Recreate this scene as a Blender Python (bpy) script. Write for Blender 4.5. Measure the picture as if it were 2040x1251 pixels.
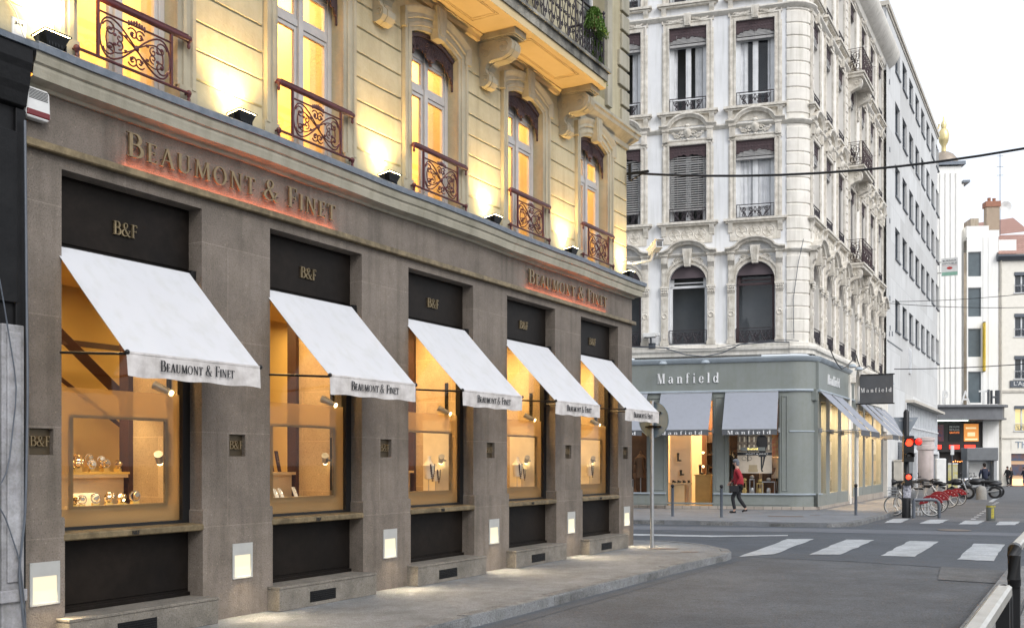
import bpy, bmesh, math, random
from math import sin, cos, pi, radians, hypot, atan2, sqrt
from mathutils import Vector, Matrix
random.seed(7)
scn = bpy.context.scene
for o in list(bpy.data.objects): bpy.data.objects.remove(o)
# ------------------------------------------------------------------ camera, sky, sun, exposure
cd = bpy.data.cameras.new('camera'); cam = bpy.data.objects.new('camera', cd)
scn.collection.objects.link(cam); scn.camera = cam
cam.location = (0, 0, 1.6); cam.rotation_euler = (radians(90), 0, 0)
cd.sensor_width = 36; cd.lens = 36; cd.shift_y = 294.5 / 2040; cd.clip_end = 2000; cd.clip_start = .1
W = bpy.data.worlds.new("World"); scn.world = W; W.use_nodes = True
SUN_EL, SUN_AZ = 40, 148          # azimuth: clockwise from +Y
wn = W.node_tree; bg = wn.nodes['Background']; sk = wn.nodes.new('ShaderNodeTexSky')
sk.sky_type = 'NISHITA'; sk.sun_disc = False
sk.sun_elevation = radians(SUN_EL); sk.sun_rotation = radians(SUN_AZ); sk.air_density = 1.0; sk.dust_density = 4.5; sk.ozone_density = 1.4
hs = wn.nodes.new('ShaderNodeHueSaturation'); hs.inputs['Saturation'].default_value = .62
wn.links.new(sk.outputs[0], hs.inputs['Color']); mxw = wn.nodes.new('ShaderNodeMix'); mxw.data_type = 'RGBA'; mxw.inputs[0].default_value = .65; mxw.inputs[7].default_value = (5.3, 5.55, 5.95, 1)   # even white overcast over the clear sky
wn.links.new(hs.outputs[0], mxw.inputs[6]); wn.links.new(mxw.outputs[2], bg.inputs[0]); bg.inputs[1].default_value = .15
sd = bpy.data.lights.new('sun', 'SUN'); sun = bpy.data.objects.new('sun', sd); scn.collection.objects.link(sun)
sd.energy = .8; sd.angle = radians(24); sd.color = (.93, .965, 1)
_d = Vector((sin(radians(SUN_AZ)) * cos(radians(SUN_EL)), cos(radians(SUN_AZ)) * cos(radians(SUN_EL)), sin(radians(SUN_EL))))
sun.rotation_euler = _d.to_track_quat('Z', 'Y').to_euler()
vs = scn.view_settings; vs.view_transform = 'Standard'; vs.look = 'None'; vs.exposure = .72; vs.gamma = 1
scn.cycles.max_bounces = 8; scn.cycles.transparent_max_bounces = 12; scn.cycles.sample_clamp_indirect = 3
scn.cycles.caustics_reflective = False; scn.cycles.caustics_refractive = False
# ------------------------------------------------------------------ materials
def mk(name, c, rough=.7, metal=0, c2=None, ns=2.5, spk=.0, spks=90, bump=.15, bs=60, streak=0, joints=None, spec=.5, mot=0, mots=5):
    m = bpy.data.materials.new(name); m.use_nodes = True; n = m.node_tree.nodes; l = m.node_tree.links
    p = n['Principled BSDF']; p.inputs['Roughness'].default_value = rough; p.inputs['Metallic'].default_value = metal
    p.inputs['Specular IOR Level'].default_value = spec
    tc = n.new('ShaderNodeTexCoord'); co = tc.outputs['Object']
    if c2 is None: c2 = tuple(x * .82 for x in c)
    t = n.new('ShaderNodeTexNoise'); t.inputs['Scale'].default_value = ns; t.inputs['Detail'].default_value = 8; t.inputs['Roughness'].default_value = .6
    l.new(co, t.inputs['Vector'])
    r = n.new('ShaderNodeMapRange'); r.inputs[1].default_value = .36; r.inputs[2].default_value = .66; l.new(t.outputs[0], r.inputs[0])
    mx = n.new('ShaderNodeMix'); mx.data_type = 'RGBA'; mx.inputs[6].default_value = (*c, 1); mx.inputs[7].default_value = (*c2, 1); l.new(r.outputs[0], mx.inputs[0])
    out = mx.outputs[2]
    def mul(fac, k, outc):
        q = n.new('ShaderNodeMix'); q.data_type = 'RGBA'; q.blend_type = 'MULTIPLY'; q.inputs[7].default_value = (k, k, k * .97, 1) if not isinstance(k, tuple) else (*k, 1)
        l.new(outc, q.inputs[6]); l.new(fac, q.inputs[0]); return q.outputs[2]
    if spk:
        s = n.new('ShaderNodeTexNoise'); s.inputs['Scale'].default_value = spks; s.inputs['Detail'].default_value = 3; l.new(co, s.inputs['Vector'])
        rr = n.new('ShaderNodeMapRange'); rr.inputs[1].default_value = .5; rr.inputs[2].default_value = .68; rr.inputs[4].default_value = 1; l.new(s.outputs[0], rr.inputs[0])
        out = mul(rr.outputs[0], 1 - spk, out)
        v = n.new('ShaderNodeTexVoronoi'); v.inputs['Scale'].default_value = spks * .22; l.new(co, v.inputs['Vector'])
        r3 = n.new('ShaderNodeMapRange'); r3.inputs[1].default_value = .16; r3.inputs[2].default_value = .08; l.new(v.outputs['Distance'], r3.inputs[0])
        out = mul(r3.outputs[0], 1 + spk * 1.2, out)
    if streak:
        mp = n.new('ShaderNodeMapping'); mp.inputs['Scale'].default_value = (5, 5, .35); l.new(co, mp.inputs[0])
        s = n.new('ShaderNodeTexNoise'); s.inputs['Scale'].default_value = 1.6; s.inputs['Detail'].default_value = 6; l.new(mp.outputs[0], s.inputs['Vector'])
        rr = n.new('ShaderNodeMapRange'); rr.inputs[1].default_value = .48; rr.inputs[2].default_value = .72; l.new(s.outputs[0], rr.inputs[0])
        out = mul(rr.outputs[0], 1 - streak, out)
    if mot:
        for sc_m, km in ((mots, mot), (mots * 5.3, mot * .7)):
            q_ = n.new('ShaderNodeTexNoise'); q_.inputs['Scale'].default_value = sc_m; q_.inputs['Detail'].default_value = 6; q_.inputs['Roughness'].default_value = .7; l.new(co, q_.inputs['Vector'])
            r_ = n.new('ShaderNodeMapRange'); r_.inputs[1].default_value = .42; r_.inputs[2].default_value = .62; l.new(q_.outputs[0], r_.inputs[0]); out = mul(r_.outputs[0], 1 - km, out)
    if joints:
        w, h, ms, k = joints
        sx = n.new('ShaderNodeSeparateXYZ'); l.new(co, sx.inputs[0])
        a = n.new('ShaderNodeMath'); a.operation = 'SUBTRACT'; l.new(sx.outputs[0], a.inputs[0]); l.new(sx.outputs[1], a.inputs[1])
        cb = n.new('ShaderNodeCombineXYZ'); l.new(a.outputs[0], cb.inputs[0]); l.new(sx.outputs[2], cb.inputs[1])
        b = n.new('ShaderNodeTexBrick'); b.inputs['Scale'].default_value = 1; b.inputs['Brick Width'].default_value = w; b.inputs['Row Height'].default_value = h
        b.inputs['Mortar Size'].default_value = ms; b.inputs['Color1'].default_value = (1, 1, 1, 1); b.inputs['Color2'].default_value = (.84, .83, .82, 1); b.inputs['Mortar'].default_value = (k, k, k, 1)
        l.new(cb.outputs[0], b.inputs['Vector'])
        q = n.new('ShaderNodeMix'); q.data_type = 'RGBA'; q.blend_type = 'MULTIPLY'; q.inputs[0].default_value = 1; l.new(out, q.inputs[6]); l.new(b.outputs[0], q.inputs[7]); out = q.outputs[2]
    l.new(out, p.inputs['Base Color'])
    if bump:
        t2 = n.new('ShaderNodeTexNoise'); t2.inputs['Scale'].default_value = bs; t2.inputs['Detail'].default_value = 4; l.new(co, t2.inputs['Vector'])
        b2 = n.new('ShaderNodeBump'); b2.inputs['Strength'].default_value = bump; b2.inputs['Distance'].default_value = .02; l.new(t2.outputs[0], b2.inputs['Height']); l.new(b2.outputs[0], p.inputs['Normal'])
    return m
def em(name, c, s, base=None):
    m = bpy.data.materials.new(name); m.use_nodes = True; p = m.node_tree.nodes['Principled BSDF']
    p.inputs['Base Color'].default_value = (*(base or c), 1); p.inputs['Emission Color'].default_value = (*c, 1); p.inputs['Emission Strength'].default_value = s
    return m
def glass(name, tint=(1, 1, 1), refl=1.0, rough=0.0, ior=1.45):
    m = bpy.data.materials.new(name); m.use_nodes = True; n = m.node_tree.nodes; l = m.node_tree.links
    for x in list(n):
        if x.type == 'BSDF_PRINCIPLED': n.remove(x)
    o = n['Material Output']; t = n.new('ShaderNodeBsdfTransparent'); t.inputs[0].default_value = (*tint, 1)
    g = n.new('ShaderNodeBsdfGlossy'); g.inputs['Roughness'].default_value = rough; g.inputs[0].default_value = (refl, refl, refl, 1)
    f = n.new('ShaderNodeLayerWeight'); f.inputs[0].default_value = .5; mx = n.new('ShaderNodeMixShader')
    pw = n.new('ShaderNodeMath'); pw.operation = 'POWER'; pw.inputs[1].default_value = 5; l.new(f.outputs['Facing'], pw.inputs[0])
    ma = n.new('ShaderNodeMath'); ma.operation = 'MULTIPLY_ADD'; ma.inputs[1].default_value = .92; ma.inputs[2].default_value = (ior - 1) ** 2 / (ior + 1) ** 2; l.new(pw.outputs[0], ma.inputs[0])
    l.new(ma.outputs[0], mx.inputs[0]); l.new(t.outputs[0], mx.inputs[1]); l.new(g.outputs[0], mx.inputs[2]); l.new(mx.outputs[0], o.inputs[0])
    return m
def frosted(name, c, tr=.45):
    m = bpy.data.materials.new(name); m.use_nodes = True; n = m.node_tree.nodes; l = m.node_tree.links
    for x in list(n):
        if x.type == 'BSDF_PRINCIPLED': n.remove(x)
    o = n['Material Output']; t = n.new('ShaderNodeBsdfTransparent'); t.inputs[0].default_value = (1, .95, .85, 1)
    d = n.new('ShaderNodeBsdfDiffuse'); d.inputs[0].default_value = (*c, 1); tl = n.new('ShaderNodeBsdfTranslucent'); tl.inputs[0].default_value = (*c, 1)
    a = n.new('ShaderNodeMixShader'); a.inputs[0].default_value = .75; l.new(d.outputs[0], a.inputs[1]); l.new(tl.outputs[0], a.inputs[2])
    b = n.new('ShaderNodeMixShader'); b.inputs[0].default_value = tr; l.new(a.outputs[0], b.inputs[1]); l.new(t.outputs[0], b.inputs[2]); l.new(b.outputs[0], o.inputs[0])
    return m
m_stone = mk('grey_limestone', (.228, .19, .160), .75, c2=(.158, .132, .111), ns=1.3, spk=.36, spks=75, bump=.3, bs=60, joints=(2.575, .95, .005, 1.25), streak=.28, mot=.14, mots=4)
m_step = mk('step_stone', (.235, .21, .18), .8, c2=(.155, .14, .12), ns=3, spk=.4, spks=70, bump=.3, mot=.2, mots=5)
m_cream = mk('cream_render', (.45, .40, .275), .8, c2=(.36, .315, .21), ns=1.1, bump=.25, bs=30, streak=.15, mot=.06, mots=3)
m_creamtrim = mk('cream_trim', (.38, .34, .25), .75, c2=(.30, .265, .19), ns=2.5, bump=.15, bs=50, streak=.2)
m_cornice = mk('cornice_stone', (.38, .35, .275), .8, c2=(.29, .27, .21), ns=2, bump=.15, bs=50, streak=.18)
m_lead = mk('lead_flashing', (.13, .155, .185), .5, .3, c2=(.20, .22, .25), ns=9, bump=.2, bs=25)
m_bronze = mk('dark_bronze', (.017, .0125, .0095), .5, .2, c2=(.010, .008, .007), ns=1.2, bump=.04, bs=20, spec=.15, mot=.3, mots=2)
m_blackm = mk('black_metal', (.012, .012, .013), .4, .3, bump=.05)
m_brass = mk('aged_brass', (.27, .205, .115), .42, .5, c2=(.17, .13, .075), ns=6, bump=.06, mot=.25, mots=6)
m_bletter = mk('bronze_letters', (.27, .20, .11), .35, .6, c2=(.20, .145, .08), ns=20, bump=.02)
m_canvas = mk('white_canvas', (.53, .535, .55), .85, c2=(.49, .495, .515), ns=.8, bump=.10, bs=4, streak=.07)
m_val = mk('white_canvas_valance', (.60, .57, .55), .8, c2=(.44, .41, .39), ns=7, bump=.7, bs=9, streak=.15)
m_ink = mk('black_print', (.02, .02, .022), .8, bump=0)
m_iron = mk('oxblood_iron', (.085, .018, .022), .45, .1, c2=(.06, .012, .016), ns=10, bump=.15, bs=60)
m_iron2 = mk('purple_brown_iron', (.062, .034, .038), .55, .1, c2=(.042, .024, .028), ns=12, bump=.4, bs=70)
m_iron3 = mk('dark_iron', (.04, .032, .038), .55, .2, bump=.1)
m_frame = mk('grey_paint_frame', (.40, .385, .375), .5, c2=(.46, .44, .42), ns=6, bump=.05)
m_glass = glass('window_glass', ior=1.40, refl=.55)
m_glass2 = glass('upper_glass', ior=1.5, refl=.75)
m_frost = frosted('frosted_film', (.60, .43, .23), .42)
m_istone = mk('warm_inner_stone', (.62, .47, .27), .8, c2=(.52, .38, .21), ns=3, spk=.2, spks=60, bump=.1, joints=(.9, .62, .004, 1.15))
m_gold = mk('ochre_wall', (.62, .46, .19), .8, c2=(.55, .40, .16), ns=1, bump=0)
m_yellow = mk('yellow_room_wall', (.74, .58, .32), .85, c2=(.62, .45, .22), ns=1.4, bump=0)
m_dkwood = mk('dark_wood_post', (.06, .022, .018), .5, c2=(.04, .016, .014), ns=6, bump=.05)
m_lwood = mk('pale_shelf', (.62, .46, .26), .5, bump=.02)
m_black = mk('black_paint_wood', (.006, .006, .0065), .5, c2=(.010, .010, .0105), ns=5, bump=.25, bs=14, spec=.2)
m_whitepaint = mk('peeling_white_paint', (.40, .40, .425), .6, c2=(.27, .265, .28), ns=5, bump=.4, bs=16, streak=.3, mot=.2, mots=8)
m_wall = mk('blueish_white_render', (.77, .775, .785), .85, c2=(.68, .685, .695), ns=.9, bump=.12, bs=30, streak=.16)
m_trim = mk('pale_ivory_stone', (.80, .765, .70), .85, c2=(.68, .645, .585), ns=1.5, bump=.2, bs=24, streak=.2)
m_trimd = mk('weathered_carved_stone', (.76, .72, .65), .9, c2=(.50, .46, .395), ns=4, bump=.5, bs=20, streak=.2)
m_white = mk('white_window_paint', (.72, .73, .74), .5, bump=0)
m_sage = mk('sage_grey_paint', (.225, .245, .235), .45, c2=(.205, .223, .214), ns=.7, bump=.04, bs=20, streak=.06, mot=.05, mots=2)
m_sagetrim = mk('blue_grey_ledge', (.36, .41, .45), .5, bump=.05)
m_gaw = mk('grey_canvas', (.275, .29, .33), .8, c2=(.262, .276, .315), ns=1.0, bump=.03, bs=8, streak=.05)
m_gval = mk('dark_grey_valance', (.10, .105, .115), .8, bump=.1)
m_wletter = mk('white_letters', (.82, .82, .82), .5, bump=0)
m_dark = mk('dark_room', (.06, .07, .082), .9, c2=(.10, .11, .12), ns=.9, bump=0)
m_curtain = mk('net_curtain', (.70, .71, .73), .9, c2=(.55, .56, .58), ns=3, bump=.3, bs=14, streak=.2)
m_drape = mk('gold_drape', (.62, .50, .30), .9, c2=(.50, .38, .20), ns=4, bump=0)
m_slat = mk('grey_blind_slats', (.40, .39, .38), .6, bump=.05)
m_peach = mk('shop_inner_wall', (.70, .58, .44), .8, c2=(.62, .50, .37), ns=.8, bump=0)
m_gconc = mk('pale_concrete', (.68, .685, .68), .85, c2=(.61, .615, .61), ns=.6, bump=.08, bs=20, streak=.2, joints=(3.3, 1.75, .016, .78))
m_gtrim = mk('cream_reveal', (.58, .54, .47), .85, bump=.05)
m_metal = mk('galvanised_steel', (.40, .41, .42), .38, .7, c2=(.33, .34, .35), ns=12, bump=.04)
m_greysteel = mk('blue_grey_painted_steel', (.10, .115, .135), .45, .1, c2=(.08, .09, .11), ns=10, bump=.05)
m_asph = mk('worn_asphalt', (.108, .117, .134), .8, c2=(.072, .078, .090), ns=.5, spk=.5, spks=40, bump=.6, bs=50, mot=.22, mots=1.6)
m_asph2 = mk('blue_grey_asphalt', (.080, .090, .108), .82, c2=(.060, .069, .085), ns=.5, spk=.4, spks=60, bump=.5, bs=90, mot=.14, mots=3)
m_asph3 = mk('light_asphalt_band', (.125, .135, .155), .85, c2=(.10, .108, .125), ns=.8, spk=.2, spks=60, bump=.3, bs=110)
m_patch = mk('asphalt_patch', (.125, .128, .135), .85, c2=(.10, .103, .11), ns=2, spk=.35, spks=60, bump=.5, bs=100)
m_pave = mk('asphalt_pavement', (.25, .258, .268), .85, c2=(.17, .174, .18), ns=.9, spk=.45, spks=60, bump=.5, bs=70, mot=.22, mots=3)
m_pave2 = mk('far_pavement', (.20, .21, .232), .85, c2=(.16, .168, .185), ns=.8, spk=.25, bump=.2, bs=60, mot=.15, mots=1.5)
m_kerb = mk('granite_kerb', (.25, .252, .255), .8, c2=(.13, .132, .135), ns=2.2, spk=.5, spks=60, bump=.6, mot=.3, mots=6)
m_paint = mk('white_road_paint', (.47, .49, .52), .7, c2=(.33, .35, .375), ns=2.2, spk=.45, spks=45, bump=.3, bs=80, mot=.16, mots=5)
m_skin = mk('skin', (.50, .30, .22), .6, bump=0)
m_rubber = mk('tyre_rubber', (.015, .015, .016), .8, bump=.1)
m_red = mk('red_fender', (.24, .012, .016), .35, c2=(.20, .01, .013), bump=0)
m_chrome = mk('chrome', (.75, .75, .76), .15, 1, bump=0)
# ------------------------------------------------------------------ mesh builder
class MB:
    def __init__(s): s.v = []; s.f = []; s.mi = []; s.cur = 0; s.T = None; s.smooth = False; s.sm = []
    def add(s, vs, fs):
        b = len(s.v)
        if s.T is not None: vs = [tuple(s.T @ Vector(p)) for p in vs]
        s.v += [tuple(p) for p in vs]; s.f += [[b + i for i in q] for q in fs]; s.mi += [s.cur] * len(fs); s.sm += [s.smooth] * len(fs)
        return s
    def box(s, x0, x1, y0, y1, z0, z1):
        x0, x1 = min(x0, x1), max(x0, x1); y0, y1 = min(y0, y1), max(y0, y1); z0, z1 = min(z0, z1), max(z0, z1)
        return s.add([(x0, y0, z0), (x1, y0, z0), (x1, y1, z0), (x0, y1, z0), (x0, y0, z1), (x1, y0, z1), (x1, y1, z1), (x0, y1, z1)],
                     [(0, 3, 2, 1), (4, 5, 6, 7), (0, 1, 5, 4), (1, 2, 6, 5), (2, 3, 7, 6), (3, 0, 4, 7)])
    def tube(s, pts, r, n=6, close=False, r2=None):
        pts = [Vector(p) for p in pts]; m = len(pts); vs = []; up = Vector((.13, .21, .97))
        for i, p in enumerate(pts):
            if close: t = pts[(i + 1) % m] - pts[i - 1]
            else: t = pts[min(i + 1, m - 1)] - pts[max(i - 1, 0)]
            t.normalize(); a = t.cross(up)
            if a.length < .05: a = t.cross(Vector((1, 0, 0)))
            a.normalize(); b = t.cross(a)
            rr = r if r2 is None else r + (r2 - r) * i / max(1, m - 1)
            for k in range(n):
                g = 2 * pi * k / n; vs.append(p + a * (cos(g) * rr) + b * (sin(g) * rr))
        fs = []; mm = m if close else m - 1
        for i in range(mm):
            for k in range(n):
                j = (i + 1) % m; fs.append((i * n + k, i * n + (k + 1) % n, j * n + (k + 1) % n, j * n + k))
        if not close: fs += [tuple(range(n))[::-1], tuple((m - 1) * n + k for k in range(n))]
        o = s.smooth; s.smooth = n > 5; s.add(vs, fs); s.smooth = o; return s
    def cyl(s, p0, p1, r, r2=None, n=12): return s.tube([p0, p1], r, n, r2=r2 if r2 is not None else r)
    def lathe(s, c, prof, n=16, axis='z', a0=0, a1=2 * pi):
        vs = []; fs = []; m = len(prof); full = abs(a1 - a0 - 2 * pi) < 1e-6; nn = n if full else n + 1
        for i in range(nn):
            g = a0 + (a1 - a0) * i / n
            for r, h in prof:
                if axis == 'z': vs.append((c[0] + r * cos(g), c[1] + r * sin(g), c[2] + h))
                elif axis == 'y': vs.append((c[0] + r * cos(g), c[1] + h, c[2] + r * sin(g)))
                else: vs.append((c[0] + h, c[1] + r * cos(g), c[2] + r * sin(g)))
        for i in range(n):
            j = (i + 1) % nn
            for k in range(m - 1): fs.append((i * m + k, j * m + k, j * m + k + 1, i * m + k + 1))
        o = s.smooth; s.smooth = True; s.add(vs, fs); s.smooth = o; return s
    def ball(s, c, r, n=10, sc=(1, 1, 1)):
        vs = []; fs = []; m = max(4, n // 2 + 1)
        for i in range(m + 1):
            th = pi * i / m
            for k in range(n): vs.append((c[0] + r * sc[0] * sin(th) * cos(2 * pi * k / n), c[1] + r * sc[1] * sin(th) * sin(2 * pi * k / n), c[2] + r * sc[2] * cos(th)))
        for i in range(m):
            for k in range(n): fs.append((i * n + k, (i + 1) * n + k, (i + 1) * n + (k + 1) % n, i * n + (k + 1) % n))
        o = s.smooth; s.smooth = True; s.add(vs, fs); s.smooth = o; return s
    def prism(s, poly, y0, y1, ax='xz'):     # polygon in a plane, extruded along the third axis
        n = len(poly)
        def P(a, b, c): return (a, c, b) if ax == 'xz' else ((c, a, b) if ax == 'yz' else (a, b, c))
        vs = [P(a, b, y0) for a, b in poly] + [P(a, b, y1) for a, b in poly]
        fs = [tuple(range(n)), tuple(range(2 * n - 1, n - 1, -1))] + [(i, i + n, (i + 1) % n + n, (i + 1) % n) for i in range(n)]
        return s.add(vs, fs)
    def sweep(s, path, prof, close=False):   # path of (x,z) ; prof of (offset across, y outward-negative)
        m = len(path); k = len(prof); vs = []; fs = []
        for i in range(m):
            a = Vector(path[i - 1] if (i > 0 or close) else path[i]); b = Vector(path[i]); c = Vector(path[(i + 1) % m] if (i < m - 1 or close) else path[i])
            d1 = (b - a); d2 = (c - b)
            if d1.length < 1e-6: d1 = d2
            if d2.length < 1e-6: d2 = d1
            d1.normalize(); d2.normalize(); t = (d1 + d2)
            t.normalize(); nrm = Vector((-t.y, t.x)); sc = 1 / max(.4, nrm.dot(Vector((-d1.y, d1.x))))
            for o, y in prof: q = b + nrm * o * sc; vs.append((q.x, y, q.y))
        for i in range(m if close else m - 1):
            j = (i + 1) % m
            for q in range(k - 1): fs.append((i * k + q, i * k + q + 1, j * k + q + 1, j * k + q))
        if not close: fs += [tuple(range(k)), tuple((m - 1) * k + q for q in range(k - 1, -1, -1))]
        return s.add(vs, fs)
    def extrx(s, prof, x0, x1):              # (y,z) profile along x
        return s.prism(prof, x0, x1, 'yz')
    def build(s, name, mat, parent=None, loc=None, rot=None, bevel=0):
        me = bpy.data.meshes.new(name); me.from_pydata(s.v, [], s.f)
        mats = mat if isinstance(mat, (list, tuple)) else [mat]
        for q in mats: me.materials.append(q)
        for p, i, sm in zip(me.polygons, s.mi, s.sm): p.material_index = i; p.use_smooth = sm
        bm = bmesh.new(); bm.from_mesh(me); bmesh.ops.recalc_face_normals(bm, faces=bm.faces); bm.to_mesh(me); bm.free()
        if any(s.sm): me.set_sharp_from_angle(angle=radians(38))
        o = bpy.data.objects.new(name, me); scn.collection.objects.link(o)
        if parent: o.parent = parent
        if loc: o.location = loc
        if rot: o.rotation_euler = rot
        if bevel: b = o.modifiers.new('b', 'BEVEL'); b.width = bevel; b.segments = 2; b.limit_method = 'ANGLE'
        return o
def empty(name, loc=(0, 0, 0), rz=0, parent=None):
    o = bpy.data.objects.new(name, None); scn.collection.objects.link(o); o.location = loc; o.rotation_euler = (0, 0, rz); o.empty_display_size = .2
    if parent: o.parent = parent
    return o
def tag(o, label=None, cat=None, group=None, kind=None):
    if label: o['label'] = label
    if cat: o['category'] = cat
    if group: o['group'] = group
    if kind: o['kind'] = kind
    return o
def copy_tree(o, parent=None):
    c = o.copy(); scn.collection.objects.link(c)
    if parent: c.parent = parent
    for ch in [x for x in bpy.data.objects if x.parent == o]: copy_tree(ch, c)
    return c
def light(name, typ, loc, energy, color, parent=None, rot=(0, 0, 0), size=.3, sy=None, spot=None, blend=.5):
    d = bpy.data.lights.new(name, typ); d.energy = energy; d.color = color
    if typ == 'AREA':
        if name == 'lamp_glow': d.spread = radians(110)
        d.size = size
        if sy: d.shape = 'RECTANGLE'; d.size_y = sy
    else: d.shadow_soft_size = size
    if spot: d.spot_size = radians(spot); d.spot_blend = blend
    o = bpy.data.objects.new(name, d); scn.collection.objects.link(o); o.location = loc; o.rotation_euler = rot
    if parent: o.parent = parent
    return o
def wall(mb, u0, u1, z0, z1, holes, y=0., dep=.4):
    """wall face at y with rectangular holes (a,b,c,d) = u0,u1,z0,z1 whose reveals go in by dep"""
    us = sorted({u0, u1, *[h[0] for h in holes], *[h[1] for h in holes]}); zs = sorted({z0, z1, *[h[2] for h in holes], *[h[3] for h in holes]})
    us = [u for u in us if u0 <= u <= u1]; zs = [z for z in zs if z0 <= z <= z1]
    for i in range(len(us) - 1):
        for j in range(len(zs) - 1):
            cx, cz = (us[i] + us[i + 1]) / 2, (zs[j] + zs[j + 1]) / 2
            if any(h[0] < cx < h[1] and h[2] < cz < h[3] for h in holes): continue
            mb.add([(us[i], y, zs[j]), (us[i + 1], y, zs[j]), (us[i + 1], y, zs[j + 1]), (us[i], y, zs[j + 1])], [(0, 1, 2, 3)])
    for h in holes:
        a, b, c, d = h[:4]; e = y + (h[4] if len(h) > 4 else dep)
        mb.add([(a, y, c), (b, y, c), (b, y, d), (a, y, d), (a, e, c), (b, e, c), (b, e, d), (a, e, d)], [(0, 4, 5, 1), (1, 5, 6, 2), (2, 6, 7, 3), (3, 7, 4, 0)])
    return mb
def arcpts(cx, cz, rx, rz, a0, a1, n): return [(cx + rx * cos(radians(a0 + (a1 - a0) * i / n)), cz + rz * sin(radians(a0 + (a1 - a0) * i / n))) for i in range(n + 1)]
def spiral(cx, cz, r, turns, a0, n=16, k=.12):
    return [(cx + r * (1 - (1 - k) * i / n) * cos(a0 + turns * 2 * pi * i / n), cz + r * (1 - (1 - k) * i / n) * sin(a0 + turns * 2 * pi * i / n)) for i in range(n + 1)]
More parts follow.
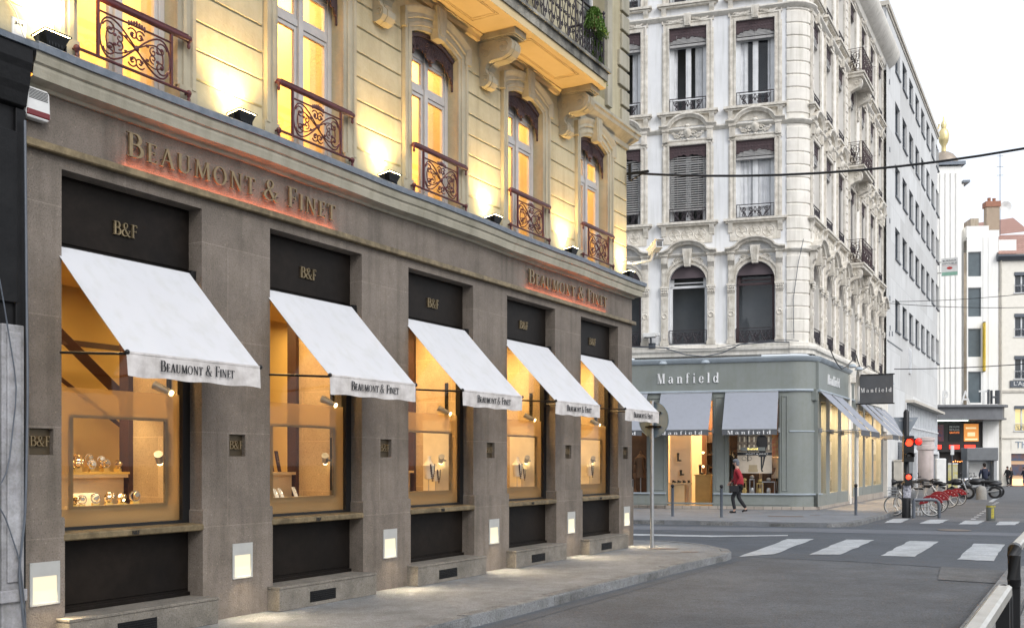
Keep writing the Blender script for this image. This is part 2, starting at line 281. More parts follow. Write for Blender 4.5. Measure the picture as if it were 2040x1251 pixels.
# ------------------------------------------------------------------ lettering drawn from strokes (unit cap height)
T, t_ = .125, .05
def ell(cx, cy, rx, ry, a0, a1, n=14, w0=t_, w1=T): 
    return [(cx + rx * cos(radians(a0 + (a1 - a0) * i / n)), cy + ry * sin(radians(a0 + (a1 - a0) * i / n)), w0 + (w1 - w0) * abs(cos(radians(a0 + (a1 - a0) * i / n))) ** 1.3) for i in range(n + 1)]
def ln(x0, y0, x1, y1, w): return [(x0, y0, w), (x1, y1, w)]
def sf(x, y, w=.26, h=.035): return ln(x - w / 2, y + (h / 2 if y < .5 else -h / 2), x + w / 2, y + (h / 2 if y < .5 else -h / 2), h)
G = {
 'I': (.30, [ln(.15, 0, .15, 1, T), sf(.15, 0), sf(.15, 1)]),
 'B': (.62, [ln(.15, 0, .15, 1, T), sf(.12, 0, .24), sf(.12, 1, .24), ln(.1, .975, .33, .975, t_), ln(.15, .53, .35, .53, t_), ln(.1, .025, .35, .025, t_), ell(.31, .755, .17, .222, 90, -90), ell(.33, .28, .22, .255, 90, -90)]),
 'E': (.52, [ln(.15, 0, .15, 1, T), sf(.12, 0, .22), sf(.12, 1, .22), ln(.1, .975, .46, .975, t_), ln(.15, .52, .4, .52, t_), ln(.1, .025, .49, .025, t_), ln(.455, .97, .455, .83, .04), ln(.395, .60, .395, .44, .035), ln(.47, .03, .50, .18, .045)]),
 'F': (.50, [ln(.15, 0, .15, 1, T), sf(.15, 0, .28), sf(.12, 1, .22), ln(.1, .975, .46, .975, t_), ln(.15, .50, .4, .50, t_), ln(.455, .97, .455, .81, .04), ln(.395, .58, .395, .42, .035)]),
 'A': (.72, [ln(.10, 0, .36, 1.0, t_), ln(.36, 1.02, .62, 0, T), ln(.17, .36, .53, .36, t_), sf(.10, 0, .20), sf(.62, 0, .24)]),
 'U': (.74, [ln(.15, .3, .15, 1, T), ln(.60, .3, .60, 1, t_ + .01), sf(.15, 1, .26), sf(.60, 1, .22), [(.15, .3, T), (.17, .17, T), (.23, .07, .10), (.33, .02, .08), (.45, .04, .07), (.54, .12, .06), (.59, .22, .06), (.60, .3, .06)]]),
 'M': (.90, [ln(.14, 0, .18, 1, t_), ln(.18, 1, .45, .05, T), ln(.45, .05, .72, 1, t_), ln(.72, 1, .78, 0, T), sf(.14, 0, .20), sf(.78, 0, .24), sf(.15, 1, .16), sf(.76, 1, .16)]),
 'O': (.80, [ell(.40, .5, .31, .495, 0, 360, 26)]),
 'N': (.78, [ln(.15, 0, .15, 1, t_), ln(.15, 1, .63, .02, T), ln(.63, 0, .63, 1, t_), sf(.15, 0, .22), sf(.63, 1, .22), sf(.12, 1, .16)]),
 'T': (.60, [ln(.30, 0, .30, 1, T), sf(.30, 0, .28), ln(.03, .97, .57, .97, t_ + .01), ln(.045, .98, .03, .80, .04), ln(.555, .98, .57, .80, .04)]),
 '&': (.82, [[(.74, .02, .05), (.62, .02, .10), (.50, .16, .12), (.36, .40, .12), (.24, .62, .12), (.20, .78, .10), (.25, .93, .06), (.36, .99, .05), (.46, .92, .06), (.49, .80, .08), (.44, .66, .07), (.32, .56, .05), (.16, .44, .07), (.07, .30, .11), (.07, .18, .12), (.14, .06, .10), (.27, .01, .06), (.42, .05, .05), (.54, .16, .05), (.62, .30, .05), (.66, .44, .05)], ln(.55, .45, .76, .45, .035)]),
 # fat-face roman lower case, x height .66
 'm_M': (1.08, [ln(.14, 0, .14, 1, .05), ln(.20, 1, .50, .0, .19), ln(.50, .02, .76, 1, .05), ln(.84, 0, .84, 1, .20), sf(.14, 0, .26), sf(.84, 0, .36), sf(.16, 1, .26), sf(.84, 1, .34)]),
 'a': (.70, [ln(.46, .1, .46, .5, .18), ell(.30, .48, .17, .17, 10, 170, 10, .04, .12), ell(.24, .19, .15, .17, 90, 310, 12, .05, .15), ln(.24, .37, .42, .37, .04), [(.46, .12, .16), (.52, .03, .08), (.62, .06, .04)]]),
 'n': (.78, [ln(.18, 0, .18, .64, .18), sf(.18, 0, .32), sf(.12, .0, .0), ln(.03, .63, .2, .63, .035), [(.26, .52, .04), (.36, .63, .05), (.48, .64, .09), (.56, .52, .17), (.56, .4, .18)], ln(.56, .42, .56, 0, .18), sf(.56, 0, .32)]),
 'f': (.50, [ln(.20, 0, .20, .82, .18), sf(.20, 0, .34), ln(.05, .63, .42, .63, .035), [(.20, .80, .18), (.23, .93, .11), (.33, 1, .05), (.43, .95, .08), (.44, .9, .10)]]),
 'i': (.42, [ln(.20, 0, .20, .64, .18), sf(.20, 0, .34), ln(.05, .63, .2, .63, .035), [(.12, .88, .12), (.20, .88, .19), (.28, .88, .12)]]),
 'e': (.66, [ell(.32, .33, .22, .32, 5, 335, 20, .04, .18), ln(.14, .36, .54, .36, .04)]),
 'l': (.42, [ln(.20, 0, .20, 1, .18), sf(.20, 0, .34), ln(.05, .98, .2, .98, .035)]),
 'd': (.76, [ell(.29, .33, .19, .31, 20, 340, 18, .04, .17), ln(.54, 0, .54, 1, .18), ln(.38, .98, .54, .98, .035), ln(.54, .02, .68, .02, .035)]),
}
def ribbon(mb, pts, x, z, s, y0, y1):
    n = len(pts); L = []; R = []
    for i in range(n):
        a = pts[max(0, i - 1)]; b = pts[min(n - 1, i + 1)]; dx, dy = b[0] - a[0], b[1] - a[1]; d = hypot(dx, dy) or 1; nx, ny = -dy / d, dx / d; w = pts[i][2] / 2
        L.append((x + s * (pts[i][0] + nx * w), z + s * (pts[i][1] + ny * w))); R.append((x + s * (pts[i][0] - nx * w), z + s * (pts[i][1] - ny * w)))
    vs = []
    for p in L + R: vs.append((p[0], y0, p[1]))
    for p in L + R: vs.append((p[0], y1, p[1]))
    fs = []; N = 2 * n
    for i in range(n - 1):
        fs += [(i, i + 1, n + i + 1, n + i), (N + i, N + n + i, N + n + i + 1, N + i + 1), (i, N + i, N + i + 1, i + 1), (n + i, n + i + 1, N + n + i + 1, N + n + i)]
    fs += [(0, n, N + n, N), (n - 1, N + n - 1, N + 2 * n - 1, 2 * n - 1)]
    mb.add(vs, fs)
def write(mb, text, x0, z0, s, width, y=0., depth=.02, small=.76, track=.0, fat=False):
    """strokes, scaled along x so the line is `width` long; text is a list of (char, cap?)"""
    seq = []; x = 0
    for ch in text:
        if ch == ' ': x += .30 * s; continue
        if fat: k = s; g = G['m_M' if ch == 'M' else ch]
        else: cap = ch.isupper() or ch == '&'; k = s if cap else s * small; g = G[ch.upper()]
        seq.append((g, x, k)); x += g[0] * k + track * s
    x -= track * s; sx = width / x; e = 0
    tmp = MB()
    for g, px, k in seq:
        for st in g[1]:
            e = (e + 1) % 12; ribbon(tmp, st, px, 0, k, -depth - e * .0004, 0)
    mb.add([(x0 + p[0] * sx, y + p[1], z0 + p[2]) for p in tmp.v], tmp.f)
    return mb
def sans(text, size, depth=.01, shear=0):
    c = bpy.data.curves.new('t', 'FONT'); c.body = text; c.size = size; c.extrude = depth / 2; c.resolution_u = 2; c.align_x = 'LEFT'
    o = bpy.data.objects.new('t', c); scn.collection.objects.link(o); dg = bpy.context.evaluated_depsgraph_get(); dg.update()
    me = bpy.data.meshes.new_from_object(o.evaluated_get(dg)); vs = [(v.co.x, -v.co.z, v.co.y) for v in me.vertices]; fs = [list(p.vertices) for p in me.polygons]
    bpy.data.objects.remove(o); bpy.data.meshes.remove(me)
    w = max(v[0] for v in vs) if vs else 1
    return vs, fs, w
def sansto(mb, text, x, z, size, width=None, y=0., depth=.01):
    vs, fs, w = sans(text, size, depth); k = (width / w) if width else 1
    mb.add([(x + a * k, y + b, z + c) for a, b, c in vs], fs); return mb
def gz(Y): return -.12 - .0085 * max(0, Y - 42)
# ------------------------------------------------------------------ ground
def poly_sheet(name, pts, z, mat, label=None, kind='structure', thick=None):
    mb = MB()
    if thick: mb.prism(pts, z - thick, z, 'xy')
    else: mb.add([(x, y, z) for x, y in pts], [tuple(range(len(pts)))])
    o = mb.build(name, mat); o['kind'] = kind; return o
mb = MB(); ys = [-60, -20, 0, 10, 20, 30, 42, 60, 80, 100, 130, 200, 500, 900]; xs = [-600, -200, -60, -20, 0, 20, 40, 70, 120, 250, 600]
vs_ = [(x, y, gz(min(y, 130))) for y in ys for x in xs]
mb.add(vs_, [(j * len(xs) + i, j * len(xs) + i + 1, (j + 1) * len(xs) + i + 1, (j + 1) * len(xs) + i) for j in range(len(ys) - 1) for i in range(len(xs) - 1)])
mb.build('road', m_asph)['kind'] = 'structure'
poly_sheet('cross_road', [(-14, 24), (-14, 33.2), (3.4, 28.6), (7.5, 27.0), (9.2, 27.2), (10.1, 28.4), (12.2, 29.6), (18, 27.8), (34, 23), (34, 8.3), (15, 13.2), (7.6, 16.2), (5.84, 17.7), (3.9, 18.7), (3.2, 21.2)], -.116, m_asph2)
poly_sheet('cross_road_worn_band', [(-14, 31.2), (-14, 29.2), (2, 26.4), (4.94, 25.4), (7.02, 25.1), (11.86, 23.7), (34, 17.2), (34, 18.4), (12.36, 24.72), (7.79, 26.5), (5.34, 26.9), (-2, 29)], -.112, m_asph3)
poly_sheet('side_street_surface', [(12.4, 29.75), (11.6, 31.2), (20.5, 47.5), (44, 91), (60, 91), (60, 42), (40, 42), (38, 22)], -.1165, m_patch)
bpy.data.objects['side_street_surface'].data.transform(Matrix.Identity(4))
for v in bpy.data.objects['side_street_surface'].data.vertices: v.co.z = gz(v.co.y) + .0035
D1 = Vector((.4943, .8693)); N1 = Vector((-.8693, .4943)); OL = Vector((-6.746, 3.836)); RL = atan2(.8693, .4943)
def Lw(u, v): p = OL + D1 * u + N1 * v; return (p.x, p.y)
def crack(pts, w=.012):
    P = []; r = random.Random(len(pts) + int(pts[0][0] * 10))
    for a, b in zip(pts[:-1], pts[1:]):
        for i in range(10): t = i / 10; P.append((a[0] + (b[0] - a[0]) * t + r.uniform(-.03, .03), a[1] + (b[1] - a[1]) * t + r.uniform(-.03, .03)))
    vs = []
    for i, p in enumerate(P): d = Vector(P[min(i + 1, len(P) - 1)]) - Vector(P[max(i - 1, 0)]); d.normalize(); q = w * r.uniform(.4, 1.2); vs += [(p[0] - d.y * q, p[1] + d.x * q, -.114), (p[0] + d.y * q, p[1] - d.x * q, -.114)]
    o = MB().add(vs, [(2 * i, 2 * i + 1, 2 * i + 3, 2 * i + 2) for i in range(len(P) - 1)]).build('road_crack', m_tar); o['kind'] = 'structure'
m_tar = mk('dark_tar_line', (.05, .05, .053), .8, bump=.2)
crack([(3.95, 18.62), (5.84, 17.68), (7.76, 15.98)], .012); crack([(6.2, 14.93), (6.95, 14.43), (7.85, 16.13), (7.03, 16.78), (6.2, 14.93)], .008)
poly_sheet('gutter_strip', [Lw(u, -2.19) for u in (0, 5, 10, 15, 20)] + [Lw(u, -2.42) for u in (20, 15, 10, 5, 0)], -.1162, m_asph2)
poly_sheet('road_patch', [(7.02, 16.76), (7.83, 16.15), (6.91, 14.45), (6.21, 14.94)], -.112, mk('old_asphalt_patch', (.135, .139, .148), .85, c2=(.10, .103, .11), ns=2, spk=.6, spks=45, bump=.7, bs=60, mot=.2, mots=3))
for q in ([(4.1, 18.5), (4.85, 19.0), (6.72, 22.77), (6.13, 22.77)], [(5.5, 18.95), (6.08, 18.95), (7.95, 22.46), (7.4, 22.64)], [(6.73, 18.7), (7.28, 18.5), (9.18, 22.03), (8.62, 22.2)], [(7.82, 18.0), (8.33, 17.7), (10.24, 21.26), (9.7, 21.5)],
          [(10.46, 28.77), (10.92, 28.77), (12.0, 30.9), (11.5, 30.9)], [(11.34, 28.5), (11.9, 28.5), (13.0, 30.43), (12.41, 30.43)], [(12.26, 28.14), (12.8, 28.14), (13.84, 29.92), (13.24, 29.92)], [(13.12, 27.79), (13.66, 27.79), (14.6, 29.43), (14.01, 29.43)]):
    # slightly ragged paint edges
    pts = []
    for i in range(4):
        a, b = q[i], q[(i + 1) % 4]; n = 9
        for k in range(n): f = k / n; j = .022 if k else 0; pts.append((a[0] + (b[0] - a[0]) * f + random.uniform(-j, j), a[1] + (b[1] - a[1]) * f + random.uniform(-j, j)))
    poly_sheet('crossing_stripe', pts, -.108, m_paint)
poly_sheet('give_way_line', [(-3, 25.6), (4.53, 23.35), (6.38, 23.7), (6.47, 24.0), (4.68, 23.85), (-3, 26.1)], -.107, m_paint)
poly_sheet('lane_line', [(-3, 31.1), (5.63, 28.45), (8.44, 27.72), (8.36, 27.52), (5.52, 28.16), (-3, 30.8)], -.107, m_paint)
poly_sheet('bay_line', [(20.6, 44.3), (20.75, 44.2), (25.6, 53.6), (25.4, 53.7)], -.09, m_paint)
for v in bpy.data.objects['bay_line'].data.vertices: v.co.z = gz(v.co.y) + .012
for k in range(12):
    x, y = 13.7 + k * .62, 30.6 + k * 1.17
    o = poly_sheet('bay_dash', [(x, y), (x + .12, y - .06), (x + .34, y + .36), (x + .22, y + .42)], gz(y) + .01, m_paint)
def kerb(name, pts, z=0, w=.16, mat=m_kerb, fl=-.13):
    mb = MB(); n = len(pts); L = [];
    for i in range(n):
        a = Vector(pts[max(0, i - 1)]); b = Vector(pts[min(n - 1, i + 1)]); d = (b - a).normalized(); nn = Vector((-d.y, d.x)); p = Vector(pts[i]); L.append((p, p + nn * w))
    rk = random.Random(n)
    for i in range(n - 1):
        m = max(1, round((L[i + 1][0] - L[i][0]).length / 1.0))
        for j in range(m):
            f0, f1 = j / m + .006, (j + 1) / m - .006; zz_ = rk.uniform(-.006, .006); o_ = rk.uniform(-.006, .006); vs = []
            for f in (f0, f1):
                p = L[i][0].lerp(L[i + 1][0], f); q = L[i][1].lerp(L[i + 1][1], f); nn = (q - p).normalized(); p = p + nn * o_
                a_ = p + nn * .018; vs += [(p.x, p.y, fl), (p.x, p.y, z - .022 + zz_), (a_.x, a_.y, z + .004 + zz_), (q.x, q.y, z + .004 + zz_), (q.x, q.y, fl)]
            mb.add(vs, [(0, 1, 6, 5), (1, 2, 7, 6), (2, 3, 8, 7), (3, 4, 9, 8), (0, 1, 2, 3, 4), (5, 6, 7, 8, 9)])
    o = mb.build(name, mat); o['kind'] = 'structure'; return o
kl = [Lw(u, -2.14 + .008 * sin(u * 2.3)) for u in [-10 + .95 * i for i in range(30)]]
kl = [p for p in kl if p[1] < 17.1] + [(3.45, 17.35), (3.72, 17.75), (3.9, 18.2), (3.97, 18.8), (3.85, 19.5), (3.62, 20.2), (3.25, 20.7), (2.75, 20.95), (1.0, 21.4), (-4, 22.9), (-13, 25.6)]
poly_sheet('pavement', kl + [Lw(14, 9), Lw(-10, 3)], 0, m_pave, thick=.14)
kerb('kerb', kl)
km = [(-13, 33.6), (-4, 31.0), (3.33, 28.45), (6.85, 27.3), (7.47, 27.05), (8.27, 26.9), (9.06, 27.2), (9.7, 28.2), (10.4, 29.5), (11.34, 31.1), (14.2, 36.4), (20.5, 48.1), (30, 65.8), (43, 90)]
poly_sheet('pavement', [p for p in km] + [(40, 92), (12, 40), (6, 40), (-13, 44)], 0, m_pave2, thick=.9)
kerb('kerb', km, fl=-.6)
kr = [Lw(u, -6.63) for u in (17.6, 14, 10, 6, 0, -8)]
poly_sheet('pavement', kr + [Lw(-8, -12), Lw(17.6, -12)], 0, m_pave, thick=.14)
kerb('kerb', kr)
m_cover = mk('cover_plate', (.16, .13, .11), .8, spk=.3, bump=.5, bs=40)
for x, y, w, h in ((8.0, 30.2, 1.0, .5), (9.0, 30.6, .3, .2), (2.75, 18.9, .5, .3), (3.1, 18.2, .3, .2)):
    poly_sheet('manhole_cover', [(x - w / 2, y - h / 2), (x + w / 2, y - h / 2 - w * .15), (x + w / 2 + .1, y + h / 2 - w * .15), (x - w / 2 + .1, y + h / 2)], .006, m_cover)
mb = MB(); mb.lathe((11.1, 25.7, -.106), [(0, .004), (.36, .004), (.4, 0)], 20); mb.build('manhole_cover', m_cover)['kind'] = 'structure'
# ------------------------------------------------------------------ the stone corner building with five display windows
B = empty('shop_building', (OL.x, OL.y, 0), RL); tag(B, 'grey and cream stone corner building with five tall display windows and arched windows above', 'building')
U0 = [5.77 + 2.575 * k for k in range(5)]; OW = 1.6; UE = 18.33; UL = 5.386; WC = [6.57 + 2.565 * k for k in range(5)]; UV = .12
mb = MB()
niches = [U0[k] + 1.975 for k in range(4)] + [5.46, 17.90]
wall(mb, UL, UE, 0, 4.74, [(u, u + OW, .0, 4.13, .5) for u in U0] + [(n, n + .23, 1.66, 1.885, .06) for n in niches], 0)
mb.add([(UE, 0, 0), (UE, 5, 0), (UE, 5, 4.74), (UE, 0, 4.74)], [(0, 1, 2, 3)])
edges = [UL] + [x for u in U0 for x in (u, u + OW)] + [UE]
for i in range(0, 12, 2):
    a, b = edges[i], edges[i + 1]; a2 = a + (.0 if i == 0 else -.012); b2 = b + .012
    mb.prism([(a2, 0), (b2, 0), (b2, 1.11), (b2 - .012, 1.125), (a2 + .012, 1.125), (a2, 1.11)], -.028, .2)
mb.build('ground_floor_wall', m_stone, B)
mb = MB(); mb.extrx([(.0, 4.235), (-.058, 4.235), (-.066, 4.245), (-.066, 4.302), (-.060, 4.302), (-.058, 4.285), (0, 4.285)], UL, UE + .06); mb.box(UE, UE + .06, 0, 3, 4.237, 4.28)
mb.build('brass_strip', m_brass, B)
mb = MB(); prof = [(.12, 4.735), (-.03, 4.735), (-.05, 4.76), (-.15, 4.785), (-.158, 4.83), (-.165, 4.86), (-.165, 4.885), (-.185, 4.90), (-.20, 4.95), (-.20, 4.985), (.3, 4.99)]
n = 28; vs_ = []; us = [UL + (UE + .2 - UL) * i / n for i in range(n + 1)]
for i, u in enumerate(us):
    uu = min(u, UE + .2); d = .007 * sin(u * 1.7) + .003 * sin(u * 4.1)
    vs_ += [(uu if i < n else UE + .0 - v if v < 0 else UE, v, z + (d if v < 0 else 0)) for v, z in prof]
k = len(prof); mb.add(vs_, [(i * k + q, i * k + q + 1, (i + 1) * k + q + 1, (i + 1) * k + q) for i in range(n) for q in range(k - 1)])
mb.add([(UE - min(v, 0), v if v < 0 else 0, z) for v, z in prof[1:-1]] + [(UE - min(v, 0), 3.5, z) for v, z in prof[1:-1]], [(q, q + 1, q + 1 + k - 2, q + k - 2) for q in range(k - 3)])
mb.build('cornice', m_cornice, B)
mb = MB(); vs_ = []
for u in us:
    d = .007 * sin(u * 1.7) + .003 * sin(u * 4.1); vs_ += [(u, -.225, 4.985 + d), (u, -.232, 5.045 + d), (u, -.215, 5.058 + d), (u, UV + .02, 5.075), (u, UV + .02, 4.985)]
mb.add(vs_, [(i * 5 + q, i * 5 + (q + 1) % 5, (i + 1) * 5 + (q + 1) % 5, (i + 1) * 5 + q) for i in range(n) for q in range(5)] + [(0, 1, 2, 3, 4), tuple(n * 5 + q for q in range(5))])
mb.box(UE - .1, UE + .23, -.0, 3.5, 4.988, 5.062)
mb.build('lead_flashing', m_lead, B)
# display window bays
for k, u in enumerate(U0):
    mb = MB()
    mb.box(u + 1.505, u + OW, .165, .24, .985, 3.5); mb.box(u, u + .035, .165, .24, .985, 3.5); mb.box(u + .035, u + 1.505, .17, .235, .985, 1.02); mb.box(u + .035, u + 1.505, .17, .235, 3.44, 3.5); bay = mb.build('display_window', m_blackm, B)
    mb = MB(); mb.box(u, u + OW, .18, .26, 3.50, 4.13); mb.box(u + .03, u + OW - .03, .165, .18, 3.53, 4.10); mb.build('fascia_panel', m_bronze, bay, bevel=.004)
    mb = MB(); mb.box(u, u + OW, .18, .26, .26, .92); mb.box(u + .03, u + OW - .03, .168, .18, .33, .90); mb.box(u, u + OW, .15, .18, .262, .30); mb.build('stall_panel', m_bronze, bay, bevel=.004)
    mb = MB(); mb.extrx([(.18, .915), (-.02, .915), (-.032, .925), (-.032, .972), (-.02, .985), (.18, .992)], u + .002, u + OW - .002); mb.build('ledge', m_brass, bay, bevel=.003)
    mb = MB(); write(mb, 'B&F', u + .72, .93, .036, .085, -.033, .004, small=1); mb.build('ledge_lettering', m_ink, bay)
    mb = MB(); mb.box(u + .035, u + 1.505, .20, .206, 1.02, 3.44); mb.build('glass_pane', m_glass, bay)
    mb = MB(); a, b, c, d = .28, 1.33, 1.20, 2.0
    for q in ((.035, a, 1.02, 2.27), (b, 1.505, 1.02, 2.27), (a, b, 1.02, c), (a, b, d, 2.27)): mb.add([(u + q[0], .213, q[2]), (u + q[1], .213, q[2]), (u + q[1], .213, q[3]), (u + q[0], .213, q[3])], [(0, 1, 2, 3)])
    mb.build('frosted_film', m_frost, bay)
    mb = MB()
    for q in ((a - .03, a, c - .03, d + .03), (b, b + .03, c - .03, d + .03), (a, b, c - .03, c), (a, b, d, d + .03)): mb.box(u + q[0], u + q[1], .218, .245, q[2], q[3])
    mb.build('display_surround', m_brass, bay)
    mb = MB(); write(mb, 'B&F', u + .66, 3.715, .125, .27, .165, .02, small=.66); mb.build('fascia_lettering', m_brass, bay)
    mb = MB(); mb.box(u - .07, u + OW + .03, -.20, .18, 0, .232); mb.box(u - .075, u + OW + .035, -.206, .18, .234, .262); st = mb.build('window_step', m_step, B, bevel=.006)
    mb = MB(); mb.box(u + .42, u + .86, -.204, -.19, .045, .165)
    for i in range(5): mb.box(u + .43, u + .85, -.209, -.204, .055 + i * .022, .061 + i * .022)
    mb.build('vent_grille', m_black, st)
for nn in niches:
    mb = MB(); mb.box(nn + .003, nn + .227, .048, .06, 1.663, 1.882); pl = mb.build('name_plaque', mk('plaque_bronze', (.10, .075, .045), .45, .6, bump=.05) if nn == niches[0] else bpy.data.materials['plaque_bronze'], B)
    mb = MB(); write(mb, 'B&F', nn + .02, 1.735, .085, .19, .048, .03, small=.7); mb.build('plaque_lettering', m_bletter, pl)
# inside of the shop
mb = MB()
for k, u in enumerate([UL - .975] + U0):
    a = u + OW if k else UL - .3; b = u + OW + .975 if k < 5 else UE
    if k == 0: b = U0[0]
    mb.box(a, b, .27, 1.0, .93, 3.62)
mb.build('inner_pier_stone', m_istone, B)
mb = MB()
for u in U0: mb.box(u + OW - .06, u + OW + .03, 1.0, 1.14, .93, 3.62); mb.box(u + .60, u + .64, 1.12, 1.16, .93, 3.62)
mb.build('inner_posts', m_dkwood, B)
mb = MB(); mb.box(UL - .3, UE - .05, 2.5, 2.6, .9, 3.7); mb.box(UL - .3, UE - .05, .27, 2.6, 3.62, 3.7); mb.box(UE - .1, UE - .05, .3, 2.6, .9, 3.7); mb.box(UL - .4, UL - .3, .3, 2.6, .9, 3.7); mb.build('shop_interior_wall', m_gold, B)
mb = MB(); mb.box(UL - .3, UE - .05, .27, 2.6, .88, .93)
for u in U0: mb.box(u, u + OW, .30, .95, .93, 1.17)
mb.build('display_platform', m_lwood, B)
mb = MB()
for u in U0: mb.box(u + .0, u + OW - .08, .98, 1.35, 1.44, 1.475); mb.box(u + .55, u + OW - .08, 1.05, 1.3, 1.0, 1.44)
mb.build('display_shelf', m_lwood, B)
mb = MB()
for u in U0: mb.box(u, u + .5, 1.6, 1.66, .93, 3.62)
mb.T = None
mb.build('dark_partition', m_dkwood, B)
mb = MB(); mb.cyl((7.0, 1.9, 3.1), (8.3, 1.9, 2.1), .08, n=4); mb.cyl((7.0, 1.9, 2.6), (8.3, 1.9, 1.8), .03, n=4); mb.box(6.9, 8.3, 1.86, 1.9, 2.86, 2.92); mb.build('stair_rail', m_dkwood, B)
m_panel = mk('pale_display_panel', (.86, .78, .60), .7, bump=0)
mb = MB()
for u in U0[2:]: mb.box(u + OW - .03, u + OW - .002, .36, .85, 1.18, 2.2)
mb.build('display_panel', m_panel, B)
WARM = (1, .66, .28)
m_lampw = em('warm_lamp', (1, .72, .36), 6)
for k, u in enumerate(U0):
    light('display_lamp', 'AREA', (u + .75, .62, 3.58), (22, 24, 36, 40, 40)[k], (1, .64, .27), B, (0, 0, 0), .5, .3)
    light('shop_lamp', 'AREA', (u + .8, 1.85, 3.55), 13, (1, .64, .22), B, (0, 0, 0), .8, .8)
    sp = empty('spot_lamp', Lw(u + OW - .05, .45) + (0,), RL); tag(sp, 'silver spotlights on a black track inside the %s display window from the left' % ('first', 'second', 'third', 'fourth', 'fifth')[k], 'spotlight', 'spotlights inside the display windows')
    mb = MB(); mb.box(.02, .045, -.02, .02, 2.15, 2.75); mb.box(.02, .045, -.02, .02, 1.25, 1.9); mb.build('track', m_blackm, sp)
    for zz, dy in ((2.32, -.1), (1.62, .05)):
        mb = MB(); mb.cyl((.03, 0, zz), (-.06, 0, zz), .012, n=6); mb.cyl((-.04, dy, zz - .02), (-.12, -dy * .4, zz + .06), .035, .045, 12); hd = mb.build('lamp_head', m_metal, sp)
        mb = MB(); mb.cyl((-.035, dy * 1.06, zz - .026), (-.03, dy * 1.2, zz - .032), .03, n=12); mb.build('lens', m_lampw, hd)
# upper wall
mb = MB(); AH = 7.44
wall(mb, 4.4, UE, 5.05, 8.2, [(c - .57, c + .57, 5.05, AH, .5) for c in WC], UV)
wall(mb, -8, UE, 8.2, 22, [(c - .5, c + .5, 8.3, 11.2, .35) for c in WC], UV)
mb.add([(UE, UV, 5), (UE, 6, 5), (UE, 6, 22), (UE, UV, 22)], [(0, 1, 2, 3)]); mb.box(-8, UE, .5, 6, 21.8, 22); mb.box(-8, 5, .6, 6, 0, 21.7)
for c in WC:   # spandrel under the segmental arch
    ap = arcpts(c, 7.30 - 1.09, 1.23, 1.23, 117.6, 62.4, 12)
    mb.prism([(c - .57, AH)] + ap + [(c + .57, AH)], UV + .001, UV + .45)
mb.build('upper_wall', m_cream, B)
zz = [5.16, 5.44, 5.74, 6.03, 6.32, 6.62, 6.93, 7.24, 7.55]
for i in range(6):
    a = (WC[i - 1] + .80) if i else 4.6; b = (WC[i] - .80) if i < 5 else UE - .03
    mb = MB()
    for z0, z1 in zip(zz[:-1], zz[1:]): mb.extrx([(UV - .001, z0 + .008), (UV - .020, z0 + .024), (UV - .020, z1 - .010), (UV - .001, z1 - .002)], a, b)
    mb.build('rusticated_panel', m_cream, B)
# prototype upper window, centred on x = 0
def arch(w, zs, rise, n=10):   # left foot -> crown -> right foot
    R = (w * w + rise * rise) / (2 * rise); cz = zs + rise - R; a = math.degrees(math.asin(w / R)); return arcpts(0, cz, R, R, 90 + a, 90 - a, n)
Wn = empty('window', (WC[0], 0, 0), 0, B)
mb = MB()
path = [(-.57, 5.30)] + arch(.57, 7.30, .14) + [(.57, 5.30)]
mb.sweep(path, [(0, UV + .0), (0, UV - .03), (.05, UV - .035), (.055, UV - .055), (.10, UV - .055), (.11, UV - .04), (.15, UV - .045), (.16, UV - .07), (.205, UV - .07), (.205, UV)])
mb.box(-.80, -.57, UV - .06, UV, 5.07, 5.32); mb.box(.57, .80, UV - .06, UV, 5.07, 5.32)
mb.sweep([(-.80, 7.28)] + [(x * 1.0, z) for x, z in arch(.80, 7.52, .19)] + [(.80, 7.28)], [(-.09, UV), (-.09, UV - .06), (-.03, UV - .09), (.0, UV - .10), (.02, UV - .10), (.02, UV)])
mb.prism([(-.09, 7.36), (.09, 7.36), (.125, 7.80), (-.125, 7.80)], UV - .13, UV); mb.prism([(-.05, 7.42), (.05, 7.42), (.08, 7.75), (-.08, 7.75)], UV - .14, UV - .13)
sur = mb.build('window_surround', m_creamtrim, Wn)
mb = MB(); FV = .27
mb.box(-.57, -.50, FV, FV + .08, 5.07, 7.42); mb.box(.50, .57, FV, FV + .08, 5.07, 7.42); mb.box(-.04, .04, FV - .02, FV + .07, 5.07, 7.42); mb.box(-.49, .49, FV + .002, FV + .078, 6.64, 6.72); mb.box(-.49, .49, FV + .002, FV + .078, 7.1, 7.45)
for s in (-1, 1):
    mb.box(s * .50, s * .455, FV + .015, FV + .065, 5.07, 7.1); mb.box(s * .04, s * .08, FV + .015, FV + .065, 5.07, 7.1)
    for z in (5.09, 6.59, 6.72, 7.06): mb.box(s * .08, s * .455, FV + .016, FV + .064, z, z + .05)
mb.build('window_frame', m_frame, Wn, bevel=.006)
mb = MB(); mb.box(-.47, .47, FV + .035, FV + .04, 5.1, 7.12); mb.build('glass_pane', m_glass2, Wn)
for a_, b_ in ((-.47, -.40),):
    mb = MB(); mb.smooth = True; vs_ = []
    for i in range(17): x = a_ + (b_ - a_) * i / 16; vs_ += [(x + .05 * (1 if a_ < 0 else -1) * sin(0), FV + .16 + .018 * sin(x * 60), 5.06), (x, FV + .16 + .018 * sin(x * 60), 7.3)]
    mb.add(vs_, [(2 * i, 2 * i + 2, 2 * i + 3, 2 * i + 1) for i in range(16)]); mb.build('curtain', m_drape, Wn)
mb = MB()   # fretwork lambrequin
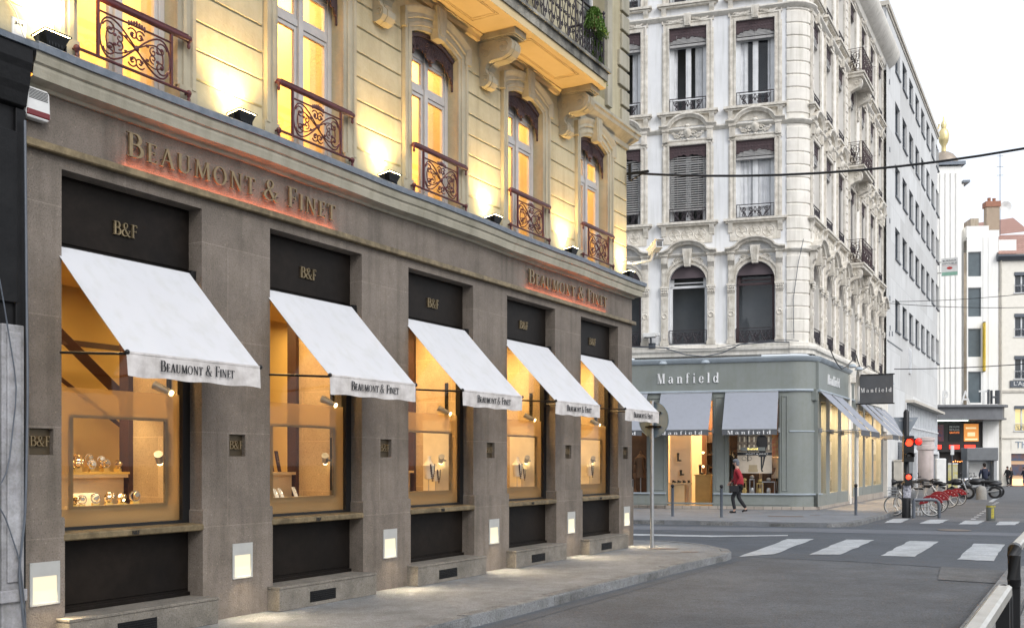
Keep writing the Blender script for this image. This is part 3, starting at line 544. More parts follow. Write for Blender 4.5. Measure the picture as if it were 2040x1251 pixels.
hb = [(-.565, 6.86), (-.55, 6.87), (-.545, 6.96), (-.515, 6.99), (-.505, 7.06), (-.46, 7.04), (-.44, 7.11), (-.40, 7.08), (-.36, 7.15), (-.28, 7.18), (-.2, 7.20), (-.12, 7.16), (-.08, 7.11), (-.03, 7.09), (0, 7.03)]
hb = hb + [(-x, z) for x, z in hb[-2::-1]]
mb.prism(arch(.565, 7.295, .14, 14) + hb[::-1], UV + .06, UV + .085)
mb.sweep(arch(.55, 7.27, .14, 14), [(-.03, UV + .06), (-.03, UV + .035), (.02, UV + .03), (.02, UV + .06)])
for s in (-1, 1):
    for (x, z, r, t, a) in ((.44, 7.14, .06, 1.1, .5), (.515, 7.02, .025, 1.2, 2), (.12, 7.2, .045, 1.2, 1), (.1, 7.30, .03, 1, 3), (.33, 7.2, .035, 1, 2)):
        mb.tube([(s * p[0], UV + .052, p[1]) for p in spiral(x, z, r, t, a)], .008, 5)
for i in range(-9, 10):
    x = i * .045
    mb.tube([(x, UV + .056, 7.16), (x + .1, UV + .056, 7.34)], .004, 3); mb.tube([(x, UV + .056, 7.34), (x + .1, UV + .056, 7.16)], .004, 3)
mb.ball((0, UV + .05, 7.10), .03, 8); mb.ball((0, UV + .05, 7.04), .014, 6)
mb.build('lambrequin', m_iron2, Wn)
def iron_panel(mb, w, z0, z1, y, r=.009):
    zc = (z0 + z1) / 2; h = (z1 - z0) / 2
    for ph in (0,):
        mb.tube([(w * .98 * cos(t * pi / 24), y, zc + h * .93 * sin(t * pi / 12)) for t in range(48)], r, 6, close=True)
        mb.tube([(w * .80 * cos(t * pi / 24), y + .01, zc + h * .55 * sin(t * pi / 12)) for t in range(48)], r * .8, 5, close=True)
    for s in (-1, 1):
        for q in (-1, 1):
            mb.tube([(s * p[0], y, zc + q * p[1]) for p in spiral(w * .72, h * .42, h * .38, 1.3, .2)], r * .9, 5)
            mb.tube([(s * p[0], y - .008, zc + q * p[1]) for p in spiral(w * .47, h * .16, h * .24, 1.2, 1.4)], r * .8, 5)
            mb.tube([(s * p[0], y - .004, zc + q * p[1]) for p in spiral(w * .10, h * .62, h * .30, 1.35, .5)], r * .9, 5)
            for c in ((.72, .42), (.60, .22), (.14, .55), (.30, .34)): mb.ball((s * w * c[0], y - .01, zc + q * h * c[1]), .020, 6, (1.2, .6, .8))
    mb.ball((0, y - .012, zc), .03, 8, (1, .5, 1))
    for i in range(7): mb.ball((-.09 + i * .03, y - .01, z1 + .035 - abs(i - 3) * .008), .022, 6, (.7, .5, 1.3))
mb = MB(); ry = UV - .11
mb.cyl((-.63, ry, 5.765), (.63, ry, 5.765), .030, n=10); mb.box(-.62, .62, ry - .02, ry + .02, 5.79, 5.803)
mb.cyl((-.62, ry, 5.235), (.62, ry, 5.235), .014, n=8); mb.cyl((-.42, ry, 5.655), (.42, ry, 5.655), .010, n=6)
for s in (-1, 1):
    mb.box(s * .42 - .012, s * .42 + .012, ry - .012, ry + .012, 5.235, 5.765)
    for z, r in ((5.765, .036), (5.235, .03)):
        mb.ball((s * .64, ry, z), r, 10); mb.lathe((s * .64, ry, z), [(.0, -.10), (.016, -.085), (.018, -.06), (.012, -.045), (.02, -.03), (.026, 0)], 8); mb.cyl((s * .64, ry, z), (s * .64, UV - .06, z), .012, n=6)
iron_panel(mb, .41, 5.25, 5.645, ry)
mb.build('window_railing', m_iron, Wn)
for c in WC[1:]: copy_tree(Wn, B).location = (c, 0, 0)
# rooms behind the arched windows
mb = MB(); mb.box(4.4, UE, 3.2, 3.3, 5, 8.1); mb.box(4.4, UE, .62, 3.3, 8.0, 8.1); mb.box(4.4, UE, .62, 3.3, 4.99, 5.03)
for c in WC: mb.box(c + .95, c + 1.05, .66, 3.2, 5.03, 8)
mb.build('upstairs_room', m_yellow, B)
for c in WC: light('room_lamp', 'AREA', (c + .1, 1.6, 7.95), 190, (1, .60, .20), B, (0, 0, 0), 1.0, 1.0)
# dark glazing above the balcony
mb = MB()
for c in WC: mb.box(c - .5, c + .5, .4, .43, 8.3, 11.2)
mb.build('glass_pane', mk('dark_glazing', (.05, .06, .07), .1, bump=0), B)
mb = MB()
for c in WC:
    for a in (-.5, -.03, .44): mb.box(c + a, c + a + .06, .36, .40, 8.3, 11.2)
mb.build('window_frame', m_white, B)
# balcony, corbels, string course, quoins
mb = MB(); SZ = 7.86
mb.box(2.5, 15.74, -.63, UV, SZ, SZ + .12)
mb.extrx([(UV - .0, SZ - .10), (UV - .05, SZ - .09), (UV - .07, SZ - .04), (UV - .11, SZ - .02), (UV - .11, SZ)], 2.5, 15.55)
for i in range(6):
    for (a, b, c, d) in ((.32, 1.95, -.52, -.08), (.38, 1.89, -.49, -.11), (-.17, .17, -.49, -.11), (-.12, .12, -.45, -.15)):
        a += 5.288 + 2.565 * (i - 1) + 2.56; b += 5.288 + 2.565 * (i - 1) + 2.56
        if b > 15.7: b = min(b, 15.6)
        if a > 15.3: continue
        for q in ((a, b, c, c + .01), (a, b, d - .01, d), (a, a + .01, c, d), (b - .01, b, c, d)): mb.box(q[0], q[1], q[2], q[3], SZ - .008, SZ)
mb.build('balcony_soffit', mk('ochre_soffit', (.60, .46, .25), .8, c2=(.54, .41, .21), ns=2, bump=.05), B)
mb = MB(); mb.box(2.5, 15.76, -.655, UV, SZ + .12, SZ + .26); mb.box(2.5, 15.80, -.70, UV, SZ + .26, SZ + .31)
mb.build('balcony_slab', mk('blackened_stone', (.34, .32, .27), .9, c2=(.07, .07, .065), ns=2.2, spk=.3, spks=40, bump=.5, bs=25, streak=.55), B)
cp = [(UV, 7.13), (.05, 7.10), (-.02, 7.12), (-.065, 7.18), (-.065, 7.26), (-.02, 7.30), (.0, 7.36), (-.03, 7.42), (-.10, 7.46), (-.20, 7.465), (-.29, 7.47), (-.38, 7.51), (-.44, 7.58), (-.455, 7.66), (-.42, 7.73), (-.36, 7.775), (UV, 7.775)]
cb = MB(); cb.prism(cp, -.13, .13, 'yz')
cb.prism([(a - .012, b - .006) for a, b in cp[1:-1]] + [(0, 7.70), (0, 7.3)], -.045, .045, 'yz')
cb.box(-.17, .17, -.52, UV, 7.775, SZ - .003); cb.box(-.15, .15, -.49, UV, 7.755, 7.775)
for s in (-.131, .131):
    cb.tube([(s, p[0], p[1]) for p in spiral(-.30, 7.62, .105, 1.4, 1)], .010, 5); cb.tube([(s, p[0], p[1]) for p in spiral(-.0, 7.60, .085, 1.2, 2.5)], .009, 5); cb.tube([(s, p[0], p[1]) for p in spiral(-.0, 7.22, .05, 1.2, 1)], .009, 5)
for i in range(5):
    u = 5.288 + 2.565 * i
    if i: cc = C0.copy(); scn.collection.objects.link(cc); cc.location = (u, 0, 0)
    else: C0 = cb.build('corbel', m_creamtrim, B, loc=(u, 0, 0))
mb = MB(); pr = [(UV, 7.62), (UV - .04, 7.64), (UV - .05, 7.72), (UV - .10, 7.76), (UV - .19, 7.84), (UV - .2, 7.90), (UV - .23, 7.92), (UV - .23, 7.97), (UV, 8.02)]
mb.extrx(pr, 15.83, UE + .02)
mb.add([(UE + (UV - v), v, z) for v, z in pr] + [(UE + (UV - v), 4, z) for v, z in pr], [(q, q + 1, q + 1 + len(pr), q + len(pr)) for q in range(len(pr) - 1)])
mb.add([(UE + .02, v, z) for v, z in pr] + [(UE + (UV - v), v, z) for v, z in pr], [(q, q + 1, q + 1 + len(pr), q + len(pr)) for q in range(len(pr) - 1)])
mb.build('string_course', m_cornice, B)
mb = MB(); z = 8.06
while z < 13: w = .42 if int(z * 10) % 2 else .30; mb.box(UE - w, UE + .05, UV - .055, UV + .4, z, z + .30); z += .36
mb.build('quoins', m_cornice, B, bevel=.015)
mb = MB()
for c in WC[2:]:
    mb.box(c - .72, c - .5, UV - .06, UV, 8.2, 11.4); mb.box(c + .5, c + .72, UV - .06, UV, 8.2, 11.4); mb.box(c - .72, c + .72, UV - .07, UV, 11.2, 11.5)
mb.build('window_surround', m_cornice, B)
# long wrought iron balcony railing
mb = MB(); z0, z1 = SZ + .36, SZ + 1.14
def rail_run(mb, x0, x1, fy, n):
    P = lambda x, z, d=0: (x, fy + d, z)
    mb.cyl(P(x0, z1), P(x1, z1), .022, n=8); mb.cyl(P(x0, z0), P(x1, z0), .012, n=6); mb.cyl(P(x0, z1 - .09), P(x1, z1 - .09), .008, n=5)
    w = (x1 - x0) / n
    for i in range(n + 1): mb.cyl(P(x0 + i * w, z0 - .04), P(x0 + i * w, z1), .012 if i % 3 else .016, n=6)
    for i in range(n):
        a = x0 + i * w; c = a + w / 2; h = z1 - .09 - z0
        mb.tube([P(a + .02, z0), P(a + w * .25, z0 + h * .15), P(c, z0 + h * .5), P(a + w * .75, z0 + h * .85), P(a + w - .02, z1 - .09)], .007, 5)
        mb.tube([P(a + w - .02, z0, .006), P(a + w * .75, z0 + h * .15, .006), P(c, z0 + h * .5, .006), P(a + w * .25, z0 + h * .85, .006), P(a + .02, z1 - .09, .006)], .007, 5)
        for s in (-1, 1):
            for q in (.22, .78): mb.tube([P(p[0], p[1]) for p in spiral(c + s * w * .22, z0 + h * q, w * .20, 1.3, .4 if s > 0 else 2.5, 12)], .008, 5)
            mb.tube([P(p[0], p[1]) for p in spiral(c + s * w * .30, z0 + h * .5, w * .14, 1.2, 1, 10)], .008, 5)
        mb.ball(P(c, z0 + h * .5, -.01), .024, 6)
rail_run(mb, 6.0, 15.66, -.62, 36)
tmp = MB(); rail_run(tmp, 0, .66, 0, 3); mb.add([(15.66 + p[1], -.62 + p[0], p[2]) for p in tmp.v], tmp.f)
mb.lathe((15.66, -.62, z1), [(.02, 0), (.03, .03), (.012, .06), (.03, .10), (.0, .15)], 8)
mb.build('balcony_railing', m_iron3, B)
# ------------------------------------------------------------------ awnings, signs and lamps on the shop
m_ledr = em('red_led', (1, .20, .05), 19)
ORD = ('first', 'second', 'third', 'fourth', 'fifth')
def canopy_mesh(w, y0, z0, y1, z1, sag=.02, n=26, th=.006, ph=0):
    vs = []; fs = []
    for side in (0, th):
        for i in range(n + 1):
            for j in range(n + 1):
                t = j / n; x = w * i / n; f_ = i / n; s_ = sag * sin(pi * t) * (.5 + .5 * sin(pi * f_)) + .005 * sin((7 + ph % 3) * f_ + 5 * t + ph) * sin(pi * f_) * t + .004 * math.exp(-((f_ - .90 + .06 * t) / .02) ** 2) * sin(pi * min(1, t * 1.1)) + .003 * math.exp(-((f_ - .07) / .015) ** 2) + .002 * sin(40 * t + 9 * f_) * math.exp(-((t - .97) / .05) ** 2); vs.append((x, y0 + (y1 - y0) * t, z0 + (z1 - z0) * t - s_ - side))
    q = (n + 1) ** 2
    for i in range(n):
        for j in range(n):
            a = i * (n + 1) + j; fs.append((a, a + 1, a + n + 2, a + n + 1)); fs.append((q + a, q + a + n + 1, q + a + n + 2, q + a + 1))
    for i in range(n):
        a = i * (n + 1); fs.append((a, a + n + 1, q + a + n + 1, q + a)); a += n; fs.append((a, a + n + 1, q + a + n + 1, q + a))
        a = i; fs.append((a, a + 1, q + a + 1, q + a)); a = n * (n + 1) + i; fs.append((a, a + 1, q + a + 1, q + a))
    m = MB(); m.smooth = True; m.add(vs, fs); return m
def valance_mesh(w, y, z, h, seed, amp=.012):
    m = MB(); m.smooth = True; n = 40; k = 4; vs = []; r = random.Random(seed); ph = [r.uniform(0, 6) for _ in range(4)]
    for i in range(n + 1):
        for j in range(k + 1):
            t = j / k; x = w * i / n; e = amp * t * (sin(9 * x + ph[0]) * .5 + sin(17 * x + ph[1]) * .35 + sin(31 * x + ph[2]) * .15)
            vs.append((x + .01 * t * sin(ph[3]), y + e, z - h * t + (.006 * sin(13 * x + ph[2]) if j == k else 0)))
    m.add(vs, [(i * (k + 1) + j, i * (k + 1) + j + 1, (i + 1) * (k + 1) + j + 1, (i + 1) * (k + 1) + j) for i in range(n) for j in range(k)])
    m.smooth = False; m.box(0, w, y - .004, y + .02, z - .012, z + .006); return m
for k, u in enumerate(U0):
    A = empty('window_awning', Lw(u - .02, 0) + (0,), RL)
    tag(A, 'white sloping awning with lettered valance over the %s display window from the left' % ORD[k], 'awning', 'white awnings over the display windows')
    w = 1.55; y1, z1 = -.84, 2.505
    canopy_mesh(w, .10, 3.485, y1, z1, .018 + .004 * (k % 3), ph=k * 1.7).build('canopy', m_canvas, A)
    v = valance_mesh(w, y1 - .004, z1 + .002, .20, k).build('valance', m_val, A)
    mb = MB(); write(mb, 'Beaumont & Finet', .34 + (.0), z1 - .135, .095, .86, y1 - .018, .003, track=.035); mb.build('valance_lettering', m_ink, v)
    mb = MB()
    for x in (.012, w + .012): mb.cyl((x, .15, 2.555), (x, y1 + .01, z1 - .015), .012, n=8); mb.ball((x, y1, z1), .022, 8); mb.cyl((x, .15, 2.51), (x, .15, 2.60), .02, n=8)
    mb.cyl((0, y1 + .012, z1 - .004), (w + .02, y1 + .012, z1 - .004), .012, n=8); mb.build('arm', m_blackm, A)
    mb = MB(); mb.cyl((0, .125, 3.47), (w + .03, .125, 3.47), .028, n=10); mb.box(w, w + .06, .07, .17, 3.42, 3.51); mb.build('roller', m_blackm, A)
for nm, u0, w, lab in (('shop_sign', 6.42, 2.97, 'large bronze capitals on the stone band above the first two display windows, red glow below'), ('shop_sign', 14.10, 2.97, 'raised bronze capitals on the stone band near the corner above the last two display windows')):
    S_ = empty(nm, Lw(u0, 0) + (0,), RL); tag(S_, lab, 'sign', 'bronze letter signs on the stone band')
    mb = MB(); write(mb, 'Beaumont & Finet', 0, 4.412, .222, w, -.028, .022, small=.80, track=.10); mb.build('lettering', m_bletter, S_)
    mb = MB()
    for i in range(24): x = i * w / 24 + .05; mb.cyl((x, 0, 4.48), (x, -.028, 4.48), .004, n=5)
    mb.build('fixing_pins', m_blackm, S_)
    mb = MB(); mb.box(-.02, w + .03, -.045, -.014, 4.2865, 4.291); mb.build('light_strip', m_ledr, S_)
m_lens = em('floodlight_lens', (1, .78, .38), 30)
FLU = [5.62] + [(WC[i] + WC[i + 1]) / 2 - .0 for i in range(4)] + [18.0]
fl_lab = ['at the far left end of the cornice, above the alarm box', 'on the cornice between the first and second arched windows', 'on the cornice between the second and third arched windows', 'on the cornice between the third and fourth arched windows', 'on the cornice between the fourth and fifth arched windows', 'at the corner end of the cornice']
fd = None
for k, u in enumerate(FLU):
    F_ = empty('floodlight', Lw(u, -.07) + (5.08,), RL); tag(F_, 'black floodlight ' + fl_lab[k], 'floodlight', 'floodlights along the cornice')
    mb = MB(); mb.add([(-.075, -.05, .02), (.075, -.05, .02), (.075, .05, .02), (-.075, .05, .02), (-.12, -.085, .13), (.12, -.085, .13), (.12, .085, .10), (-.12, .085, .10)], [(0, 1, 2, 3), (0, 1, 5, 4), (1, 2, 6, 5), (2, 3, 7, 6), (3, 0, 4, 7)])
    mb.box(-.13, .13, -.095, .095, .118, .132) if False else mb.add([(-.13, -.095, .13), (.13, -.095, .13), (.13, .095, .10), (-.13, .095, .10), (-.13, -.095, .145), (.13, -.095, .145), (.13, .095, .115), (-.13, .095, .115)], [(0, 1, 5, 4), (1, 2, 6, 5), (2, 3, 7, 6), (3, 0, 4, 7)])
    for i in range(5): mb.box(-.07 + i * .03, -.06 + i * .03, -.062, -.048, .03, .10)
    mb.build('housing', m_blackm, F_)
    mb = MB(); mb.box(-.135, -.125, -.02, .02, -.0, .09); mb.box(.125, .135, -.02, .02, 0, .09); mb.box(-.135, .135, -.02, .02, -.005, .005); mb.tube([(-.13, 0, .03), (-.2, .04, .0), (-.3, .08, .005), (-.42, .10, .0)], .006, 5); mb.build('bracket', m_blackm, F_)
    mb = MB(); mb.add([(-.12, -.085, .136), (.12, -.085, .136), (.12, .085, .106), (-.12, .085, .106)], [(0, 1, 2, 3)]); mb.build('lens', m_lens, F_)
    light('floodlight_beam', 'SPOT', (0, .0, .19), 120 if k else 200, (1, .62, .22), F_, (radians(180 - 12), 0, 0), .06, spot=125, blend=.9)
m_lwhite = mk('white_enamel', (.72, .72, .70), .4, bump=0)
m_lframe = mk('grey_enamel_frame', (.42, .42, .40), .5, bump=0)
m_lpanel = em('lit_opal_panel', (1, .88, .62), .60, (.12, .11, .09))
pc = [5.44] + [u + OW + .385 for u in U0[:4]] + [17.86]
pl_lab = ['left of the first display window', 'between the first and second display windows', 'between the second and third display windows', 'between the third and fourth display windows', 'between the fourth and fifth display windows', 'at the building corner']
for k, u in enumerate(pc):
    Lp = empty('wall_lamp', Lw(u, -.03) + (.39,), RL); tag(Lp, 'glowing square lamp low on the pier ' + pl_lab[k], 'wall lamp', 'low wall lamps on the stone piers')
    w = .285; mb = MB()
    for q in ((0, .025, 0, .365), (w - .025, w, 0, .365), (.025, w - .025, 0, .02), (.025, w - .025, .245, .365)): mb.box(q[0], q[1], -.012, 0, q[2], q[3])
    for x in (.012, w - .012):
        for z in (.012, .35): mb.cyl((x, -.013, z), (x, -.016, z), .005, n=6)
    mb.build('frame', m_lframe, Lp)
    mb = MB(); mb.add([(.025, -.004, .02), (w - .025, -.004, .02), (w - .025, -.001, .245), (.025, -.001, .245)], [(0, 1, 2, 3)]); mb.build('lit_panel', m_lpanel, Lp)
    light('lamp_glow', 'AREA', (w / 2, -.03, .14), 5, (1, .80, .52), Lp, (radians(-32), 0, 0), .2, .12)
SB = empty('alarm_siren', Lw(5.37, 0) + (4.46,), RL); tag(SB, 'white alarm box with dark red lens under the left end of the cornice', 'alarm box')
mb = MB(); mb.prism([(.02, 0), (.21, 0), (.235, .03), (.225, .24), (.20, .262), (.03, .262), (.01, .24), (0, .03)], -.085, 0)
mb.build('housing', m_lwhite, SB, bevel=.015)
mb = MB()
for i in range(7): mb.box(.03, .205, -.089, -.084, .165 + i * .012, .169 + i * .012)
mb.build('slots', m_black, SB)
mb = MB(); mb.box(.01, .225, -.092, -.02, .02, .075); mb.build('red_lens', mk('dark_red_lens', (.16, .01, .012), .25, bump=0), SB, bevel=.01)
# display goods
m_silver = mk('polished_watch_metal', (.85, .72, .52), .12, 1, bump=0)
m_box = mk('gold_display_block', (.75, .50, .12), .5, bump=0)
def watch(loc, g, lab):
    R_ = empty('watch_stand', loc, RL + .6); tag(R_, lab, 'watch', g)
    mb = MB(); mb.box(-.025, .025, -.025, .025, 0, .035); mb.build('block', m_box, R_)
    mb = MB(); mb.lathe((0, 0, .075), [(.034, -.012), (.040, -.012), (.040, .012), (.034, .012), (.034, -.012)], 16, 'y'); mb.build('bracelet', m_silver, R_)
    mb = MB(); mb.lathe((0, -.03, .085), [(0, -.010), (.018, -.010), (.021, -.006), (.021, .0)], 14, 'y'); mb.build('case', m_silver, R_)
    return R_
g1 = 'wristwatches on stands on the upper shelf'; g2 = 'wristwatches lying on the floor of the display'
W1 = watch(Lw(6.68, 1.04) + (1.499,), g1, 'gleaming wristwatch on a small stand on the upper shelf of the first display window'); W2 = watch(Lw(6.22, .42) + (1.171,), g2, 'gleaming wristwatch on the low display floor of the first display window')
for i in range(11):
    c = copy_tree(W1); c.location = Lw(6.72 + .052 * i + random.uniform(-.02, .02), 1.03 + .08 * (i % 3)) + (1.499 + (.05 if i % 3 == 2 else 0),); c.rotation_euler = (0, 0, RL + random.uniform(-.8, 1.2)); s = random.uniform(.9, 1.25); c.scale = (s, s, s)
for i in range(9):
    c = copy_tree(W2); c.location = Lw(6.30 + .075 * i, .42 + .1 * (i % 2)) + (1.171,); c.rotation_euler = (0, 0, RL + random.uniform(-.8, 1.2)); s = random.uniform(.95, 1.3); c.scale = (s, s, s)
o = MB().box(0, .26, 0, .01, 0, .13).box(0, .26, -.003, 0, .075, .125).build('display_card', mk('cream_card', (.75, .65, .45), .7, bump=0)); o.location = Lw(6.38, .66) + (1.172,); o.rotation_euler = (0, 0, RL); tag(o, 'cream and black printed card standing behind the watches in the first display window', 'display card')
light('added_watch_fill', 'AREA', (7.0, .85, 2.1), 2.2, (1, .75, .42), B, (radians(20), 0, 0), .35, .1); light('added_watch_fill', 'AREA', (6.6, .55, 1.42), 1.2, (1, .75, .42), B, (0, 0, 0), .5, .1)  # fill lights added to brighten the watches, no fitting belongs to them
o = MB().box(-.02, .66, 0, .26, 0, .022).build('watch_tray', m_box); o.location = Lw(6.66, .99) + (1.476,); o.rotation_euler = (0, 0, RL); tag(o, 'golden yellow tray under the watches on the upper shelf of the first display window', 'tray')
# jewellery cards in the second window, busts in the next three
for i, (du, v, z, h) in enumerate(((1.16, 1.05, 1.478, .26), (1.32, 1.08, 1.478, .26), (.60, .45, 1.172, .12), (.74, .5, 1.172, .12), (.98, .5, 1.172, .13))):
    J = empty('jewellery_stand', Lw(U0[1] + du, v) + (z,), RL + .3); tag(J, ['tall dark jewellery board at the left on the shelf of the second display window', 'tall dark jewellery board with a pink pendant on the shelf of the second display window', 'short pale jewellery stand leftmost on the floor of the second display window', 'short pale jewellery stand, second on the floor of the second display window', 'short pale jewellery stand set apart on the floor of the second display window'][i], 'jewellery stand', 'jewellery stands in the second display window')
    mb = MB(); mb.add([(0, 0, 0), (.075, 0, 0), (.075, .05, h), (0, .05, h), (0, .015, 0), (.075, .015, 0), (.075, .065, h), (0, .065, h)], [(0, 1, 2, 3), (4, 5, 6, 7), (0, 1, 5, 4), (1, 2, 6, 5), (2, 3, 7, 6), (3, 0, 4, 7)]); mb.build('board', m_dkwood if i < 2 else m_panel, J)
    mb = MB(); mb.tube([(.0375 + .02 * sin(a), -.004 + (h * .75 + .03 * cos(a)) / h * .05 - .004, h * .72 + .035 * cos(a)) for a in [j * pi / 6 for j in range(12)]], .0025, 5, close=True); mb.ball((.0375, .02, h * .5), .009, 6); mb.build('pendant', m_silver, J)
for k in (2, 3, 4):
    for i, (du, s) in enumerate(((1.20, 1.0), (1.47, .8)) if k < 4 else ((1.42, .9),)):
        J = empty('necklace_bust', Lw(U0[k] + du, .50 + .06 * i) + (1.172,), RL + .2); tag(J, '%s dark beaded necklace bust on a thin stem in the %s display window' % (('larger', 'smaller')[i] if k < 4 else 'single', ORD[k]), 'necklace bust', 'necklace busts in the display windows'); J.scale = (s, s, s)
        mb = MB(); mb.cyl((0, 0, 0), (0, 0, .2), .006, n=6); mb.lathe((0, 0, 0), [(.0, 0), (.05, 0), (.05, .008), (0, .01)], 12); mb.build('stem', m_metal, J)
        mb = MB(); mb.lathe((0, 0, .18), [(0, 0), (.06, .01), (.075, .10), (.085, .2), (.05, .245), (.03, .28), (.028, .33), (0, .335)], 12); mb.build('bust', m_panel, J)
        mb = MB()
        for j in range(14):
            a = -pi * .95 + j * pi * .9 / 13
            for q in range(1 + int(7 * (1 - abs(j - 6.5) / 6.5))): mb.ball((.07 * cos(a) * 1.05, -.06, .40 + .07 * sin(a) - q * .028), .012, 5)
        mb.build('necklace', m_dkwood, J)
# ------------------------------------------------------------------ neighbouring dark wooden shopfront on the left
Nb = empty('neighbouring_shopfront', (OL.x, OL.y, 0), RL); tag(Nb, 'black wooden shopfront with peeling white pilaster at the left edge of the stone shop', 'shopfront')
mb = MB(); mb.box(1.5, UL - .02, -.06, .5, 2.72, 4.60); mb.box(1.5, UL - .10, -.1, -.06, 2.9, 4.3); mb.box(UL - .11, UL - .02, -.09, .2, 2.6, 4.5)
mb.extrx([(-.05, 4.50), (-.12, 4.52), (-.14, 4.62), (-.16, 4.68), (-.18, 4.80), (-.20, 4.86), (-.20, 4.98), (.3, 5.0), (.3, 4.5)], 1.5, UL - .03)
mb.build('fascia', m_black, Nb, bevel=.006)
mb = MB(); mb.box(UL - .24, UL - .04, -.10, .2, .0, 2.72); mb.box(UL - .20, UL - .075, -.118, -.1, .62, 2.66); mb.box(UL - .27, UL - .03, -.13, .2, .46, .56); mb.box(1.5, UL - .28, -.05, .2, 0, 2.72); mb.box(1.6, UL - .30, -.07, -.05, .7, 2.6)
mb.build('pilaster', m_whitepaint, Nb, bevel=.008)
mb = MB(); mb.box(UL - .27, UL - .03, -.105, -.1, 0, .12); mb.box(UL - .28, UL - .245, -.06, -.04, .1, 2.72); mb.box(UL - .05, UL - .02, -.09, .1, 0, 2.7); mb.build('plinth', m_black, Nb)
mb = MB(); mb.extrx([(-.22, 4.985), (-.23, 5.03), (.2, 5.06), (.2, 4.99)], 1.5, UL + .0); mb.build('lead_capping', m_lead, Nb)
mb = MB(); wall(mb, 1.5, 5.32, 5.05, 13, [(3.2, 4.2, 5.3, 8)], UV + .02, .3); mb.box(3.2, 4.2, .4, .45, 5.3, 8); mb.build('upper_wall', mk('dirty_grey_stone', (.30, .28, .25), .9, c2=(.14, .135, .13), ns=3, spk=.3, bump=.5, bs=20, joints=(.5, .3, .012, .5), streak=.4), Nb)
o = MB().box(0, .13, -.03, 0, 0, .16).build('number_plate', m_lwhite, loc=Lw(5.37, UV) + (5.16,), rot=(0, 0, RL), bevel=.01); tag(o, 'small white enamel box marked 344 on the wall at the top left corner', 'plate')
sansto(MB(), '344', .015, .10, .04, .085, -.033, .004).build('number', m_ink, o)
for i, (lab, pts) in enumerate((('grey cable drooping in front of the peeling white pilaster', [(4.9, -.14, 3.9), (5.1, -.16, 3.0), (5.25, -.15, 2.2), (5.15, -.17, 1.5), (4.9, -.16, 1.2)]), ('dark cables running down the joint between white pilaster and stone pier', [(5.33, -.13, 4.4), (5.345, -.13, 3.0), (5.35, -.14, 2.2), (5.33, -.14, 1.2), (5.26, -.15, .7), (5.34, -.14, .05)]), ('thin black cable looping low across the white pilaster', [(5.02, -.15, 1.35), (5.14, -.16, 1.15), (5.27, -.15, .8), (5.33, -.14, .35), (5.34, -.13, .02)]), ('pale cable looping over the grey wall at the top left corner', [(5.1, .08, 5.9), (5.25, .07, 5.5), (5.38, .06, 5.35), (5.45, .05, 5.15), (5.6, .0, 5.08)]))):
    P = []
    for a, b in zip(pts[:-1], pts[1:]): P += [tuple(a[q] + (b[q] - a[q]) * t / 5 for q in range(3)) for t in range(5)]
    P.append(pts[-1]); P = [P[0]] + [tuple((P[j - 1][q] + P[j][q] * 2 + P[j + 1][q]) / 4 for q in range(3)) for j in range(1, len(P) - 1)] + [P[-1]]
    tag(MB().tube(P, .006 if i != 1 else .011, 6).build('hanging_cable', m_greysteel if i != 3 else m_lwhite, loc=(OL.x, OL.y, 0), rot=(0, 0, RL)), lab, 'cable', 'cables hanging at the left edge')
# plants on the balcony
m_leaf = mk('fern_green', (.16, .28, .05), .7, c2=(.08, .16, .03), ns=9, bump=0)
def plant(u, v, z, n, spread, drop, lab):
    P_ = empty('balcony_plant', Lw(u, v) + (z,), RL); tag(P_, lab, 'plant', 'plants on the balcony corner'); r = random.Random(int(u * 10)); mb = MB(); st = MB()
    for i in range(n):
        a = r.uniform(0, 2 * pi); L = r.uniform(.4, 1) * spread; dx, dy = cos(a) * L, sin(a) * L * .6; up = r.uniform(.1, .5) * spread; pts = []
        for t in range(7): f = t / 6; pts.append((dx * f, dy * f, up * sin(pi * min(1, f * 1.2)) - drop * f * f))
        st.tube(pts, .003, 3)
        for p, q in zip(pts[1:], pts[:-1]):
            for s in range(5):
                c = Vector(p) + (Vector(q) - Vector(p)) * s / 5; d = Vector((r.uniform(-1, 1), r.uniform(-1, 1), r.uniform(-.6, .6))).normalized() * r.uniform(.02, .05); e = Vector((-d.y, d.x, r.uniform(-.02, .02))).normalized() * .008
                mb.add([c - e, c + d * .5 - e * 1.4, c + d, c + d * .5 + e * 1.4, c + e], [(0, 1, 2, 3, 4)])
    mb.build('foliage', m_leaf, P_); st.build('stems', m_leaf, P_)
    if drop < .3: MB().lathe((0, 0, -.16), [(0, 0), (.07, 0), (.10, .15), (.09, .16), (0, .15)], 12).build('pot', mk('terracotta', (.28, .12, .07), .8), P_)
plant(15.2, -.66, 8.85, 110, .36, .26, 'bushy bright green fern spilling through the balcony railing'); plant(15.68, -.5, 8.75, 80, .26, .80, 'wispy trailing plant hanging down the balcony corner')
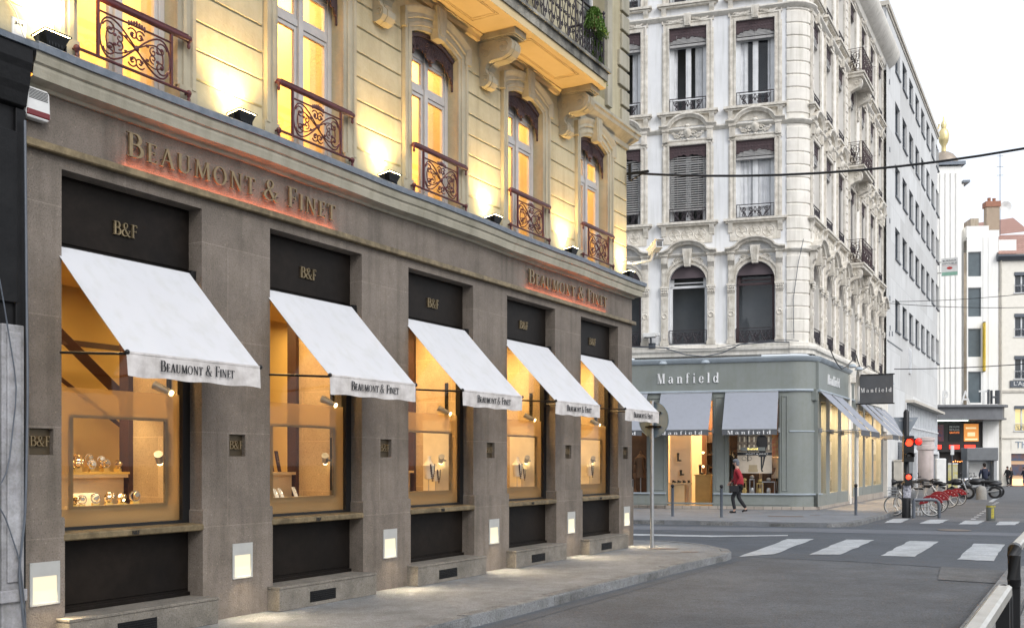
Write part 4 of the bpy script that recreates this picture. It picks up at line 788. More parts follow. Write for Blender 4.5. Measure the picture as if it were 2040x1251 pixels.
# ------------------------------------------------------------------ the pale corner building across the road
RM = atan2(-.284, .959); MO = Vector((9.27, 34.2)); MX = Vector((.9588, -.2840)); MY = Vector((.2840, .9588))
RS = atan2(.880, .474); SX = Vector((.4742, .8804)); SY = Vector((-.8804, .4742))
def Mw(u, v): p = MO + MX * u + MY * v; return (p.x, p.y)
def toM(p): d = Vector(p) - MO; return (d.dot(MX), d.dot(MY))
RSM = RS - RM
sc_ = toM((10.13, 34.56)); SO = (sc_[0], sc_[1], 0)      # origin of the side facade in the building's own frame
sg_ = toM((10.41, 34.67)); SG = (sg_[0], sg_[1], 0)      # origin of the side shopfront
def Sw(u, v): p = Vector((10.41, 34.67)) + SX * u + SY * v; return (p.x, p.y)
Mn = empty('corner_building', (MO.x, MO.y, 0), RM); tag(Mn, 'tall ornate pale building with rounded banded corner and grey green shop at street level', 'building')
ML = -12.0; SEND = 16.4
fc = [-1.12 - 2.255 * i for i in range(5)]; sw = [.50 + .02, 2.72, 4.96, 7.39, 9.93, 12.15, 14.35]
FL = {3: (9.83, 12.46), 4: (13.62, 16.51), 5: (17.35, 19.85)}
holes = [(c - .635, c + .635, *FL[f], .34) for c in fc for f in FL] + [(c - .64, c + .64, 5.62, 8.37, .40) for c in fc]
mb = MB(); wall(mb, ML, 0.02, 5.2, 20.4, holes, 0, .34); mb.build('front_wall', m_wall, Mn)
sh = [(c - .57, c + .57, *FL[f], .34) for c in sw for f in FL] + [(c - .57, c + .57, 5.62, 8.30, .4) for c in sw]
mb = MB(); wall(mb, -.1, SEND, 5.2, 20.4, sh, 0, .34); mb.box(-.5, SEND, 6, 6.2, 5.2, 20.4); mb.build('side_wall', mk('side_render_lightened', (.88, .845, .785), .85, c2=(.78, .745, .69), ns=1.2, bump=.2, bs=24, streak=.12), Mn, loc=SO, rot=(0, 0, RSM))  # side wall's missing light put into a brighter colour than the trim
def spand(mb, w, zs, ztop, y, dep, cx=0): mb.prism([(cx - w, ztop + .001)] + [(cx + a, b) for a, b in arcpts(0, zs, w, ztop - zs, 180, 0, 16)] + [(cx + w, ztop + .001)], y, y + dep)
for c in fc: mb = MB(); spand(mb, .64, 7.73, 8.37, .001, .38, c); mb.build('arch_head', m_wall, Mn)
for c in sw: mb = MB(); spand(mb, .57, 7.73, 8.30, .001, .38, c); mb.build('arch_head', m_trim, Mn, loc=SO, rot=(0, 0, RSM))
# rounded corner with banded masonry
mb = MB(); R0 = .74; z = 5.5; mb.smooth = True
c0 = (0.0, R0, 0)
prof = []
while z < 20.3:
    if not (8.5 < z < 8.8 or 12.8 < z < 13.1 or 16.7 < z < 16.95): prof += [(R0 + .012, z), (R0 + .045, z + .03), (R0 + .045, z + .385), (R0 + .012, z + .415)]
    z += .43
mb.lathe((c0[0], c0[1], 0), prof, 20, 'z', radians(-97), radians(-2)); mb.smooth = False
mb.box(-.01, .0, R0 - 1, R0, 5.5, 5.5)
mb.build('banded_corner', m_trim, Mn)
def ring(mb, prof, extra=0):    # moulding that runs along the front, round the corner and along the side ; prof = (out, z)
    mb.extrx([(-o, z) for o, z in prof], ML, 0); mb.lathe((0, R0, 0), [(R0 + .04 + o, z) for o, z in prof], 16, 'z', radians(-90), radians(-11.8))
    t = MB(); t.extrx([(-o, z) for o, z in prof], 0, SEND); Tm = Matrix.Translation(SO) @ Matrix.Rotation(RSM, 4, 'Z'); mb.add([tuple(Tm @ Vector(p)) for p in t.v], t.f)
mb = MB()
for zb, d, h in ((8.62, .10, .12), (12.90, .12, .14), (16.76, .14, .16)): ring(mb, [(0, zb), (d * .4, zb + .02), (d, zb + h * .7), (d, zb + h), (0, zb + h + .02)])
ring(mb, [(0, 5.20), (.06, 5.22), (.06, 5.34), (.14, 5.38), (.16, 5.46), (.10, 5.48), (.10, 5.58), (0, 5.62)])
ring(mb, [(0, 20.1), (.1, 20.15), (.15, 20.35), (.4, 20.5), (.55, 20.75), (.62, 20.9), (.62, 21.05), (0, 21.2)])
mb.build('string_courses', m_trim, Mn)
for k in range(2):
    mb = MB(); z = 5.65; u0 = (6.02 if k == 0 else SEND - .22)
    while z < 20.2: mb.box(u0, u0 + .34, -.045, .02, z, z + .29); z += .33
    mb.build('banded_pilaster', m_trim, Mn, loc=SO, rot=(0, 0, RSM), bevel=.015) if k == 0 else mb.build('banded_pilaster', m_trim, Mn, loc=SO, rot=(0, 0, RSM), bevel=.015)
def small_rail(mb, w, z0, z1, y, n=2, r=.015):
    mb.box(-w, w, y - .018, y + .018, z1 - .022, z1); mb.cyl((-w, y, z0), (w, y, z0), .010, n=5); mb.cyl((-w, y, z1 - .09), (w, y, z1 - .09), .006, n=4)
    for s in (-1, 1): mb.cyl((s * w, y, z0 - .02), (s * w, y, z1), .012, n=5); mb.cyl((s * (w - .11), y, z0), (s * (w - .11), y, z1), .008, n=5); mb.cyl((s * w, y, z1 - .03), (s * w, y + .14, z1 - .03), .008, n=4)
    h = z1 - .09 - z0; m = 2 * n; ww = (w - .11) / n
    for i in range(m):
        c = -(w - .11) + ww * (i + .5); s = 1 if i % 2 else -1
        for q in (.26, .72): mb.tube([(c + s * (p[0]), y, z0 + h * q + p[1]) for p in spiral(0, 0, h * .24, 1.5, 1.2, 14)], r, 5)
        mb.tube([(c - s * ww * .45, y, z0), (c - s * ww * .1, y, z0 + h * .35), (c + s * ww * .3, y, z0 + h * .6), (c + s * ww * .45, y, z0 + h)], r, 5)
        mb.ball((c, y, z0 + h * .5), .022, 5)
    mb.ball((0, y, z0 + h * .5), .035, 6, (1, .4, 1.6))
def lambrequin(mb, w, ztop, h, y):
    n = 8; bot = []
    for i in range(n * 4 + 1):
        x = -w + 2 * w * i / (n * 4); f = abs(x) / w; base = h * (.62 + .30 * f ** 2 + (.16 if abs(x) < .12 * w else 0)); bot.append((x, ztop - base - .035 * abs(sin(i * pi / 4))))
    mb.prism([(-w, ztop), (w, ztop)] + bot[::-1], y, y + .02)
    for i in range(-5, 6):
        for q in (0, 1): mb.ball((i * w / 6, y - .004, ztop - h * (.25 + .22 * q)), h * .06, 5, (1.2, .4, 1))
def scroll_leaf(mb, cx, cz, w, h, y, r=.02, s=1):
    for sg in (-1, 1):
        mb.tube([(cx + sg * p[0], y, cz + p[1]) for p in spiral(w * .33, 0, h * .42, 1.4, .3, 14)], r, 5)
        mb.tube([(cx + sg * p[0], y, cz + p[1]) for p in spiral(w * .68, -h * .1, h * .30, 1.3, 2.6, 12)], r * .8, 5)
        for i in range(5): mb.ball((cx + sg * w * (.15 + .17 * i), y, cz + h * .22 * sin(i * 2.1)), r * 1.5, 5, (1.4, .7, 1))
def make_window(kind, parent, hw):
    """upper-floor window of the corner building, origin at sill centre"""
    H = {3: 2.63, 4: 2.89, 5: 2.5}[kind]
    w = empty('window', parent=parent)
    mb = MB(); y0 = 0
    mb.sweep([(-hw, 0), (-hw, H), (hw, H), (hw, 0)], [(0, 0), (0, -.05), (.06, -.055), (.07, -.03), (.14, -.035), (.15, -.06), (.20, -.06), (.20, 0)])
    for s in (-1, 1): mb.box(s * (hw + .20), s * (hw + .24), -.03, 0, -.05, H * .96)
    # sill slab with brackets and apron
    mb.box(-hw - .40, hw + .40, -.20, 0, -.10, -.02); mb.box(-hw - .34, hw + .34, -.15, 0, -.16, -.10)
    for s in (-1, 1): mb.extrx([(0, -.50), (-.05, -.46), (-.06, -.34), (-.12, -.25), (-.14, -.16), (0, -.16)], s * (hw + .1), s * (hw + .26))
    if kind == 3:
        mb.box(-hw - .2, hw + .2, -.03, 0, -.74, -.16)
        for i in (-1, 0, 1):
            cx = i * .44; mb.lathe((cx, -.03, -.45), [(.17, 0), (.19, -.02), (.21, 0)], 16, 'y'); mb.lathe((cx, -.03, -.45), [(.0, -.03), (.05, -.02), (.06, 0)], 8, 'y')
            for a in range(6): g = a * pi / 3; mb.cyl((cx, -.035, -.45), (cx + .17 * cos(g), -.035, -.45 + .17 * sin(g)), .014, n=4)
        # entablature, segmental pediment and cartouche
        mb.box(-hw - .24, hw + .24, -.06, 0, H + .02, H + .10)
        for s in (-1, 1):
            mb.box(s * (hw + .02), s * (hw + .22), -.12, 0, H + .12, H + .52); mb.box(s * (hw + .0), s * (hw + .24), -.15, 0, H + .48, H + .56)
            for i in range(3): mb.box(s * (hw + .06 + i * .05), s * (hw + .075 + i * .05), -.135, -.12, H + .16, H + .42)
        pa = [(-hw - .34, H + .60), (-hw - .05, H + .60)] + arcpts(0, H + .56, .62, .42, 168, 12, 14) + [(hw + .05, H + .60), (hw + .34, H + .60)]
        mb.sweep(pa, [(-.05, 0), (-.05, -.14), (.0, -.16), (.04, -.22), (.085, -.22), (.085, 0)])
        scroll_leaf(mb, 0, H + .36, .60, .28, -.05, .028)
        mb.ball((0, -.06, H + .42), .17, 10, (.8, .5, 1.15)); mb.ball((0, -.08, H + .42), .11, 10, (.8, .8, 1.2)); mb.ball((0, -.07, H + .66), .07, 8, (1.3, .7, .8)); mb.ball((0, -.06, H + .18), .05, 6)
        for i in range(14): a = pi * (1.08 + .84 * i / 13); mb.ball((.5 * cos(a), -.05, H + .50 + .32 * sin(a)), .035, 5, (1.3, .7, .8))
    elif kind == 4:
        mb.box(-hw - .2, hw + .2, -.03, 0, -.50, -.16)
        mb.prism([(-.10, H + .02), (.10, H + .02), (.135, H + .44), (-.135, H + .44)], -.14, 0)
        for i in range(3): mb.box(-.07 + .055 * i, -.045 + .055 * i, -.155, -.14, H + .06, H + .38)
        r = random.Random(3)
        for s in (-1, 1):
            for i in range(26): f = i / 25; mb.ball((s * (.17 + .56 * f), -.05, H + .27 - .06 * sin(f * pi) + r.uniform(-.03, .03)), .045 * (1.2 - .5 * f), 5, (1, .8, 1))
            mb.tube([(s * p[0], -.04, p[1]) for p in spiral(.62, H + .24, .09, 1.3, 1, 12)], .02, 5)
        mb.sweep([(-hw - .22, H + .16), (-hw - .22, H + .40), (hw + .22, H + .40), (hw + .22, H + .16)], [(-.02, 0), (-.02, -.05), (.03, -.06), (.03, 0)])
    else:
        scroll_leaf(mb, 0, H + .25, .75, .30, -.05, .03); mb.ball((0, -.08, H + .30), .12, 8, (1, .8, 1.2)); mb.box(-hw - .22, hw + .22, -.10, 0, H + .46, H + .54)
    mb.build('window_surround', m_trimd, w)
    mb = MB(); y = .22
    for s in (-1, 1):
        mb.box(s * hw, s * (hw - .14), y, y + .06, 0, H); mb.box(s * .035, s * (.09), y + .004, y + .05, 0, H)
        for z in (0, H * .16, H * .78, H - .12): mb.box(s * .09, s * (hw - .14), y + .006, y + .05, z, z + (.045 if 0 < z < H * .9 else .09))
    mb.box(-.035, .035, y - .01, y + .06, 0, H); mb.build('window_frame', m_white, w)
    mb = MB(); mb.add([(-hw, y + .03, 0), (hw, y + .03, 0), (hw, y + .03, H), (-hw, y + .03, H)], [(0, 1, 2, 3)]); mb.build('glass_pane', m_glass2, w)
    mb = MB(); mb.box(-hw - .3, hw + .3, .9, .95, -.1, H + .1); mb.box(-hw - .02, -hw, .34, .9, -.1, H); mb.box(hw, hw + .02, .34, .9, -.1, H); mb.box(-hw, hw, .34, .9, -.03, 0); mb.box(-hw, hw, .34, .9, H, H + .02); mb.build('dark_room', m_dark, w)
    mb = MB(); lambrequin(mb, hw - .01, H, .46, .03); mb.build('lambrequin', m_iron2, w)
    mb = MB(); small_rail(mb, hw - .02, .03, .46, -.03); mb.build('window_railing', m_iron3, w)
    return w
def blinds(parent, hw, H, z0, full):
    mb = MB(); n = int((H - z0) / .075)
    if full:
        for i in range(n): z = H - .40 - i * .078; (z > .42) and mb.add([(-hw + .02, .06, z), (hw - .02, .06, z), (hw - .02, .11, z + .035), (-hw + .02, .11, z + .035), (-hw + .02, .06, z - .012), (hw - .02, .06, z - .012), (hw - .02, .11, z + .023), (-hw + .02, .11, z + .023)], [(0, 1, 2, 3), (4, 5, 6, 7), (0, 1, 5, 4), (2, 3, 7, 6)])
        for x in (-hw * .55, 0, hw * .55): mb.cyl((x, .055, .42), (x, .055, H - .3), .006, n=4)
        mb.box(-hw + .02, hw - .02, .05, .12, .40, .43)
    else:
        for i in range(5): z = H - .34 - i * .045; mb.box(-hw + .03, hw - .03, .05, .13, z, z + .03)
        mb.box(-hw + .02, hw - .02, .045, .135, H - .64, H - .56)
        for x in (-hw * .6, 0, hw * .6): mb.box(x - .006, x + .006, .03, .045, H - .66, H - .25)
    return mb.build('slatted_blind', m_slat, parent)
def curtains(parent, hw, H, a, b):
    mb = MB(); mb.smooth = True; n = 24; vs = []
    for i in range(n + 1): x = a + (b - a) * i / n; yy = .30 + .02 * sin(x * 40); vs += [(x, yy, 0), (x, yy, H)]
    mb.add(vs, [(2 * i, 2 * i + 2, 2 * i + 3, 2 * i + 1) for i in range(n)]); return mb.build('curtain', m_curtain, parent)
PF = {k: make_window(k, Mn, .635) for k in (3, 4, 5)}
blb = {3: blinds(None, .635, 2.63, 0, True), 4: blinds(None, .635, 2.89, 0, False)}
def place(pr, x, y, z, rz=0): c = copy_tree(pr, Mn); c.location = (x, y, z); c.rotation_euler = (0, 0, rz); return c
def addblind(w, full, hw=.635, H=2.63):
    o = blinds(w, hw, H, 0, full); return o
for i, c in enumerate(fc):
    for f in (3, 4, 5):
        w = place(PF[f], c, 0, FL[f][0]); H = FL[f][1] - FL[f][0]
        if f == 3:
            if i == 0: addblind(w, False, H=H); curtains(w, .635, H, -.5, .5)
            else: addblind(w, True, H=H)
        elif f == 4: addblind(w, False, H=H); curtains(w, .635, H, -.55, (-.25, -.38, 0)[i % 3]); curtains(w, .635, H, (.40, .22, .3)[i % 3], .55)
Tm = Matrix.Translation(SO) @ Matrix.Rotation(RSM, 4, 'Z')
PS = {k: make_window(k, Mn, .57) for k in (3, 4, 5)}
for i, c in enumerate(sw):
    for f in (3, 4, 5):
        p = Tm @ Vector((c, 0, 0)); w = place(PS[f], p.x, p.y, FL[f][0], RSM); H = FL[f][1] - FL[f][0]
        if f == 3: addblind(w, i in (2, 3, 4, 5), .57, H)
        if f == 4: addblind(w, False, .57, H); (i == 3) and curtains(w, .57, H, -.45, .45)
def kill(o):
    for ch in list(o.children): kill(ch)
    bpy.data.objects.remove(o)
for d in (PF, PS):
    for w in d.values(): kill(w)
for o in blb.values(): bpy.data.objects.remove(o)
# arched first-floor windows
def arched(hw, cream):
    w = empty('arched_window', parent=Mn); mb = MB(); zs = 2.11; ah = 2.75
    mb.sweep([(-hw, 2.0)] + arcpts(0, zs, hw, ah - zs, 180, 0, 16) + [(hw, 2.0)], [(0, .03), (0, -.04), (.05, -.05), (.06, -.02), (.12, -.03), (.13, -.07), (.20, -.08), (.20, 0)])
    for s in (-1, 1):
        a, b = s * (hw + .03), s * (hw + .27)
        mb.box(a, b, -.07, 0, .12, 1.72); mb.box(s * (hw + .0), s * (hw + .30), -.10, 0, -.02, .12)
        mb.box(s * (hw + .08), s * (hw + .22), -.085, -.07, .2, .85); mb.box(s * (hw + .08), s * (hw + .22), -.085, -.07, 1.15, 1.6); mb.lathe((s * (hw + .15), -.07, 1.0), [(.06, 0), (.08, -.03), (.10, 0)], 10, 'y')
        for i in range(8): mb.ball((s * (hw + .05 + .2 * (i % 4) / 3), -.10, 1.80 + .09 * (i // 4)), .045, 5)
        mb.box(s * (hw - .0), s * (hw + .30), -.13, 0, 1.94, 2.02); mb.box(s * (hw + .02), s * (hw + .28), -.10, 0, 1.72, 1.76)
        mb.box(s * (hw + .05), s * (hw + .25), -.07, 0, 2.02, 2.72)
        for i in range(3): mb.box(s * (hw + .09 + .05 * i), s * (hw + .11 + .05 * i), -.085, -.07, 2.08, 2.5)
        mb.extrx([(0, 2.55), (-.06, 2.6), (-.10, 2.72), (-.18, 2.78), (-.20, 2.9), (-.20, 3.02), (0, 3.02)], s * (hw + .04), s * (hw + .26)); mb.box(s * (hw + .01), s * (hw + .29), -.24, 0, 3.02, 3.08)
        for i in range(16): a_ = i * .42; mb.ball((s * (.22 + .018 * i), -.05, 2.85 + .10 * sin(a_)), .035, 5)
        mb.tube([(s * p[0], -.05, p[1]) for p in spiral(.38, 2.86, .11, 1.5, .5, 14)], .025, 5)
    mb.prism([(-.10, 2.66), (.10, 2.66), (.17, 3.26), (-.17, 3.26)], -.20, 0)
    for i in range(4): mb.box(-.085 + .05 * i, -.06 + .05 * i, -.215, -.20, 2.74, 3.2)
    mb.sweep([(-hw - .34, 3.10), (-hw - .12, 3.12)] + arcpts(0, 3.10, .62, .36, 165, 15, 14) + [(hw + .12, 3.12), (hw + .34, 3.10)], [(-.06, 0), (-.06, -.22), (.0, -.25), (.04, -.34), (.09, -.34), (.10, 0)])
    mb.build('window_surround', m_trimd, w)
    mb = MB(); y = .26
    for s in (-1, 1): mb.box(s * hw, s * (hw - .09), y, y + .06, 0, 2.6); 
    mb.box(-hw, hw, y, y + .06, 1.98, 2.06); mb.box(-hw, hw, y, y + .06, 0, .06); mb.box(-hw + .09, -hw + .14, y + .003, y + .055, 2.06, 2.7); mb.box(hw - .14, hw - .09, y + .003, y + .055, 2.06, 2.7); mb.box(-hw, hw, y + .004, y + .056, 2.14, 2.18)
    mb.build('window_frame', m_white if cream else m_iron2, w)
    mb = MB(); mb.prism([(-hw, 2.30)] + arcpts(0, zs, hw - .005, ah - zs - .005, 162, 18, 12) + [(hw, 2.30)], .12, .16); mb.build('shutter_box', mk('brown_grey_hood', (.10, .075, .085), .6, bump=.05), w)
    mb = MB(); mb.add([(-hw, y + .03, 0), (hw, y + .03, 0), (hw, y + .03, 2.7), (-hw, y + .03, 2.7)], [(0, 1, 2, 3)]); mb.build('glass_pane', m_glass2, w)
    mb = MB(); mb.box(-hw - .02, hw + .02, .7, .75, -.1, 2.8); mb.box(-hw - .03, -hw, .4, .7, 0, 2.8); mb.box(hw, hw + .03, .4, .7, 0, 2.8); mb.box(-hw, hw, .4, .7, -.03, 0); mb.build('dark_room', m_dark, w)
    mb = MB(); small_rail(mb, hw - .01, .04, .50, -.04, 3); mb.build('window_railing', m_iron3, w)
    return w
aw_ = arched(.64, True); aw_.location = (fc[1], 0, 5.62); a2 = arched(.64, False); a2.location = (fc[0], 0, 5.62)
for c in fc[2:]: copy_tree(a2, Mn).location = (c, 0, 5.62)
a3 = arched(.57, False)
for i, c in enumerate(sw):
    p = Tm @ Vector((c, 0, 0)); o = a3 if i == 0 else copy_tree(a3, Mn); o.location = (p.x, p.y, 5.62); o.rotation_euler = (0, 0, RSM)
# side balconies on scrolled brackets
for i, z in enumerate((9.28, 13.08, 16.72)):
    mb = MB(); mb.box(6.25, 8.55, -.62, 0, z - .12, z); mb.box(6.20, 8.60, -.67, 0, z, z + .07)
    cpz = [(0, -1.25), (-.10, -1.2), (-.13, -1.05), (-.08, -.85), (-.12, -.65), (-.3, -.55), (-.48, -.5), (-.56, -.36), (-.55, -.2), (-.48, -.12), (0, -.12)]
    for u in (6.35, 8.2): mb.extrx([(a, z + b) for a, b in cpz], u, u + .26); mb.tube([(u - .01, p[0], p[1]) for p in spiral(-.36, z - .32, .15, 1.5, 1)], .02, 5); mb.tube([(u - .01, p[0], p[1]) for p in spiral(-.05, z - .95, .08, 1.3, 1)], .016, 5)
    sb = mb.build('balcony', m_trimd, Mn, loc=SO, rot=(0, 0, RSM))
    mb = MB(); t = MB(); small_rail(t, 1.12, z + .10, z + 1.0, 0, 4, .012); mb.add([(7.40 + p[0], -.60 - p[1], p[2]) for p in t.v], t.f); t = MB(); small_rail(t, .27, z + .10, z + 1.0, 0, 1, .012)
    for u in (6.28, 8.52): mb.add([(u, -.31 + p[0], p[2]) for p in t.v], t.f)
    mb.build('balcony_railing', m_iron2, sb)
# shopfront at street level
mb = MB(); SC = .06
mb.box(ML, 0, -SC, .3, 4.03, 4.98); mb.box(ML, 0, -.03, .3, 3.7, 4.03)
piers = [(-11.9, -6.75), (-4.75, -4.10), (-2.50, -2.03), (-.32, 0.0)]
for a, b in piers:
    mb.box(a, b, -SC + .01, .3, .11, 3.9)
    if b - a < 1: mb.sweep([(a + .06, .62), (b - .06, .62), (b - .06, 3.82), (a + .06, 3.82)], [(0, -SC + .01), (.01, -SC - .015), (.03, -SC - .015), (.04, -SC + .01)], close=True)
mb.box(-6.75, -4.75, -SC + .015, .25, .11, .52); mb.box(-2.03, -.32, -SC + .015, .25, .11, .52)
mb.box(-6.75, 0, -SC - .006, -SC + .02, .16, .22)
mb.box(-.02, 0, 0, .3, .1, 5)
# rounded corner
Rg = .98; mb.lathe((0, Rg, 0), [(Rg + .05, .11), (Rg + .05, .50), (Rg + .05, 3.98)], 24, 'z', radians(-90), radians(-11)); mb.lathe((0, Rg, 0), [(Rg + SC, 4.03), (Rg + SC, 4.98)], 24, 'z', radians(-90), radians(-11))
t = MB(); t.box(-.42, 6.2, -SC, .3, 4.03, 4.98); t.box(-.6, 13.0, -.03, .3, 3.66, 4.03)
for a, b in ((-.5, -.3), (.85, 1.5), (2.95, 3.6), (4.95, 5.25), (6.3, 6.7), (8.2, 8.7), (10.42, 10.85), (12.95, 13.5)): t.box(a, b, -SC + .01, .3, .11, 3.9)
t.box(-.5, 5.25, -SC + .015, .25, .11, .52); t.box(6.0, 13.3, -SC + .015, .25, .25, .60)
Tg = Matrix.Translation(SG) @ Matrix.Rotation(RSM, 4, 'Z'); mb.add([tuple(Tg @ Vector(p)) for p in t.v], t.f)
SF = mb.build('shopfront', m_sage, Mn)
mb = MB()
def ring2(mb, prof, a=ML, b=13.3, Rx=0):
    mb.extrx([(-o, z) for o, z in prof], a, 0); mb.lathe((0, Rg, 0), [(Rg + o + .0, z) for o, z in prof], 20, 'z', radians(-90), radians(-11))
    t = MB(); t.extrx([(-o, z) for o, z in prof], -.4, b); mb.add([tuple(Tg @ Vector(p)) for p in t.v], t.f)
ring2(mb, [(.0, 4.95), (.10, 4.97), (.16, 5.04), (.18, 5.10), (.0, 5.16)], b=6.2); ring2(mb, [(.03, 3.955), (.11, 3.965), (.12, 4.0), (.10, 4.035), (.03, 4.04)], b=6.2)
mb.build('shop_cornice', m_sagetrim, SF)
mb = MB(); mb.box(-6.75, -4.10, -.11, 0, .50, .55); mb.box(-2.5, 0, -.11, 0, .50, .55); mb.lathe((0, Rg, 0), [(Rg, .50), (Rg + .11, .50), (Rg + .11, .55), (Rg, .55)], 20, 'z', radians(-90), radians(-11)); mb.lathe((0, Rg, 0), [(Rg + .05, 2.60), (Rg + .075, 2.61), (Rg + .075, 2.64), (Rg + .05, 2.65)], 20, 'z', radians(-90), radians(-11))
mb.build('shop_sill', m_sagetrim, SF)
mb = MB(); ring2(mb, [(-.1, 0), (.10, 0), (.10, .105), (.03, .11)], -6.8, 5.5); mb.box(ML, -4.1, -.1, .3, 0, .10)
t = MB(); t.box(5.4, 13.4, -.10, .3, 0, .25); mb.add([tuple(Tg @ Vector(p)) for p in t.v], t.f)
mb.build('tiled_plinth', mk('tile_plinth', (.42, .37, .32), .7, spk=.15, bump=.2, joints=(.30, 2, .012, .5)), SF)
# upper glazing line behind awnings + glass
for a, b, z in ((-6.75, -4.75, .55), (-2.03, -.32, .55)): MB().add([(a, .06, z), (b, .06, z), (b, .06, 3.7), (a, .06, 3.7)], [(0, 1, 2, 3)]).build('shop_glass', m_glass, SF)
for a, b in ((-.3, .85), (1.5, 2.95), (3.6, 4.95), (6.7, 8.2), (8.7, 10.42), (10.85, 12.95)): MB().add([(a, .06, .52), (b, .06, .52), (b, .06, 3.66), (a, .06, 3.66)], [(0, 1, 2, 3)]).build('shop_glass', m_glass, SF, loc=SG, rot=(0, 0, RSM))
for a, b, z in ((-2.03, -.32, .55), (-4.10, -2.5, .11), (-6.75, -4.75, .55)): MB().box(a, a + .045, .03, .09, z, 3.7).box(b - .045, b, .03, .09, z, 3.7).box(a + .045, b - .045, .03, .09, 2.62, 2.68).build('shop_window_frame', m_sage, SF)
mb = MB(); write(mb, 'Manfield', -4.42, 4.30, .34, 2.12, -SC - .002, .03, track=.34, fat=True); SGN = mb.build('lettering', m_wletter, SF)
t = MB(); write(t, 'Manfield', 1.0, 4.30, .34, 2.1, -SC - .002, .03, track=.34, fat=True); t.build('lettering', m_wletter, SF, loc=SG, rot=(0, 0, RSM))
# shop interior
mb = MB(); mb.box(-8, .4, 4.6, 4.7, 0, 3.9); mb.box(-8, -7.9, .3, 4.7, 0, 3.9); mb.box(-8, .5, .3, 4.7, 3.75, 3.85); mb.box(-4.35, -4.25, .3, 3.0, .1, 3.75); mb.box(-2.4, -2.3, .35, 1.6, .1, 3.75); mb.build('shop_interior_wall', m_peach, SF)
mb = MB(); mb.box(-8, .1, -.02, 4.7, .05, .10); mb.box(-2.2, -.2, .12, 1.2, .10, .50); mb.box(-6.75, -4.75, .12, 1.2, .10, .50); mb.build('shop_floor', mk('honey_floor', (.55, .38, .18), .25, bump=0), SF)
t = MB(); t.box(-.2, 13.2, 1.9, 2.0, .1, 3.7); t.box(-.2, 13.2, .3, 2.0, 3.68, 3.74); t.box(-.2, 13.2, .3, 2, .1, .5); t.build('shop_interior_wall', m_peach, SF, loc=SG, rot=(0, 0, RSM))
for x in (-5.6, -3.3, -1.2): light('shop_lamp', 'AREA', (x, 1.5, 3.7), 95, (1, .70, .38), Mn, (0, 0, 0), 1.2, 1.2)
light('shop_lamp', 'AREA', (-3.3, 3.4, 3.7), 90, (1, .72, .36), Mn, (0, 0, 0), 1.2, 1.2)
for u in (.4, 2.4, 4.3, 7.5, 9.6, 11.9):
    p = Tg @ Vector((u, .9, 3.6)); light('shop_lamp', 'AREA', p, 150, (1, .70, .38), Mn, (0, 0, 0), .9, .9)
def wlabel(o, lab, cat, group=None, kind=None): return tag(o, lab, cat, group, kind)
# awnings of the shop across the road
def grey_awning(loc, rz, w, lab, text, proj=1.35, zt=3.95, zb=2.66):
    A = empty('grey_awning', loc, rz); tag(A, lab, 'awning', 'grey awnings over the shop across the road')
    canopy_mesh(w, -.05, zt, -proj, zb, .02, n=16, ph=w * 9).build('canopy', m_gaw, A)
    v = valance_mesh(w, -proj - .004, zb + .004, .19, int(w * 100), .006).build('valance', m_gval, A)
    if text: mb = MB(); write(mb, 'Manfield', .17, zb - .158, .118, w * .80, -proj - .028, .003, track=.34, fat=True); mb.build('valance_lettering', m_wletter, v)
    mb = MB()
    for x in (.01, w - .01): mb.cyl((x, -.02, zb - .02), (x, -proj, zb - .01), .016, n=6)
    mb.cyl((0, -proj, zb), (w, -proj, zb), .018, n=6); mb.box(-.06, 0, -.10, 0, zb - .08, zb + .08); mb.box(w, w + .06, -.10, 0, zb - .08, zb + .08); mb.cyl((0, -.03, zt), (w, -.03, zt), .035, n=8); mb.build('arm', m_metal, A)
    return A
grey_awning(Mw(-2.10, -.06) + (0,), RM, 1.74, 'grey awning with lettered dark edge above the wide shop window beside the rounded corner', True)
grey_awning(Mw(-4.28, -.06) + (0,), RM, 1.74, 'grey awning with white name on its dark edge, above the open shop entrance', True)
grey_awning(Mw(-6.48, -.06) + (0,), RM, 1.74, 'grey awning half hidden behind the stone building corner and the round road sign', True)
for i, (u, w) in enumerate(((-.35, 1.75), (1.65, 1.85), (6.75, 1.6), (8.75, 1.6), (10.75, 1.6), (12.6, 1.2))):
    grey_awning(Sw(u, -.06) + (0,), RS, w, 'grey awning on the shop side, %s from the rounded corner' % ('first', 'second', 'third', 'fourth', 'fifth', 'sixth')[i], False)
# downlights on the fascias
def hood_lamp(loc, rz, lab):
    H = empty('fascia_lamp', loc, rz); tag(H, lab, 'lamp', 'hooded lamps above the shop fascia')
    MB().lathe((0, -.42, .0), [(0, .10), (.08, .10), (.12, .06), (.15, 0), (.13, -.01), (0, -.01)], 14).build('hood', m_sagetrim, H)
    MB().tube([(0, 0, .04), (0, -.2, .09), (0, -.36, .08)], .012, 6).build('arm', m_metal, H)
hood_lamp(Mw(-4.15, -.1) + (4.93,), RM, 'pale hooded lamp above the left end of the white shop name'); hood_lamp(Mw(-2.72, -.1) + (4.93,), RM, 'pale hooded lamp above the right end of the white shop name')
for i, u in enumerate((2.6, 3.9, 10.6, 11.9)): hood_lamp(Sw(u, -.2) + (5.0,), RS, 'pale hooded lamp on the receding side fascia, %s from the rounded corner' % ORD[i])
